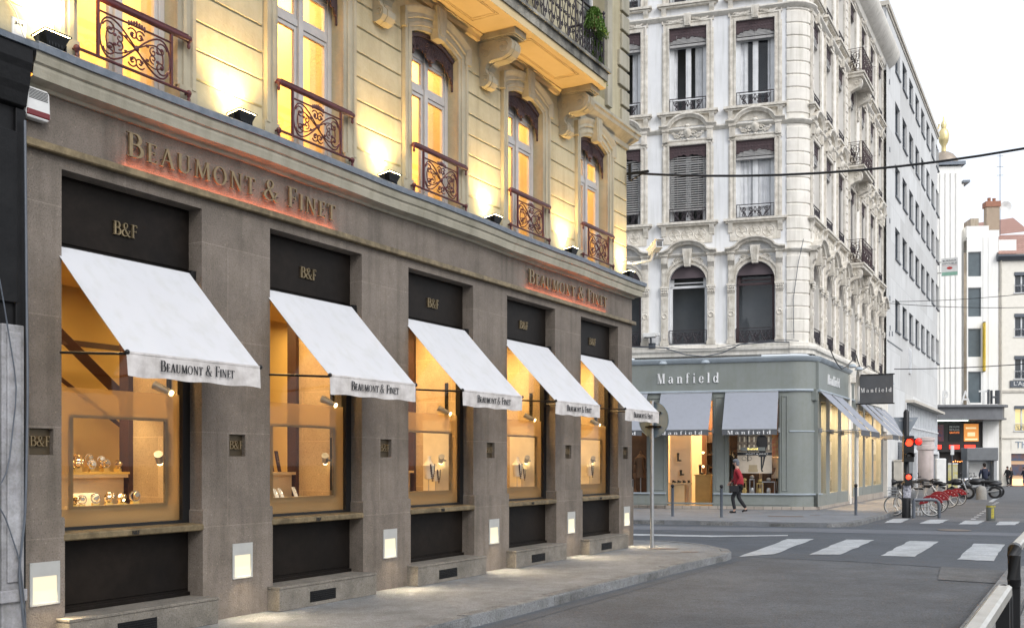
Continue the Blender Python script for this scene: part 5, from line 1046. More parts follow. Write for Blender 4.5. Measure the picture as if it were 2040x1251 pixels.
# hanging sign, arched doorway head
H = empty('hanging_sign', Sw(6.6, 0) + (0,), RS); tag(H, 'dark grey square sign with white name projecting from the side of the shop', 'sign')
mb = MB(); mb.box(-.025, .025, -1.45, -.20, 3.90, 5.0); mb.build('board', m_gval, H); mb = MB(); mb.box(-.04, .04, -1.5, 0, 5.0, 5.04); mb.box(-.04, .04, -1.5, 0, 3.86, 3.90); mb.build('bracket', m_blackm, H)
t = MB(); write(t, 'Manfield', 0, 0, .17, 1.16, 0, .012, track=.34, fat=True); mb = MB(); mb.add([(-.026 + p[1], -1.41 + (1.16 - p[0]) * 1.0 , 4.33 + p[2]) for p in t.v], t.f)
mb = MB(); mb.add([(-.026 + p[1], -.24 - p[0], 4.33 + p[2]) for p in t.v], t.f); mb.build('lettering', m_wletter, H)
mb = MB(); mb.sweep([(5.3, 4.6)] + arcpts(6.0, 4.6, .7, .62, 180, 0, 12) + [(6.7, 4.6)], [(0, 0), (0, -.2), (.08, -.25), (.16, -.3), (.2, -.3), (.2, 0)]); mb.box(5.0, 5.3, -.12, .2, 0, 4.9); mb.box(6.7, 6.95, -.10, .2, .25, 4.9); mb.box(5.3, 6.7, .0, .1, 2.9, 4.6); mb.box(6.95, 13.3, -.08, .2, 4.03, 5.25); mb.box(13.3, 15.2, 0, .2, 3.0, 5.3); mb.box(14.9, 15.2, -.03, .2, 0, 5.3)
mb.build('stone_doorway', m_trim, Mn, loc=SG, rot=(0, 0, RSM))
mb = MB(); mb.box(13.3, 14.9, .15, .2, 0, 3.0); mb.build('brown_door', mk('brown_door_paint', (.13, .11, .09), .6, bump=.1), Mn, loc=SG, rot=(0, 0, RSM))
# shop contents
m_boot = mk('black_leather', (.02, .02, .022), .35, bump=0); m_counter = mk('gilded_counter', (.45, .33, .12), .4, bump=.05)
def thing(name, lab, cat, mb, mat, loc, rz, group=None): o = mb.build(name, mat, loc=loc, rot=(0, 0, rz)); return tag(o, lab, cat, group)
def boot(mb, x, y, z, h, s=1):
    mb.lathe((x, y, z + .04), [(.035 * s, 0), (.035 * s, h * .4), (.05 * s, h), (.0, h)], 8); mb.ball((x + .05 * s, y, z + .035), .05 * s, 8, (1.5, .7, .7)); mb.box(x - .04 * s, x - .01 * s, y - .02, y + .02, z, z + .03); return mb
ent = Mw(-3.75, 1.6)
mb = MB(); mb.box(-.45, .28, -.05, .25, .1, 3.7)
for z in (1.05, 1.55, 2.05): mb.box(-.30, .12, -.06, -.05, z, z + .36)
o = thing('shelf_wall', 'warm lit niche wall with shoes just inside the shop entrance', 'shelving', mb, m_peach, Mw(-3.7, 1.3) + (0,), RM)
for i, z in enumerate((1.62, 1.12)): thing('boot', ('tall black boot in the upper niche', 'short black boot in the middle niche')[i] + ' inside the shop entrance', 'boot', boot(MB(), 0, -.12, z, .26 - .1 * i), m_boot, Mw(-3.85 + .1 * i, 1.25) + (0,), RM)
mb = MB(); mb.box(-.5, .28, -.2, .2, .83, .87)
for x in (-.46, .24):
    for y in (-.17, .17): mb.box(x - .02, x + .02, y - .02, y + .02, .1, .83)
mb.box(-.44, .05, -.15, .17, .10, .80); thing('shoe_table', 'low table of sandals just inside the shop entrance', 'table', mb, m_lwood, Mw(-3.62, .85) + (0,), RM)
for i in range(4): thing('shoe', 'dark shoe on the low table inside the shop entrance', 'shoe', boot(MB(), 0, 0, .87, .05), m_boot, Mw(-3.98 + .18 * i, .80) + (0,), RM + .4 * i, 'shoes on the low table')
mb = MB(); mb.box(-.27, .27, -.25, .25, .1, 1.12); mb.box(-.31, .31, -.29, .29, 1.12, 1.16); thing('display_plinth', 'gilded display plinth with black boots in the shop entrance', 'plinth', mb, m_counter, Mw(-2.98, 1.4) + (0,), RM)
for i, x in enumerate((-.12, .14)): thing('boot', 'black boot standing at the %s of the gilded plinth' % ('left', 'right')[i], 'boot', boot(MB(), 0, 0, 1.16, .3, 1.2), m_boot, Mw(-2.98 + x, 1.4) + (0,), RM)
mb = MB(); mb.box(-.3, .5, 0, .1, .1, 3.6); thing('brown_panel', 'tall dark brown panel at the right inside the shop entrance', 'panel', mb, mk('brown_panel', (.16, .07, .035), .6), Mw(-2.85, 2.4) + (0,), RM)
# poster in the wide shop window: a plain street scene with a walking figure
P_ = empty('window_poster', Mw(-1.72, .22) + (0,), RM); tag(P_, 'large sepia poster of a walking woman in black behind the wide shop window', 'poster')
MB().box(0, 1.14, 0, .02, 1.22, 2.55).build('sheet', mk('sepia_paper', (.62, .53, .42), .7, bump=0), P_)
mb = MB(); mb.box(0, 1.14, -.003, 0, 1.95, 2.55); r = random.Random(5)
mb.build('printed_street', mk('sepia_street', (.34, .27, .20), .7, c2=(.12, .10, .08), ns=14, bump=0), P_)
mb = MB()
for i in range(7): mb.box(.05 + i * .16, .10 + i * .16, -.005, -.003, 2.28, 2.46); mb.box(.05 + i * .16, .10 + i * .16, -.005, -.003, 2.02, 2.18)
mb.build('printed_windows', m_panel, P_)
mb = MB(); mb.prism([(.62, 2.2), (.66, 2.45), (.74, 2.50), (.90, 2.50), (.98, 2.42), (1.0, 2.15), (.93, 2.0), (.96, 1.78), (.70, 1.78), (.73, 2.0)], -.009, -.006); mb.prism([(.77, 1.78), (.83, 1.78), (.82, 1.35), (.86, 1.28), (.80, 1.27), (.78, 1.35)], -.008, -.0055); mb.prism([(.86, 1.78), (.93, 1.78), (.87, 1.50), (.83, 1.36), (.81, 1.38), (.84, 1.55)], -.0085, -.006); mb.ball((.80, -.004, 2.53), .05, 8, (1, .1, 1))
mb.box(.33, .36, -.008, -.006, 1.62, 2.5); mb.tube([(.22 + .07 * cos(a * pi / 6), -.006, 1.72 + .07 * sin(a * pi / 6)) for a in range(12)], .006, 4, close=True); mb.tube([(.40 + .07 * cos(a * pi / 6), -.006, 1.72 + .07 * sin(a * pi / 6)) for a in range(12)], .006, 4, close=True)
mb.box(0, 1.14, -.013, -.010, 1.83, 1.93); mb.build('printed_figure', m_ink, P_)
mb = MB(); sansto(mb, 'JANET & JANET', .28, 1.852, .07, .74, -.016, .004); mb.build('printed_name', m_wletter, P_)
mb = MB(); mb.box(.12, .92, -.05, -.03, 1.98, 2.10); mb.build('name_bar', m_sage, P_); mb = MB(); write(mb, 'Manfield', .34, 2.015, .06, .34, -.052, .004, track=.2, fat=True); mb.build('name_lettering', em('lit_gold', (1, .75, .2), 1.5), P_)
mb = MB(); mb.box(.36, .68, -.008, -.004, 1.26, 1.36); mb.box(.38, .66, -.007, -.004, 1.36, 1.5); mb.build('printed_chair', mk('printed_tan', (.42, .33, .2), .7, bump=0), P_)
thing('abstract_canvas', 'red and orange painted panel hanging at the right side of the wide shop window', 'picture', MB().box(0, .26, 0, .03, 1.78, 2.55), mk('red_orange_paint', (.55, .12, .04), .6, c2=(.60, .38, .10), ns=7, bump=0), Mw(-.62, .25) + (0,), RM)
for i, (u, v) in enumerate(((-1.95, .8), (-.45, .7), (-6.35, .7), (-5.1, .6))):
    M_ = empty('shop_mannequin', Mw(u, v) + (.5,), RM); tag(M_, ['dark dressed headless mannequin behind the left edge of the wide shop window', 'pale dressed mannequin at the right end of the wide shop window', 'mannequin seen in the shop window left of the entrance, farther from the entrance', 'brown coated mannequin in the shop window left of the entrance, nearer the entrance'][i], 'mannequin')
    MB().cyl((0, 0, 0), (0, 0, .75), .02).lathe((0, 0, 0), [(0, 0), (.16, 0), (.16, .02), (0, .03)], 12).build('stand', m_metal, M_)
    mb = MB(); mb.lathe((0, 0, .55), [(.0, 0), (.17, .0), (.15, .22), (.11, .38), (.15, .58), (.17, .70), (.10, .80), (.045, .84), (.045, .92), (0, .93)], 12); mb.tube([(-.16, 0, 1.24), (-.22, .02, 1.0), (-.20, -.08, .78)], .05, 7, r2=.035); mb.tube([(.16, 0, 1.24), (.22, .02, 1.0), (.20, -.08, .78)], .05, 7, r2=.035)
    mb.build('clothes', [m_boot, mk('cream_knit', (.6, .5, .4), .8), m_boot, mk('brown_wool', (.16, .09, .05), .9)][i], M_)
for i, (u, h, w) in enumerate(((-1.25, .52, .16), (-.98, .38, .22), (-.70, .44, .42), (-1.5, .42, .12), (-5.6, .5, .5), (-6.2, .4, .3))):
    b_ = MB(); b_.box(-w / 2, w / 2, -.12, .12, .5 + h - .03, .5 + h)
    for x in (-w / 2 + .01, w / 2 - .01):
        for y in (-.11, .11): b_.box(x - .008, x + .008, y - .008, y + .008, .5, .5 + h)
    b_.ball((0, 0, .5 + h + .07), .07, 8, (1.1, .8, 1)); b_.lathe((0, 0, .52), [(.06, 0), (.08, .12), (.05, .2), (0, .2)], 8)
    thing('display_stand', ['narrow metal stand with a bag under the large poster', 'short stand with a bag right of the narrow stand under the poster', 'wide glass stand below the red and orange panel', 'slim stand behind the walking person in red', 'wide stand in the shop window left of the entrance', 'small stand behind the signpost in the far left shop window'][i], 'display stand', b_, m_counter if i % 2 else m_metal, Mw(u, .45) + (0,), RM)
# ------------------------------------------------------------------ pale concrete office building
Gb = empty('office_building', Sw(0, .04) + (0,), RS); tag(Gb, 'plain pale concrete office building with rows of narrow deep windows beyond the ornate corner building', 'building')
gc = [18.0 + 2.62 * i for i in range(8)]; rows = [(8.1, 9.65), (11.65, 13.2), (14.75, 16.3), (17.85, 19.4), (20.9, 22.3)]; GE = 37.3
hs_ = [(u, u + 1.7, a, b, .15) for u in gc for a, b in rows]
mb = MB(); wall(mb, 15.15, GE, 4.85, 23.0, hs_, 0); mb.add([(GE, 0, -2), (GE, 8, -2), (GE, 8, 23), (GE, 0, 23)], [(0, 1, 2, 3)]); mb.add([(15.2, 0, 20), (15.2, 8, 20), (15.2, 8, 23), (15.2, 0, 23)], [(0, 1, 2, 3)]); mb.box(15.15, GE, .5, 8, 22.8, 22.95); mb.box(15.3, 21.8, 0, .3, -.4, 4.85); mb.build('wall', m_gconc, Gb)
mb = MB(); mb.box(15.1, GE + .1, -.12, 8, 23.0, 23.22); mb.box(15.1, GE + .06, -.05, 0, 22.86, 23.0); mb.build('parapet', m_gtrim, Gb)
for i, u in enumerate(gc):
    for j, (a, b) in enumerate(rows):
        f = MB(); f.box(u, u + .05, .12, .2, a, b); f.box(u + 1.65, u + 1.7, .12, .2, a, b); f.box(u + .05, u + 1.65, .12, .2, b - .05, b); f.box(u + .05, u + 1.65, .12, .2, a, a + .05); f.box(u + .82, u + .86, .12, .2, a + .05, b - .05); fr = f.build('window', m_greysteel, Gb)
        MB().box(u - .02, u + 1.72, -.07, .1, a - .07, a - .002).build('sill', m_greysteel, fr)
        MB().box(u, u + 1.7, .165, .19, a, b).build('pane', bpy.data.materials['dark_glazing'], fr)
mb = MB(); mb.box(21.8, GE + .1, -.45, .2, 4.72, 4.86); mb.build('ledge', m_gtrim, Gb)
mb = MB(); z = 2.25
mb.box(21.8, GE, .02, .06, 2.25, 4.72); mb.build('upper_shop_glazing', mk('pale_shop_glazing', (.38, .42, .46), .25, c2=(.24, .28, .32), ns=1.2, bump=0), Gb)
mb = MB(); u = 21.8
while u < GE: mb.box(u, u + .10, -.05, .02, 2.2, 4.72); u += .78
mb.box(21.8, GE, -.08, .02, 2.1, 2.3); mb.box(21.8, GE, -.06, .02, 3.45, 3.52)
for u in (21.8, 25.6, 29.6, 33.4, 36.9): mb.box(u, u + .42, -.10, .2, -.5, 2.2)
mb.build('shop_mullions', m_white, Gb)
mb = MB(); mb.box(22, GE, .1, .15, -.4, 2.2); mb.build('shop_window_glass', bpy.data.materials['dark_glazing'], Gb)
mb = MB(); mb.box(22.9, 23.7, -.06, 0, 6.35, 7.7)
for i in range(12): mb.box(22.95, 23.65, -.08, -.06, 6.42 + i * .10, 6.47 + i * .10)
mb.build('louvre', m_white, Gb)
mb = MB(); mb.box(15.4, 20.5, -.02, 0, 7.3, 7.36)
for z, u in ((7.9, 16.2), (7.6, 16.0), (9.3, 16.1), (13.0, 16.1), (16.4, 16.1), (19.6, 16.0), (7.7, 16.9)): mb.box(u, u + .18, -.02, .0, z, z + .22)
mb.box(18.9, 20.2, -.03, 0, -.3, 2.6)
for i in range(20): mb.box(18.95, 20.15, -.05, -.03, -.2 + i * .135, -.12 + i * .135)
mb.build('shutter_and_vents', m_greysteel, Gb)
cb_ = MB(); cb_.box(-.35, .35, -.35, 0, -.1, 1.7); cb_.box(-.39, .39, -.39, .02, 1.7, 1.76); cb_.box(-.31, -.02, -.36, -.35, .1, 1.6); cb_.box(.02, .31, -.36, -.35, .1, 1.6); thing('utility_cabinet', 'tall cream utility cabinet against the wall beyond the grey shop', 'cabinet', cb_, m_gtrim, Sw(17.2, -.05) + (-.05,), RS)
Bq = empty('projecting_sign', Sw(GE - .6, 0) + (0,), RS); tag(Bq, 'small white office letting board projecting from the far end of the concrete building', 'sign')
MB().box(-.03, .03, -1.25, -.25, 13.7, 14.85).build('board', m_lwhite, Bq)
MB().box(-.03, .03, -.25, 0, 14.6, 14.64).box(-.03, .03, -.25, 0, 13.9, 13.94).build('bracket', m_blackm, Bq)
t = MB(); sansto(t, 'BUREAUX', .08, .92, .17, .84, 0, .01); sansto(t, 'DISPONIBLES', .04, .74, .16, .92, 0, .01); mb = MB(); mb.add([(-.032 + p[1], -.25 - p[0], 13.7 + p[2]) for p in t.v], t.f); mb.build('lettering', m_ink, Bq)
t = MB(); t.ball((.5, 0, .5), .09, 8, (2, .1, 1)); t.box(.05, .95, -.005, 0, .655, .67); mb = MB(); mb.add([(-.034 + p[1] * .1, -.25 - p[0], 13.7 + p[2]) for p in t.v], t.f); mb.build('emblem', mk('sign_red', (.5, .03, .03), .5, bump=0), Bq)
MB().box(-.036, -.031, -1.22, -.28, 13.72, 13.95).build('green_band', mk('sign_green', (.25, .45, .35), .5, bump=0), Bq)
# ------------------------------------------------------------------ cinema and buildings at the end of the side street
XE = Vector((38.25, 92)); RC = radians(-6)
m_cin = mk('cinema_white_render', (.90, .885, .85), .85, c2=(.86, .845, .80), ns=.3, bump=.05, streak=.06)
Cb = empty('cinema_building', (XE.x, XE.y, -.5), RC); tag(Cb, 'white cinema with fluted tower, golden figure on a dome and curved canopy', 'building')
mb = MB(); mb.box(-3, 2.05, 0, 6, 5.4, 28.6)
for i in range(7): mb.box(-1.2 + i * .46, -1.0 + i * .46, -.12, 0, 6.6, 28.0)
mb.box(2.05, 2.5, .8, 6, 5.4, 27.2); mb.build('tower', m_cin, Cb)
mb = MB(); mb.box(-3.1, 2.35, -.25, 6.1, 28.7, 29.0); mb.box(2.4, 3.0, .6, 6, 27.3, 27.5); mb.build('tower_ledge', m_lead, Cb)
mb = MB(); mb.lathe((1.0, 1.6, 29.0), [(1.30, 0), (1.28, .25), (1.15, .65), (.85, 1.05), (.45, 1.3), (0, 1.4)], 20); mb.build('dome', mk('weathered_copper_dome', (.36, .30, .24), .5, .3, bump=.1), Cb)
mb = MB(); mb.lathe((1.0, 1.6, 30.4), [(.22, 0), (.2, .5), (.42, .9), (.50, 1.5), (.36, 1.9), (.20, 2.1), (.26, 2.4), (.2, 2.65), (.09, 2.8), (.08, 3.1), (.0, 3.3)], 10); mb.tube([(.7, 1.6, 31.8), (.4, 1.6, 32.3), (.62, 1.6, 32.9)], .09, 6); mb.build('gilded_figure', mk('gilding', (.80, .66, .34), .4, .7, bump=.1), Cb)
mb = MB(); wb = [(7.4, 10.2), (11.5, 14.05), (15.1, 17.7), (18.7, 20.9)]
wall(mb, 2.5, 5.25, 5.4, 22.2, [(2.62, 3.75, a, b, .25) for a, b in wb], 0); mb.box(2.5, 4.4, 0.001, 3, 22.2, 23.2); mb.box(4.4, 5.3, .001, 3, 22.2, 22.8); mb.box(5.25, 6.9, .4, 1.0, 17.8, 22.0); mb.box(2.5, 5.25, .3, 6, 22.0, 22.2); mb.box(5.2, 5.25, 0, 6, 5.4, 22.2)
mb.box(3.9, 4.0, -.04, 0, 6.6, 22.2); mb.box(4.35, 4.45, -.04, 0, 6.6, 22.2); mb.box(2.5, 2.6, -.06, 0, 6.6, 22.2); mb.build('wing_wall', m_cin, Cb)
for a, b in wb:
    f = MB().box(2.60, 2.66, .1, .2, a, b).box(3.71, 3.77, .1, .2, a, b).box(2.6, 3.77, .1, .2, b - .06, b).build('window', m_metal, Cb); MB().box(2.62, 3.75, .18, .22, a, b).build('pane', mk('blue_grey_pane', (.10, .13, .145), .3, bump=0) if a == wb[0][0] else bpy.data.materials['blue_grey_pane'], f)
mb = MB(); mb.prism([(-3, 0)] + [(x, -2.2 + .0 * x) for x in (-3, 0, 3, 4.2)] + [(4.9, -1.9), (5.3, -1.2), (5.35, 0)], 5.95, 6.9, 'xy'); mb.prism([(-3, 0), (-3, -2.5), (4.3, -2.5), (5.1, -2.2), (5.55, -1.4), (5.6, 0)], 6.9, 7.1, 'xy'); mb.prism([(-3, 0), (-3, -2.35), (4.25, -2.35), (5.0, -2.05), (5.45, -1.3), (5.5, 0)], 5.8, 5.95, 'xy'); mb.build('canopy', mk('canopy_grey', (.16, .165, .175), .5, bump=.05), Cb)
mb = MB(); mb.box(-.6, 2.0, -1.9, -1.8, 5.70, 5.78); mb.build('canopy_tube_light', em('green_white_tube', (.75, 1, .8), 4), Cb)
mb = MB(); mb.box(-3, 3.75, .6, .7, -.5, 6); mb.box(-3, 3.75, -.3, -.1, 3.0, 5.7); mb.box(3.55, 3.75, -.3, .7, -.5, 5.7); mb.build('entrance_surround', mk('cinema_black', (.02, .017, .016), .5, bump=0), Cb)
mb = MB(); mb.box(3.75, 5.25, -.05, 3, -.5, 5.8); mb.box(3.85, 4.3, -.12, -.05, -.5, 5.8); mb.build('entrance_pillar', m_cin, Cb)
mb = MB()
for (ch, x, w) in (('P', -.35, .55), ('A', 1.25, .8), ('T', 2.75, .85)): sansto(mb, ch, x, 7.15, 1.75, w, -2.3, .12)
mb.build('lettering', m_lwhite, Cb); mb = MB(); sansto(mb, 'H', 3.72, 7.15, 1.75, .55, -2.3, .4); mb.box(3.5, 3.62, -2.5, -2.2, 7.15, 8.4); mb.box(4.35, 4.5, -2.4, -2.1, 7.15, 8.35); mb.build('unlit_lettering', m_gval, Cb)
def poster(x, z, w, h, mat, nm='poster_panel'): return MB().box(x, x + w, -.36, -.31, z, z + h).build(nm, mat, Cb)
p1 = poster(2.15, 3.95, 1.25, 1.55, em('orange_backlit', (1, .38, .08), .24)); MB().box(2.25, 3.3, -.37, -.36, 4.05, 4.2).box(2.45, 3.1, -.37, -.36, 4.4, 4.75).box(2.3, 3.2, -.37, -.36, 5.05, 5.2).build('printing', em('pale_print', (1, .8, .45), .35), p1)
p2 = poster(.85, 3.95, 1.0, 1.55, m_blackm); t = MB(); sansto(t, 'DE FILMS', .9, 5.15, .24, .85, -.365, .02); sansto(t, 'DE PLACES', .9, 4.9, .22, .85, -.365, .02); t.build('lettering', m_lwhite, p2); t = MB(); sansto(t, 'GRATUITE', .9, 4.64, .24, .85, -.365, .02); t.build('lettering', em('orange_lettering', (1, .25, .05), .6), p2)
poster(-.1, 3.95, .5, 1.5, mk('dark_blue_poster', (.04, .04, .10), .4, c2=(.25, .05, .03), ns=3, bump=0))
for x, w in ((-.1, .3), (.9, .85), (2.2, .9)): MB().box(x, x + w, -.40, -.31, 3.28, 3.62).build('red_neon', em('red_neon', (1, .03, .015), 2.0) if w == .3 else bpy.data.materials['red_neon'], Cb)
mb = MB()
for i in range(16): (i in (7, 8)) or mb.ball((-.3 + i * .19, .2, 2.15 + .03 * sin(i * 2)), .05, 6)
mb.build('bulb_string', em('warm_bulbs', (1, .32, .08), 3), Cb)
mb = MB(); mb.box(2.1, 3.3, .1, .15, 2.2, 2.9); yb = mb.build('yellow_banner', mk('dull_yellow', (.35, .27, .03), .6, bump=0), Cb)
mb = MB(); mb.box(-1, 1.4, .0, .06, .35, 2.0); mb.build('snack_window', em('snack_window_glow', (1, .8, .6), .55, (.5, .45, .4)), Cb)
mb = MB()
for i in range(9): mb.box(-.9 + i * .27, -.86 + i * .27, -.03, 0, .3, 2.05)
mb.box(-1, 1.45, -.05, .06, -.3, .35); mb.build('snack_counter', m_gtrim, Cb)
mb = MB(); mb.box(2.0, 3.4, .55, .6, -.5, 2.0); mb.box(2.5, 2.75, .5, .55, .9, 1.2); mb.build('door_leaf', m_blackm, Cb)
Yb = empty('yellow_wall_banner', (XE.x + 3.85 * cos(RC), XE.y + 3.85 * sin(RC), 0), RC); tag(Yb, 'tall narrow yellow banner projecting beside the cinema windows', 'banner')
MB().box(0, .10, -.55, -.05, 9.7, 14.0).build('cloth', mk('banner_yellow', (.80, .55, .05), .6, bump=0), Yb); MB().box(.02, .06, -.6, 0, 14.0, 14.08).box(.02, .06, -.6, 0, 9.62, 9.7).box(.02, .06, -.3, 0, 11.8, 11.85).build('bracket', m_blackm, Yb)
Tb = empty('plain_building', (XE.x + 5.3 * cos(RC), XE.y + 5.3 * sin(RC), -.5), RC); tag(Tb, 'cream building with grey shuttered windows and a shop, right of the cinema', 'building')
tw = [(1.30, 2.55), (4.2, 5.45), (7.1, 8.35)]; tr = [(4.9, 7.1), (9.55, 11.55), (13.3, 15.3), (17.2, 19.0)]
mb = MB(); wall(mb, 0, 12, 3.0, 20.2, [(a, b, c, d, .25) for a, b in tw for c, d in tr], 0); mb.box(0, 1.0, -.03, .3, -.5, 3.0); mb.box(1.0, 12, -.03, .3, 2.85, 4.2); mb.box(0, 12, .3, 6, 20, 20.2); mb.build('wall', mk('cream_plaster', (.84, .80, .71), .85, c2=(.78, .74, .65), bump=.05), Tb)
mb = MB(); mb.extrx([(0, 20.0), (-.3, 20.1), (-.55, 20.35), (-.55, 20.5), (.3, 20.6)], -.25, 12); mb.build('eaves', m_greysteel, Tb)
mb = MB(); mb.add([(-.2, -.5, 20.55), (12, -.5, 20.55), (12, 5, 23.4), (-.2, 5, 23.4)], [(0, 1, 2, 3)]); mb.build('roof', mk('red_roof_tiles', (.44, .26, .21), .8, c2=(.34, .19, .15), ns=6, bump=.5, bs=12, joints=(.3, .35, .03, .6)), Tb)
mb = MB(); mb.box(0, 12, -.10, 0, 8.3, 8.5); mb.box(0, 12, -.07, 0, 4.15, 4.27); mb.cyl((.12, -.12, -.4), (.12, -.12, 20.2), .06, n=6); mb.build('string_course', m_gtrim, Tb)
for a, b in tw:
    for j, (c, d) in enumerate(tr):
        f = MB(); f.box(a, a + .09, .12, .2, c, d); f.box(b - .09, b, .12, .2, c, d); f.box((a + b) / 2 - .06, (a + b) / 2 + .06, .12, .2, c, d); f.box(a, b, .12, .2, d - .1, d); f.box(a, b, .12, .2, c + .6, c + .66); f.box(a - .1, b + .1, -.08, 0, c - .1, c - .02); f = f.build('window', m_white, Tb)
        MB().box(a, b, .19, .22, c, d).build('pane', em('lit_room_pane', (1, .75, .3), .5, (.3, .3, .2)) if (j == 0 and a < 2) else bpy.data.materials['dark_glazing'], f)
        MB().box(a - .02, b + .02, -.08, .12, d - .3, d).build('blind_box', m_greysteel, f)
        r_ = MB(); small_rail(r_, (b - a) / 2 - .02, c + .02, c + .75 if j else c + .55, -.1, 2, .015); o = r_.build('window_railing', m_greysteel, f); o.location = ((a + b) / 2, 0, 0)
mb = MB(); mb.box(.9, 4.0, -.12, -.02, 8.75, 9.35); bd = mb.build('name_board', m_greysteel, Tb); t = MB(); sansto(t, "L'Appart", 1.15, 8.9, .52, 2.0, -.13, .02); t.build('lettering', m_lwhite, bd)
t = MB(); sansto(t, 'Thomas', 1.35, 3.35, .85, 2.7, -.04, .06); t.build('shop_lettering', mk('blue_grey_letters', (.30, .36, .42), .4, bump=0), Tb)
mb = MB(); mb.box(1.0, 12, .25, .3, 0, 2.85); mb.build('shop_window', em('travel_shop_glow', (1, .62, .35), .35, (.2, .15, .12)), Tb)
mb = MB(); mb.box(1.0, 12, .1, .25, 2.2, 2.85); mb.box(3.0, 3.15, .1, .25, 0, 2.85); mb.box(1.1, 2.9, .15, .2, .9, 1.9); mb.build('shop_window_displays', mk('blue_screen', (.05, .10, .18), .4, c2=(.18, .08, .05), ns=2, bump=0), Tb)
mb = MB(); mb.box(1.2, 2.8, .16, .24, .0, .6); mb.build('lit_counter', em('lit_counter_glow', (1, .5, .2), 1.6), Tb)
Rb = empty('tiled_roof_house', (XE.x + 2.6, XE.y + 14, -.5), RC); tag(Rb, 'red tiled roof and pale gable rising behind the cinema', 'building')
mb = MB(); mb.box(0, 12, 0, 8, 0, 24.6); mb.box(6.2, 7, -.5, 4, 22, 27); mb.build('wall', mk('old_plaster', (.55, .47, .36), .9, c2=(.4, .33, .25), ns=1, bump=.3, streak=.3), Rb)
mb = MB(); mb.add([(-.3, -.4, 24.4), (12, -.4, 25.6), (12, 4, 28.0), (.8, 4, 26.6)], [(0, 1, 2, 3)]); mb.build('roof', bpy.data.materials['red_roof_tiles'], Rb)
Ch = empty('brick_chimney', (XE.x + 6.25, XE.y + 4.0, -.5), RC); tag(Ch, 'tall narrow brick chimney stack with pots and a television aerial', 'chimney')
MB().box(0, 1.15, 0, .8, 18, 26.0).build('stack', mk('old_brick', (.27, .21, .16), .9, c2=(.38, .31, .23), ns=6, bump=.4, joints=(.25, .12, .02, 1.5)), Ch); MB().box(-.1, 1.25, -.1, .9, 26.0, 26.5).lathe((.35, .4, 26.5), [(.14, 0), (.17, .4), (0, .4)], 8).lathe((.8, .4, 26.5), [(.14, 0), (.17, .35), (0, .35)], 8).build('cap', mk('terracotta_cap', (.36, .17, .11), .8), Ch)
An = empty('aerial_mast', (XE.x + 7.6, XE.y + 4.2, -.5), RC); tag(An, 'thin mast with a white satellite dish beside the brick chimney', 'aerial')
mb = MB(); mb.cyl((0, 0, 20), (0, 0, 31), .03, n=5)
for z in (30.8, 29.8, 29): mb.cyl((-.3, 0, z), (.3, 0, z), .02, n=4)
mb.build('mast', m_greysteel, An); MB().lathe((.45, -.2, 26), [(0, .15), (.3, .1), (.52, 0), (.54, 0), (.3, .14), (0, .19)], 14, 'y').build('dish', m_lwhite, An)
# ------------------------------------------------------------------ street furniture
def bollard(x, y, lab):
    o = empty('bollard', (x, y, 0)); tag(o, lab, 'bollard', 'slim bollards on the far pavement')
    MB().lathe((0, 0, 0), [(0, 0), (.055, 0), (.055, .01), (.042, .015), (.042, .80), (.048, .81), (.048, .83)], 14).build('post', m_greysteel, o)
    MB().lathe((0, 0, .83), [(.045, 0), (.03, .012), (.05, .04), (.056, .065), (.045, .10), (.02, .118), (0, .12)], 14).build('cap', m_blackm, o)
bollard(4.74, 30.22, 'slim grey bollard with black ball top in front of the shop entrance'); bollard(6.07, 29.67, 'slim grey bollard with black ball top left of the person in red'); bollard(10.34, 30.79, 'slim grey bollard on the pavement corner beyond the rounded shop corner')
Rs = empty('road_sign', (2.62, 19.15, 0)); tag(Rs, 'round road sign seen from behind on a bare steel pole at the pavement corner', 'road sign')
MB().cyl((0, 0, 0), (0, 0, 2.72), .034, n=14).cyl((0, 0, 2.72), (0, 0, 2.74), .036, n=12).build('pole', m_metal, Rs)
ang = radians(-42)
MB().lathe((0, .055, 2.39), [(0, 0), (.325, 0), (.332, -.012), (.332, .012), (.325, .014), (0, .014)], 36, 'y').build('disc', mk('grey_sign_back', (.17, .225, .27), .6, bump=.03), Rs, rot=(0, 0, ang))
MB().box(-.17, .17, .02, .05, 2.50, 2.535).box(-.17, .17, .02, .05, 2.24, 2.275).box(-.05, .05, -.045, .02, 2.49, 2.545).box(-.05, .05, -.045, .02, 2.23, 2.285).build('brackets', m_blackm, Rs, rot=(0, 0, ang))
# traffic light
TL = empty('traffic_light', (12.13, 31.5, -.12), radians(-8)); tag(TL, 'black traffic light post showing red, stickers on its base, in front of the red bikes', 'traffic light')
MB().lathe((0, 0, 0), [(.13, 0), (.13, 1.05), (.11, 1.1), (.085, 1.15), (.085, 3.25), (.05, 3.32), (0, 3.34)], 16).build('post', m_blackm, TL)
mb = MB(); mb.box(-.14, .16, -.30, -.06, 2.04, 2.52); mb.box(-.14, .16, -.30, -.06, 1.72, 2.04)
for z in (2.33, 1.90): mb.lathe((.01, -.30, z), [(.125, 0), (.13, -.17), (.115, -.17), (.115, 0)], 18, 'y', radians(-10), radians(190))
for z in (2.33, 1.90): mb.box(.16, .40, -.22, -.10, z - .10, z + .10) if z > 2 else None
mb.build('signal_head', m_blackm, TL, bevel=.015)
MB().lathe((.01, -.302, 2.31), [(0, -.03), (.07, -.022), (.11, 0)], 18, 'y').build('red_lens', em('red_signal', (1, .035, .012), 3.0), TL)
MB().lathe((.31, -.222, 2.34), [(0, -.04), (.07, -.025), (.10, 0)], 14, 'y').build('side_lens', em('red_signal_dim', (1, .02, .012), 1.0), TL)
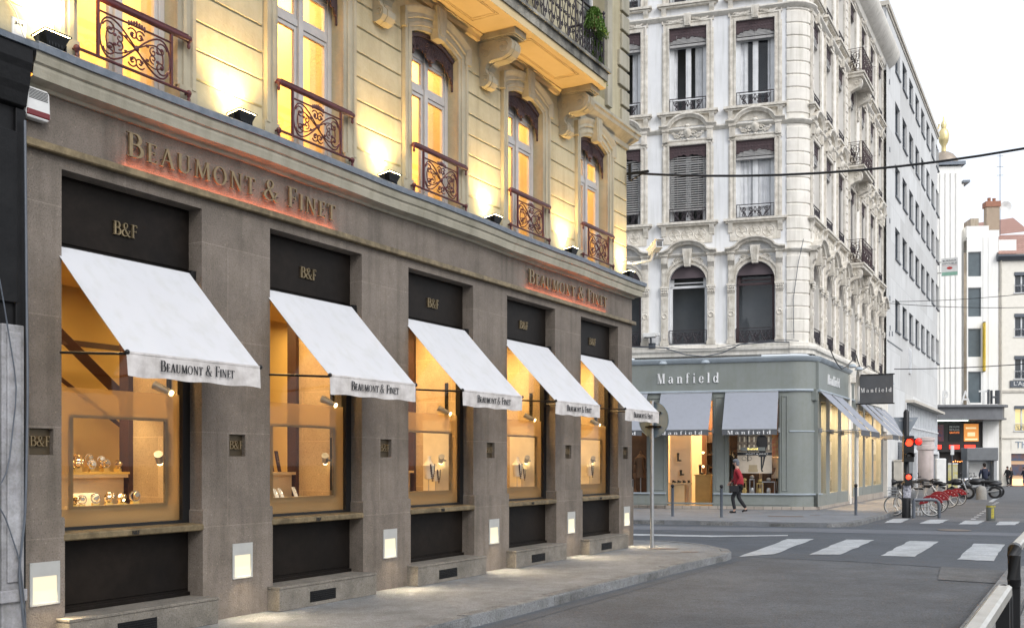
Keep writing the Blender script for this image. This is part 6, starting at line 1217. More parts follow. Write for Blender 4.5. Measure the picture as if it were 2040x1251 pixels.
MB().lathe((.01, -.302, 1.90), [(0, -.03), (.07, -.022), (.11, 0)], 18, 'y').build('dark_lens', mk('unlit_lens', (.05, .045, .04), .2, bump=0), TL)
MB().box(-.10, .12, -.24, -.06, 1.02, 1.38).build('repeater_head', m_blackm, TL, bevel=.01); MB().lathe((.01, -.242, 1.26), [(0, -.03), (.05, -.02), (.075, 0)], 14, 'y').build('repeater_lens', bpy.data.materials['red_signal'], TL)
mb = MB(); mb.lathe((0, 0, .62), [(.134, 0), (.134, .38)], 12, 'z', radians(-150), radians(-20)); mb.build('stickers', mk('torn_stickers', (.5, .5, .55), .7, c2=(.1, .1, .12), ns=18, bump=0), TL)
MB().prism([(-.36, 0), (.38, 0), (.03, -.64), (-.02, -.64)], .10, .115).build('triangle_sign_back', mk('triangle_grey', (.25, .28, .31), .5, .3, bump=0), TL, loc=(0, 0, 3.10)); MB().box(-.2, .2, .085, .10, 2.98, 3.02).box(-.12, .12, .085, .10, 2.62, 2.66).build('brackets', m_metal, TL)
# steel hoop, stubby post, stone bollard
o = empty('steel_hoop', (12.28, 31.3, -.12)); tag(o, 'low blue grey steel hoop barrier in front of the nearest red bike', 'barrier')
MB().tube([(0, 0, .56), (.55, .03, .57), (.70, .04, .55), (.78, .05, .48), (.80, .05, .38), (.80, .05, 0)], .05, 12).tube([(0, 0, 0), (0, 0, .56)], .05, 12).build('tube', m_greysteel, o)
o = empty('stubby_post', (13.98, 29.9, -.12)); tag(o, 'stubby grey post with a faded yellow band in the side street mouth', 'bollard')
MB().lathe((0, 0, 0), [(0, 0), (.125, 0), (.125, .44), (.11, .46), (0, .465)], 24).build('post', mk('dark_green_grey', (.09, .10, .095), .6, spk=.2), o); m_yel = mk('worn_yellow', (.50, .42, .04), .7, c2=(.2, .18, .06), ns=16, bump=0)
MB().lathe((0, 0, 0), [(.127, .40), (.127, .45)], 24).lathe((0, 0, 0), [(.128, .08), (.128, .38)], 6, 'z', radians(-110), radians(-72)).build('yellow_marking', m_yel, o)
o = tag(MB().lathe((0, 0, 0), [(0, 0), (.24, 0), (.23, .42), (.20, .55), (.12, .63), (0, .66)], 16).build('stone_bollard', mk('grey_granite', (.30, .29, .27), .85, spk=.3, bump=.3), loc=(22.05, 48.1, -.17)), 'short rounded grey stone bollard in front of the parked motorcycles', 'bollard')
# hire bikes
m_tyregrey = mk('pale_rim', (.62, .62, .60), .35, .4, bump=0); m_fr = mk('silver_grey_frame', (.45, .44, .42), .4, .3, bump=0)
def hire_bike():
    b = empty('hire_bike'); r = .325; fx, rx = .56, -.54
    for nm, x in (('front_wheel', fx), ('rear_wheel', rx)):
        w = MB().lathe((x, 0, r), [(r - .028, -.016), (r - .008, -.02), (r, 0), (r - .008, .02), (r - .028, .016), (r - .028, -.016)], 30, 'y').build(nm, m_rubber, b)
        MB().lathe((x, 0, r), [(r - .05, -.012), (r - .028, -.016), (r - .028, .016), (r - .05, .012), (r - .05, -.012)], 30, 'y').build('rim', m_tyregrey, w)
        mb = MB()
        for i in range(14): a = i * pi / 7; mb.cyl((x, 0, r), (x + (r - .05) * cos(a), 0, r + (r - .05) * sin(a)), .0025, n=3)
        mb.cyl((x, -.05, r), (x, .05, r), .03, n=8); mb.build('spokes', m_tyregrey, w)
    mb = MB(); mb.tube([(fx, 0, r), (fx - .06, 0, .62), (fx - .14, 0, .90)], .022, 8); mb.tube([(fx - .12, 0, .80), (.18, 0, .45), (-.02, 0, .29)], .032, 8); mb.tube([(-.02, 0, .29), (-.10, 0, .60), (-.16, 0, .86)], .024, 8); mb.tube([(-.02, 0, .29), (rx, 0, r)], .018, 6); mb.tube([(-.10, .02, .58), (rx, .03, r)], .012, 6)
    mb.cyl((0, -.12, .29), (0, .12, .29), .05, n=10); mb.cyl((0, .12, .29), (.12, .12, .20), .012, n=5); mb.cyl((0, -.12, .29), (-.12, -.12, .38), .012, n=5); mb.box(.08, .16, .10, .20, .18, .21); mb.box(-.16, -.08, -.2, -.1, .37, .40); mb.build('frame', m_fr, b)
    mb = MB(); ctr = (rx, r)
    po = [(ctr[0] + (r + .035) * cos(radians(a)), ctr[1] + (r + .035) * sin(radians(a))) for a in range(8, 165, 8)] + [(ctr[0] + .13 * cos(radians(a)), ctr[1] + .05 + .13 * sin(radians(a))) for a in range(160, 10, -15)]
    mb.prism(po, -.045, -.03); mb.prism(po, .03, .045); mb.lathe((ctr[0], 0, ctr[1]), [(r + .035, -.045), (r + .035, .045)], 20, 'y', radians(8), radians(165)); fd_ = mb.build('red_rear_guard', m_red, b)
    mb = MB()
    for a in (35, 60, 85, 110, 135): mb.lathe((ctr[0] + .27 * cos(radians(a)), -.047, ctr[1] + .27 * sin(radians(a))), [(0, 0), (.016, 0)], 8, 'y'); mb.lathe((ctr[0] + .27 * cos(radians(a)), .047, ctr[1] + .27 * sin(radians(a))), [(0, 0), (.016, 0)], 8, 'y')
    mb.build('white_dots', m_lwhite, fd_)
    mb = MB(); mb.add([(-.32, 0, .90), (-.28, -.08, .90), (-.20, -.08, .90), (.0, -.015, .89), (.0, .015, .89), (-.20, .08, .90), (-.28, .08, .90), (-.30, 0, .84), (-.05, 0, .85)], [(0, 1, 2, 3, 4, 5, 6), (0, 7, 1), (1, 7, 2), (2, 7, 8), (2, 8, 3), (3, 8, 4), (4, 8, 5), (5, 8, 7), (5, 7, 6), (6, 7, 0)]); mb.cyl((-.15, 0, .80), (-.17, 0, .88), .02, n=6); mb.build('saddle', m_rubber, b)
    mb = MB(); mb.tube([(.26, -.30, 1.02), (.36, -.26, 1.04), (.43, -.10, .98), (.43, .10, .98), (.36, .26, 1.04), (.26, .30, 1.02)], .016, 6); mb.tube([(.42, 0, .88), (.42, 0, 1.02)], .05, 8); mb.box(.34, .47, -.07, .07, .86, .99); mb.tube([(.26, -.30, 1.02), (.16, -.31, 1.01)], .022, 6); mb.tube([(.26, .30, 1.02), (.16, .31, 1.01)], .022, 6); mb.build('handlebar', m_rubber, b)
    mb = MB()
    for z in (.62, .72, .82, .90): e = .10 + .05 * (z - .62) / .28; mb.tube([(.56 - e, -e - .04, z), (.62 + e, -e - .04, z), (.62 + e, e + .04, z), (.56 - e, e + .04, z)], .006, 4, close=True)
    for i in range(8): f = i / 7; mb.cyl((.46 + .26 * f, -.14, .62), (.41 + .36 * f, -.19, .90), .004, n=3); mb.cyl((.46 + .26 * f, .14, .62), (.41 + .36 * f, .19, .90), .004, n=3)
    mb.build('basket', m_metal, b)
    return b
SYv = Vector((-.88, .475)); rb_ = atan2(.475, -.88)
blab = ['nearest red and silver hire bike, front wheel beside the traffic light', 'second hire bike in the row from the traffic light', 'third hire bike in the row from the traffic light', 'fourth hire bike in the row from the traffic light', 'last hire bike in the row, nearest the motorcycles']
hb0 = hire_bike()
for i, (x, y) in enumerate(((13.15, 32.1), (14.35, 34.5), (15.1, 36.2), (16.35, 38.3), (17.5, 40.2))):
    b = hb0 if i == 0 else copy_tree(hb0); c = Vector((x, y)) + SYv * .54; b.location = (c.x, c.y, gz(c.y) + .004); b.rotation_euler = (0, 0, rb_); tag(b, blab[i], 'bicycle', 'red hire bikes docked along the kerb')
    if i: b.location.z += 0
dk = None
for i, (x, y) in enumerate(((12.6, 32.75), (13.5, 34.9), (14.3, 36.7), (15.4, 38.8), (16.6, 40.8))):
    if dk is None:
        dk = empty('dock_post', (x, y, gz(y)), rb_); mb = MB(); mb.box(-.09, .09, -.16, .16, 0, .62); mb.box(-.11, .11, -.18, .18, .62, .76); mb.build('post', m_metal, dk, bevel=.02); MB().box(-.5, -.09, -.02, .02, .30, .70).build('locking_arm', m_metal, dk); d = dk
    else: d = copy_tree(dk); d.location = (x, y, gz(y))
    tag(d, 'pale grey docking post for hire bikes, %s from the traffic light' % ORD[i], 'bike dock', 'docking posts along the kerb')
o = MB()
for i in range(7): o.box(-.03 + i * .12, .03 + i * .12, -.02, .02, 0, .5)
o.box(-.05, .80, -.03, .03, .46, .52).box(-.05, .80, -.03, .03, .1, .15); tag(o.build('slotted_rack', m_metal, loc=(12.75, 33.0, -.12), rot=(0, 0, radians(10))), 'pale slotted metal rack behind the nearest hire bike', 'bike rack')
# motorcycles
def motorbike():
    b = empty('motorcycle')
    for nm, x in (('front_wheel', .70), ('rear_wheel', -.70)):
        w = MB().lathe((x, 0, .31), [(.20, -.05), (.29, -.06), (.31, 0), (.29, .06), (.20, .05), (.20, -.05)], 20, 'y').build(nm, m_rubber, b)
        mb = MB(); mb.lathe((x, 0, .31), [(.05, -.03), (.20, -.02), (.20, .02), (.05, .03)], 16, 'y'); mb.build('rim', m_metal, w)
    mb = MB(); mb.tube([(.70, -.08, .31), (.52, -.08, .72), (.42, -.08, .98)], .03, 6); mb.tube([(.70, .08, .31), (.52, .08, .72), (.42, .08, .98)], .03, 6); mb.tube([(-.7, -.1, .31), (-.3, -.1, .42), (.1, -.1, .35)], .035, 6); mb.tube([(-.55, .13, .34), (-.9, .15, .40), (-.1, .13, .28)], .05, 8); mb.build('forks', m_metal, b)
    mb = MB(); mb.box(-.2, .3, -.16, .16, .25, .55); mb.lathe((0, 0, .45), [(.16, -.22), (.16, .22), (0, .22)], 12, 'y'); mb.build('engine', mk('engine_metal', (.12, .12, .125), .4, .6) if 'engine_metal' not in bpy.data.materials else bpy.data.materials['engine_metal'], b, bevel=.02)
    mb = MB(); mb.ball((.16, 0, .82), .22, 14, (1.4, .75, .75)); mb.ball((-.62, 0, .72), .16, 10, (1.8, .7, .6)); mb.ball((.68, 0, .64), .1, 8, (2.2, .7, .5)); mb.build('tank', m_boot, b)
    mb = MB(); mb.ball((-.32, 0, .82), .2, 12, (1.9, .75, .38)); mb.build('seat', m_rubber, b)
    mb = MB(); mb.tube([(.28, -.36, 1.08), (.40, -.2, 1.05), (.42, .2, 1.05), (.28, .36, 1.08)], .018, 6); mb.cyl((.36, -.28, 1.06), (.40, -.32, 1.22), .008, n=4); mb.cyl((.36, .28, 1.06), (.40, .32, 1.22), .008, n=4); mb.ball((.40, -.32, 1.24), .055, 7, (.4, 1, .7)); mb.ball((.40, .32, 1.24), .055, 7, (.4, 1, .7)); mb.build('handlebar', m_blackm, b)
    mb = MB(); mb.ball((.56, 0, .92), .10, 10, (.8, 1, 1)); mb.build('headlight', m_chrome, b); return b
mo = motorbike()
for i, (x, y, a, lab) in enumerate(((21.2, 49.3, -30, 'black motorcycle nearest the row of red hire bikes'), (22.9, 50.2, 150, 'black motorcycle beside the stone bollard, seat toward the camera'), (23.9, 52.0, 155, 'dark motorcycle parked in front of the grey kiosk'), (19.7, 48.6, 160, 'dark scooter like motorcycle behind the last hire bike'), (18.5, 49.5, 150, 'dark motorcycle beside the white display board'))):
    b = mo if i == 0 else copy_tree(mo); b.location = (x, y, gz(y)); b.rotation_euler = (0, 0, radians(a)); tag(b, lab, 'motorcycle', 'motorcycles parked before the cinema')
# kiosk, boards, posts
K = empty('kiosk', (25.6, 56.0, gz(56)), radians(-6)); tag(K, 'grey roofed telephone kiosk with a pale panel, before the cinema', 'kiosk')
MB().box(-.82, .82, -.4, .6, 1.92, 2.62).build('hood', mk('kiosk_grey', (.17, .18, .19), .5, bump=0), K, bevel=.03); MB().box(-.78, -.68, -.25, .5, 0, 1.92).box(.62, .78, -.3, .5, -.1, 1.92).box(-.68, .62, .3, .36, .35, 1.92).box(-.68, .62, -.1, .3, .42, .47).build('frame', m_metal, K); MB().box(-.5, .45, .26, .30, .6, 1.75).build('panel', m_lwhite, K)
o = MB().lathe((0, 0, 0), [(0, 0), (.42, 0), (.42, .12), (.36, .16), (.36, 2.35), (.42, 2.4), (.42, 2.6), (.38, 2.62), (.38, 2.8), (.43, 2.84), (.43, 2.98), (0, 3.02)], 20).build('round_column', mk('pinkish_white_column', (.60, .52, .50), .7, streak=.1), loc=(20.2, 50.0, gz(50))); tag(o, 'round pinkish white column with a banded top beside the concrete building', 'column')
o = empty('display_board', (20.35, 48.6, gz(48.6)), radians(20)); tag(o, 'tall rounded white display board beside the round column', 'display board'); MB().box(-.30, .30, -.06, .06, .25, 1.95).build('panel', m_lwhite, o, bevel=.05); MB().box(.30, .36, -.08, .08, 0, 2.0).box(-.3, .3, -.05, .05, 0, .25).build('frame', m_blackm, o)
o = empty('notice_pillar', (26.6, 62.0, gz(62)), radians(-6)); tag(o, 'yellow and white notice pillar left of the cinema doors', 'advertising pillar'); MB().box(-.28, .28, -.28, .28, 0, 1.75).build('pillar', mk('yellow_notice', (.52, .44, .08), .6, c2=(.5, .5, .42), ns=5, bump=0), o); MB().box(-.30, .30, -.30, .30, 1.75, 1.82).box(.3, .5, -.2, -.1, 0, .9).build('trim', m_lwhite, o)
o = empty('sign_post', (26.0, 60.5, gz(60.5))); tag(o, 'thin grey post with a small plate in front of the cinema', 'post'); MB().cyl((0, 0, 0), (0, 0, 2.9), .035, n=8).build('pole', m_greysteel, o); MB().box(-.1, .1, -.05, -.03, 2.3, 2.85).build('plate', m_gconc, o)
# near guard rails at the right edge
m_railtop = mk('worn_rail_top', (.60, .58, .53), .3, .6, c2=(.45, .42, .36), ns=6, bump=.05)
for u0, u1, lab in ((1.0, 5.56, 'nearer guard rail with worn silver top and dark post, bottom right corner'), (8.0, 12.2, 'second guard rail, dark ended, cut by the right edge above the nearer rail')):
    G_ = empty('guard_rail', Lw(u0, -7.38 if u0 < 2 else -7.27) + (0,), RL); tag(G_, lab, 'guard rail', 'guard rails along the near pavement'); w = u1 - u0
    if u0 < 2:
        MB().extrx([(-.035, .955), (.035, .955), (.035, .995), (.022, 1.005), (-.022, 1.005), (-.035, .995)], 0, w - .06).build('top_bar', m_railtop, G_)
        MB().tube([(w - .09, 0, .975), (w - .03, 0, .965), (w + .0, 0, .93), (w + .005, 0, .75), (w - .02, 0, .70)], .036, 10).box(w - .16, w - .11, -.03, .03, 0, .955).box(w - .14, w - .12, -.02, .02, 0, .95).build('post', m_blackm, G_)
        MB().box(0, w - .12, -.012, .012, .45, .48).build('lower_bar', m_blackm, G_)
    else:
        MB().extrx([(-.035, .965), (.035, .965), (.035, 1.005), (.022, 1.015), (-.022, 1.015), (-.035, 1.005)], .06, w).build('top_bar', m_railtop, G_)
        MB().tube([(.12, 0, .985), (.03, 0, .98), (.0, 0, .94), (-.005, 0, .78), (.02, 0, .74)], .045, 10).box(.04, .12, -.035, .035, 0, .97).build('post', m_blackm, G_); MB().box(.12, w, -.012, .012, .45, .48).build('lower_bar', m_blackm, G_)
# cameras on the buildings
o = empty('security_camera', Lw(18.0, -.02) + (5.42,), RL); tag(o, 'large white boxed security camera on the corner of the stone building', 'camera')
mb = MB(); mb.box(-.07, .07, -.24, .22, -.07, .07); mb.box(-.09, .09, -.28, .25, .07, .085); c = mb.build('housing', m_lwhite, o, loc=(.42, -.42, .26), rot=(radians(-12), 0, radians(-48)), bevel=.01)
MB().box(-.055, .055, -.245, -.235, -.05, .05).build('lens_window', m_blackm, c); MB().cyl((.3, -.02, .0), (.42, -.34, .05), .025).cyl((.42, -.34, .05), (.42, -.40, .2), .03).cyl((.1, 0, -.02), (.32, -.02, .0), .02).build('bracket', m_lwhite, o)
o = empty('wall_spotlight', Mw(-4.55, 0) + (5.9,), RM); tag(o, 'boxy white lamp with tangled cables under the leftmost visible arched window', 'lamp'); MB().box(-.30, .12, -.45, -.15, -.02, .12).box(.12, .26, -.38, -.2, .02, .11).build('housing', m_lwhite, o, bevel=.01); MB().box(-.28, .1, -.43, -.17, -.03, -.02).cyl((-.05, -.3, -.02), (-.05, -.25, -.2), .03).cyl((-.05, -.25, -.2), (-.05, 0, -.3), .025).box(-.15, .08, -.15, 0, -.38, -.2).build('bracket', m_greysteel, o)
# overhead and wall cables
def cable(pts, sag, r, lab, mat=m_blackm, n=16, name='overhead_cable', group=None):
    P = []
    for a, b in zip(pts[:-1], pts[1:]):
        for i in range(n): t = i / n; P.append(tuple(a[q] + (b[q] - a[q]) * t - (sag * 4 * t * (1 - t) if q == 2 else 0) for q in range(3)))
    P.append(pts[-1]); tag(MB().tube(P, r, 6).build(name, mat), lab, 'cable', group)
a0 = Lw(18.2, -.05); cable([(a0[0], a0[1], 7.13), (13.2, 17.5, 8.05)], .55, .022, 'thick black cable sagging across the street from the stone building corner')
o = empty('cable_bracket', a0 + (7.0,), RL); tag(o, 'black iron bracket holding the thick cable at the stone building corner', 'bracket'); MB().box(-.02, .02, -.35, .1, .10, .14).box(-.03, .03, 0, .06, 0, .3).cyl((0, -.3, .12), (0, 0, -.0), .012).build('arm', m_blackm, o)
for i, (za, zb, pa, pb, sg, lab) in enumerate(((9.1, 9.9, 15.2, (26, 36), .5, 'upper thin wire from the ornate building across the side street'), (8.8, 8.9, 13.5, (27, 37), .6, 'middle thin wire sagging across the side street'), (6.0, 7.2, 15.9, (28, 38), .45, 'lowest thin wire crossing the side street at first floor height'))):
    p = Sw(pa, -.2); cable([(p[0], p[1], za), (pb[0] * 1.15, pb[1] * 1.1, zb)], sg, .013 if i < 2 else .02, lab, group='thin wires over the side street')
def wallcable(pts, r, lab): cable([Mw(u, v) + (z,) for u, v, z in pts], .0, r, lab, m_greysteel, 4, 'wall_cable', 'cables along the ornate facade')
wallcable([(-6, -.2, 5.62), (-4.5, -.2, 5.55), (-4.1, -.22, 5.50), (-3.4, -.22, 5.25), (-2.8, -.22, 5.18), (-2.2, -.22, 5.28), (-1.6, -.22, 5.55), (-.5, -.2, 5.60), (0, -.2, 5.58)], .018, 'dark cable looping under the arched windows of the ornate building')
wallcable([(-5, -.22, 5.60), (-3.5, -.22, 5.46), (-2.4, -.24, 5.44), (-1.2, -.22, 5.62), (-.2, -.22, 5.66), (.3, -.1, 5.62)], .012, 'thin pale cable along the ledge under the arched windows')
wallcable([(.45, -.06, 9.0), (.28, -.08, 8.2), (.12, -.09, 7.0), (.14, -.1, 5.7)], .012, 'cable running down the rounded banded corner')
p = [Sw(u, v) + (z,) for u, v, z in ((.2, -.25, 5.6), (1.4, -.25, 5.15), (2.6, -.25, 4.95), (4.2, -.25, 5.3), (5.2, -.3, 5.7), (6.2, -.3, 5.2), (8, -.3, 5.5), (12, -.3, 5.4), (15, -.2, 5.6))]; cable(p, .03, .02, 'dark cable sagging along the side of the ornate building above the fascia', m_blackm, 5, 'wall_cable', 'cables along the ornate facade')
# ------------------------------------------------------------------ people
def skin(name, verts, edges, mat, parent, sub=1):
    """verts: list of (x, y, z, r) ; edges: list of (i, j)"""
    me = bpy.data.meshes.new(name); me.from_pydata([v[:3] for v in verts], edges, []); o = bpy.data.objects.new(name, me); scn.collection.objects.link(o)
    md = o.modifiers.new('s', 'SKIN'); md.use_smooth_shade = True
    sl = me.skin_vertices[0].data if me.skin_vertices else None
    if sl is None:
        bm = bmesh.new(); bm.from_mesh(me); ly = bm.verts.layers.skin.verify(); bm.to_mesh(me); bm.free(); sl = me.skin_vertices[0].data
    for i, v in enumerate(verts): r = v[3]; sl[i].radius = r if isinstance(r, tuple) else (r, r); sl[i].use_root = (i == 0)
    sb = o.modifiers.new('u', 'SUBSURF'); sb.levels = sub; sb.render_levels = sub
    dg = bpy.context.evaluated_depsgraph_get(); dg.update(); nm = bpy.data.meshes.new_from_object(o.evaluated_get(dg)); bpy.data.objects.remove(o)
    nm.materials.clear(); nm.materials.append(mat)
    for p in nm.polygons: p.use_smooth = True; p.material_index = 0
    q = bpy.data.objects.new(name, nm); scn.collection.objects.link(q); q.parent = parent; return q
def person(loc, rz, lab, hgt, coat, trou, hair, pose, shoes, bag=None, longcoat=False, cap=None):
    """figure faces local +x ; pose: hip-knee-ankle-toe for both legs and shoulder-elbow-wrist for both arms, in units of 1.75 m height"""
    P = empty('person', loc, rz); P.scale = (hgt / 1.75,) * 3; tag(P, lab, 'person')
    L = pose; lean = L.get('lean', .03)
    V = [(0, 0, .95, .105), (0 + lean * .3, 0, 1.12, .09), (lean, 0, 1.36, .10), (lean * 1.2, 0, 1.47, .055), (lean * 1.5, 0, 1.55, .052), (lean * 2, 0, 1.60, .075), (lean * 2, 0, 1.67, .085), (lean * 1.8, 0, 1.73, .06)]
    E = [(0, 1), (1, 2), (2, 3), (3, 4), (4, 5), (5, 6), (6, 7)]; legs = []; arms = []
    for s, k in ((1, 'l'), (-1, 'r')):
        hp = len(V); kn, an, to = L['leg' + k]; V += [(0, .09 * s, .90, .085), (kn[0], .09 * s, kn[1], .058), (an[0], .085 * s, an[1], .038), (an[0] + .03, .085 * s, an[1] - .04, .035), (to[0], .09 * s, to[1], .026)]; E += [(0, hp), (hp, hp + 1), (hp + 1, hp + 2), (hp + 2, hp + 3), (hp + 3, hp + 4)]; legs.append((kn, an, to, s))
        sp = len(V); el, wr = L['arm' + k]; V += [(lean, .17 * s, 1.40, .052), (el[0], el[1], el[2], .040), (wr[0], wr[1], wr[2], .028)]; E += [(2, sp), (sp, sp + 1), (sp + 1, sp + 2)]; arms.append((el, wr, s, sp + 2))
    # hands: palm, four fingers, thumb
    for el, wr, s, w in arms:
        d = (Vector(wr) - Vector(el)).normalized(); up = Vector((0, s, 0)) - d * d.dot(Vector((0, s, 0))); up.normalize(); sd = d.cross(up); pm = Vector(wr) + d * .05; i0 = len(V); V.append((*pm, .026)); E.append((w, i0))
        for f in range(4):
            o_ = sd * (-.027 + .018 * f); ln_ = (.07, .08, .075, .06)[f]; a = pm + o_ + d * .04; b = a + d * ln_ * .5 - up * .006; c = b + d * ln_ * .5 - up * .02; j = len(V); V += [(*a, .009), (*b, .0085), (*c, .007)]; E += [(i0, j), (j, j + 1), (j + 1, j + 2)]
        a = pm + sd * -.035 + d * .0; b = a + d * .03 - up * .02 - sd * .012; j = len(V); V += [(*a, .010), (*b, .008)]; E += [(i0, j), (j, j + 1)]
    body = skin('body', V, E, m_skin, P)
    hx = lean * 2
    mb = MB(); mb.ball((hx + .085, 0, 1.615), .014, 6, (1.3, .8, 1.2))
    for s in (-1, 1): mb.ball((hx, s * .082, 1.625), .022, 6, (.6, .4, 1.3))
    mb.build('nose_and_ears', m_skin, P); mb = MB()
    for s in (-1, 1): mb.ball((hx + .078, s * .028, 1.645), .009, 6)
    mb.ball((hx + .078, 0, 1.575), .012, 6, (.5, 1.6, .4)); mb.build('eyes_and_mouth', m_ink, P)
    mb = MB(); mb.ball((hx - .02, 0, 1.672), .098, 12, (1.0, .92, .95)); mb.ball((hx - .05, 0, 1.60), .075, 10, (.8, 1, 1.2)); cap and mb.lathe((hx - .005, 0, 1.68), [(.10, 0), (.10, .04), (.06, .08), (0, .09)], 12); mb.build('hair' if not cap else 'grey_hat', hair, P)
    Z = 1.12 if not longcoat else 1.05
    V2 = [(lean, 0, 1.36, (.155, .18)), (lean * .6, 0, 1.20, (.155, .17)), (0, 0, 1.02, (.165, .175)), (0, 0, .84, (.17, .185))] + ([(-.01, 0, .62, (.17, .185))] if longcoat else []); n2 = len(V2); V2 += [(lean * 1.1, 0, 1.45, .08)]; E2 = [(i, i + 1) for i in range(n2 - 1)] + [(0, n2)]
    for el, wr, s, w in arms:
        j = len(V2); V2 += [(lean, .165 * s, 1.41, .068), (el[0], el[1], el[2], .056), (wr[0], wr[1], wr[2], .044)]; E2 += [(0, j), (j, j + 1), (j + 1, j + 2)]
    skin('coat', V2, E2, coat, P)
    V3 = [(0, 0, .93, .125)]; E3 = []
    for kn, an, to, s in legs: j = len(V3); V3 += [(0, .09 * s, .86, .098), (kn[0], .09 * s, kn[1], .072), (an[0], .085 * s, an[1] + .02, .055)]; E3 += [(0, j), (j, j + 1), (j + 1, j + 2)]
    skin('trousers', V3, E3, trou, P)
    for kn, an, to, s in legs: skin('shoe', [(an[0] - .05, .085 * s, an[1] - .045, .038), (an[0] + .05, .087 * s, an[1] - .045, .040), (to[0] + .03, .09 * s, to[1], .032)], [(0, 1), (1, 2)], shoes, P)
    if bag: c, sz, m = bag; MB().box(-sz[0], sz[0], -sz[1], sz[1], -sz[2], sz[2]).tube([(-sz[0] * .7, 0, sz[2]), (-sz[0] * .3, 0, sz[2] + .22), (sz[0] * .3, 0, sz[2] + .22), (sz[0] * .7, 0, sz[2])], .008, 5).build('bag', m, P, loc=c, bevel=.015)
    return P
mc = lambda n, c: mk(n, c, .85, bump=.1, bs=30)
m_redcoat = mc('red_wool', (.30, .015, .025)); m_blk = mc('black_cloth', (.014, .014, .017)); m_navy = mc('navy_cloth', (.02, .025, .05)); m_denim = mc('blue_denim', (.06, .10, .20)); m_hairg = mc('grey_felt', (.13, .14, .16)); m_hairb = mc('dark_hair', (.02, .014, .01)); m_hairl = mc('fair_hair', (.40, .30, .16)); m_tan = mc('tan_leather', (.20, .10, .05))
walk = dict(legl=((.20, .52), (.13, .09), (.28, .045)), legr=((.02, .50), (-.22, .14), (-.12, .045)), arml=((-.08, .27, 1.14), (.06, .27, .92)), armr=((.10, -.26, 1.15), (.26, -.20, 1.00)), lean=.05)
stand = dict(legl=((.02, .50), (.0, .09), (.15, .045)), legr=((.03, .50), (.02, .09), (.17, .045)), arml=((.02, .27, 1.14), (.16, .20, 1.02)), armr=((.02, -.27, 1.14), (.16, -.18, 1.05)), lean=.03)
phone = dict(stand, armr=((.08, -.26, 1.18), (.14, -.12, 1.42)))
person((7.08, 31.95, .004), radians(164), 'person in a red jacket, grey hat and black trousers walking past the wide shop window', 1.68, m_redcoat, m_blk, m_hairg, walk, m_blk, ((.14, .26, .80), (.14, .05, .10), m_blk), cap=True)
person((25.35, 54.9, gz(55)), radians(92), 'person in a dark navy jacket standing with back turned at the grey kiosk', 1.78, m_navy, m_blk, m_hairb, stand, m_blk)
person((44.3, 91.0, gz(91)), radians(-60), 'fair haired person in long black coat with tan bag by the far shop', 1.68, m_blk, m_blk, m_hairl, phone, m_blk, ((-.05, -.28, .85), (.13, .05, .12), m_tan), longcoat=True)
person((43.6, 90.0, gz(90)), radians(200), 'person in dark clothes walking left just beyond the kiosk', 1.75, m_blk, m_blk, m_hairb, walk, m_blk)
person((45.3, 90.5, gz(90)), radians(185), 'person in navy top and blue jeans walking at the far right', 1.66, m_navy, m_denim, m_hairb, walk, m_tan)
person((46.2, 92.0, gz(92)), radians(10), 'rightmost walker in jeans and brown jacket, cut by the right edge', 1.70, m_tan, m_denim, m_hairb, walk, m_blk)

# goods behind the side windows
m_cream2 = mk('cream_backdrop', (.80, .72, .58), .8, bump=0)
for i, (a, b) in enumerate(((-.3, .85), (1.5, 2.95), (3.6, 4.95), (6.7, 8.2), (8.7, 10.42), (10.85, 12.95))):
    k_ = MB().box(0, b - a - .25, 0, .03, .52, 3.0); thing('window_backdrop', 'cream backdrop panel inside the %s side window from the rounded corner' % (ORD + ('sixth',))[i], 'backdrop', k_, m_cream2, Sw(a + .1, 1.1) + (0,), RS, 'backdrops in the side windows')
    for j in range(2):
        st_ = MB(); h = .35 + .3 * ((i + j) % 3); st_.box(-.14, .14, -.12, .12, .5, .5 + h); thing('display_cube', 'pale display cube, %s one in the %s side window' % (('nearer', 'farther')[j], (ORD + ('sixth',))[i]), 'display cube', st_, m_cream2, Sw(a + .35 + .6 * j, .5) + (0,), RS, 'display cubes in the side windows')
        thing('boot', 'dark boot on the %s display cube of the %s side window' % (('nearer', 'farther')[j], (ORD + ('sixth',))[i]), 'boot', boot(MB(), 0, 0, 0, .28, 1.2), m_boot, Sw(a + .35 + .6 * j, .5) + (.5 + h,), RS + 2, 'boots in the side windows')

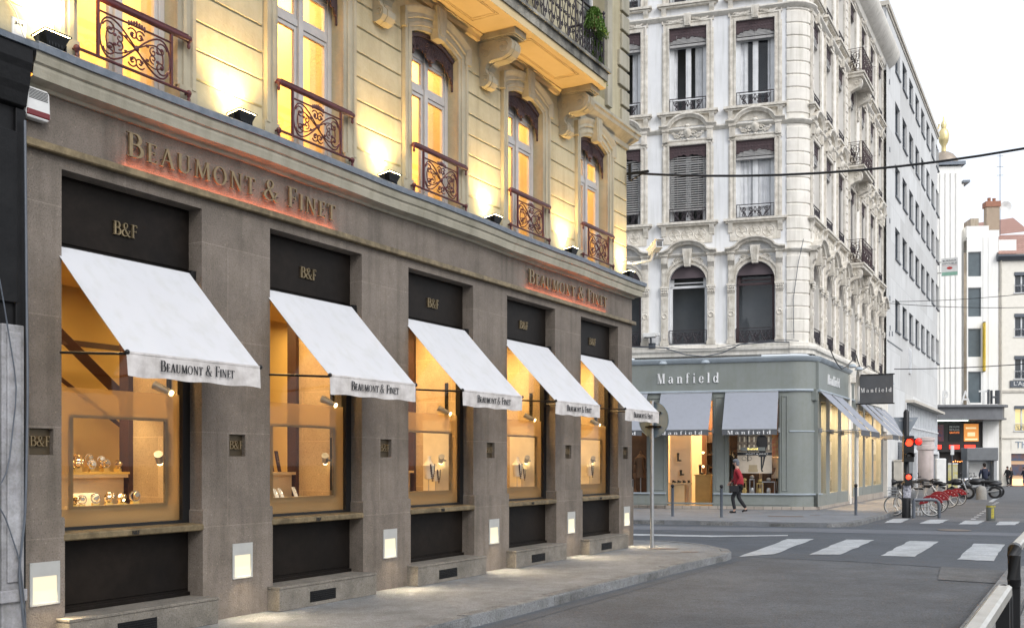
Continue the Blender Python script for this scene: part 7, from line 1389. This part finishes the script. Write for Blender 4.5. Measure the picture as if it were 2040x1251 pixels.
m_bkd = mk('added_dark_brown', (.07, .04, .025), .7, c2=(.13, .08, .05), ns=2, bump=0)  # dark brown added to break up the evenly lit shop interior
thing('added_dark_sheet', 'added dark sheet behind the large poster in the wide shop window', 'backdrop', MB().box(0, 1.85, 0, .04, .5, 3.7), m_bkd, Mw(-2.15, 1.0) + (0,), RM)  # sheet added to darken the window behind the poster
thing('added_dark_sheet', 'added dark sheet in the shop window left of the entrance', 'backdrop', MB().box(0, 2.0, 0, .04, .5, 3.7), m_bkd, Mw(-6.75, 1.2) + (0,), RM)  # second sheet added to darken this window
sh_ = MB().box(0, .04, 0, .3, .1, 2.6).box(.62, .66, 0, .3, .1, 2.6).box(0, .66, .28, .3, .1, 2.6)
for z in (.5, .95, 1.4, 1.85, 2.3): sh_.box(.04, .62, 0, .28, z, z + .03)
thing('shoe_rack', 'dark open shelving with shoes at the right inside the shop entrance', 'shelving', sh_, m_bkd, Mw(-2.98, 2.1) + (0,), RM)
for i, z in enumerate((.53, .98, 1.43, 1.88)):
    for j in range(2): thing('shoe', 'dark shoe on the open shelving inside the shop entrance', 'shoe', boot(MB(), 0, 0, 0, .07), m_boot, Mw(-2.82 + .26 * j, 2.2) + (z,), RM + .5, 'shoes on the dark shelving')
for i, (x, z) in enumerate(((-3.05, 1.9), (-3.05, 1.4), (-4.15, 2.4))): thing('added_glow', 'small added warm glow, %s inside the shop entrance' % ('upper one by the dark shelving', 'lower one by the dark shelving', 'one high on the left wall')[i], 'lamp', MB().cyl((0, 0, 0), (0, 0, .07), .03, .04, 10), m_lampw, Mw(x, 1.9) + (z,), RM)  # glowing bits added as lit patches among the dark shelving
for i, (u, h, hw_) in enumerate(((-1.86, 1.1, .06), (-1.72, .7, .09), (-.55, .9, .08), (-.42, .6, .06), (-6.0, .9, .1), (-5.3, .7, .08))):
    g_ = MB().lathe((0, 0, 0), [(0, 0), (hw_, 0), (hw_ * .9, h * .1), (hw_ * .3, h * .25), (hw_ * .25, h * .7), (hw_, h * .85), (hw_ * 1.1, h), (0, h)], 10); thing('hat_stand', ['tall dark hat stand at the left edge of the wide shop window', 'short dark hat stand at the left of the wide shop window', 'tall hat stand right of the poster', 'short hat stand at the right edge of the wide shop window', 'tall hat stand left of the entrance window centre', 'short hat stand in the window left of the entrance'][i], 'hat stand', g_, (m_boot, m_counter, m_tan)[i % 3], Mw(u, .62) + (.5,), RM)
pn_ = MB()
for i in range(3): a = 1.7 + i * 1.15; pn_.box(a, a + .06, -.10, -.05, .7, 2.6); pn_.box(a + 1.0, a + 1.06, -.10, -.05, .7, 2.6); pn_.box(a, a + 1.06, -.10, -.05, 2.6, 2.66); pn_.box(a, a + 1.06, -.10, -.05, .64, .7)
pn_.build('panel_mouldings', m_whitepaint, Nb)
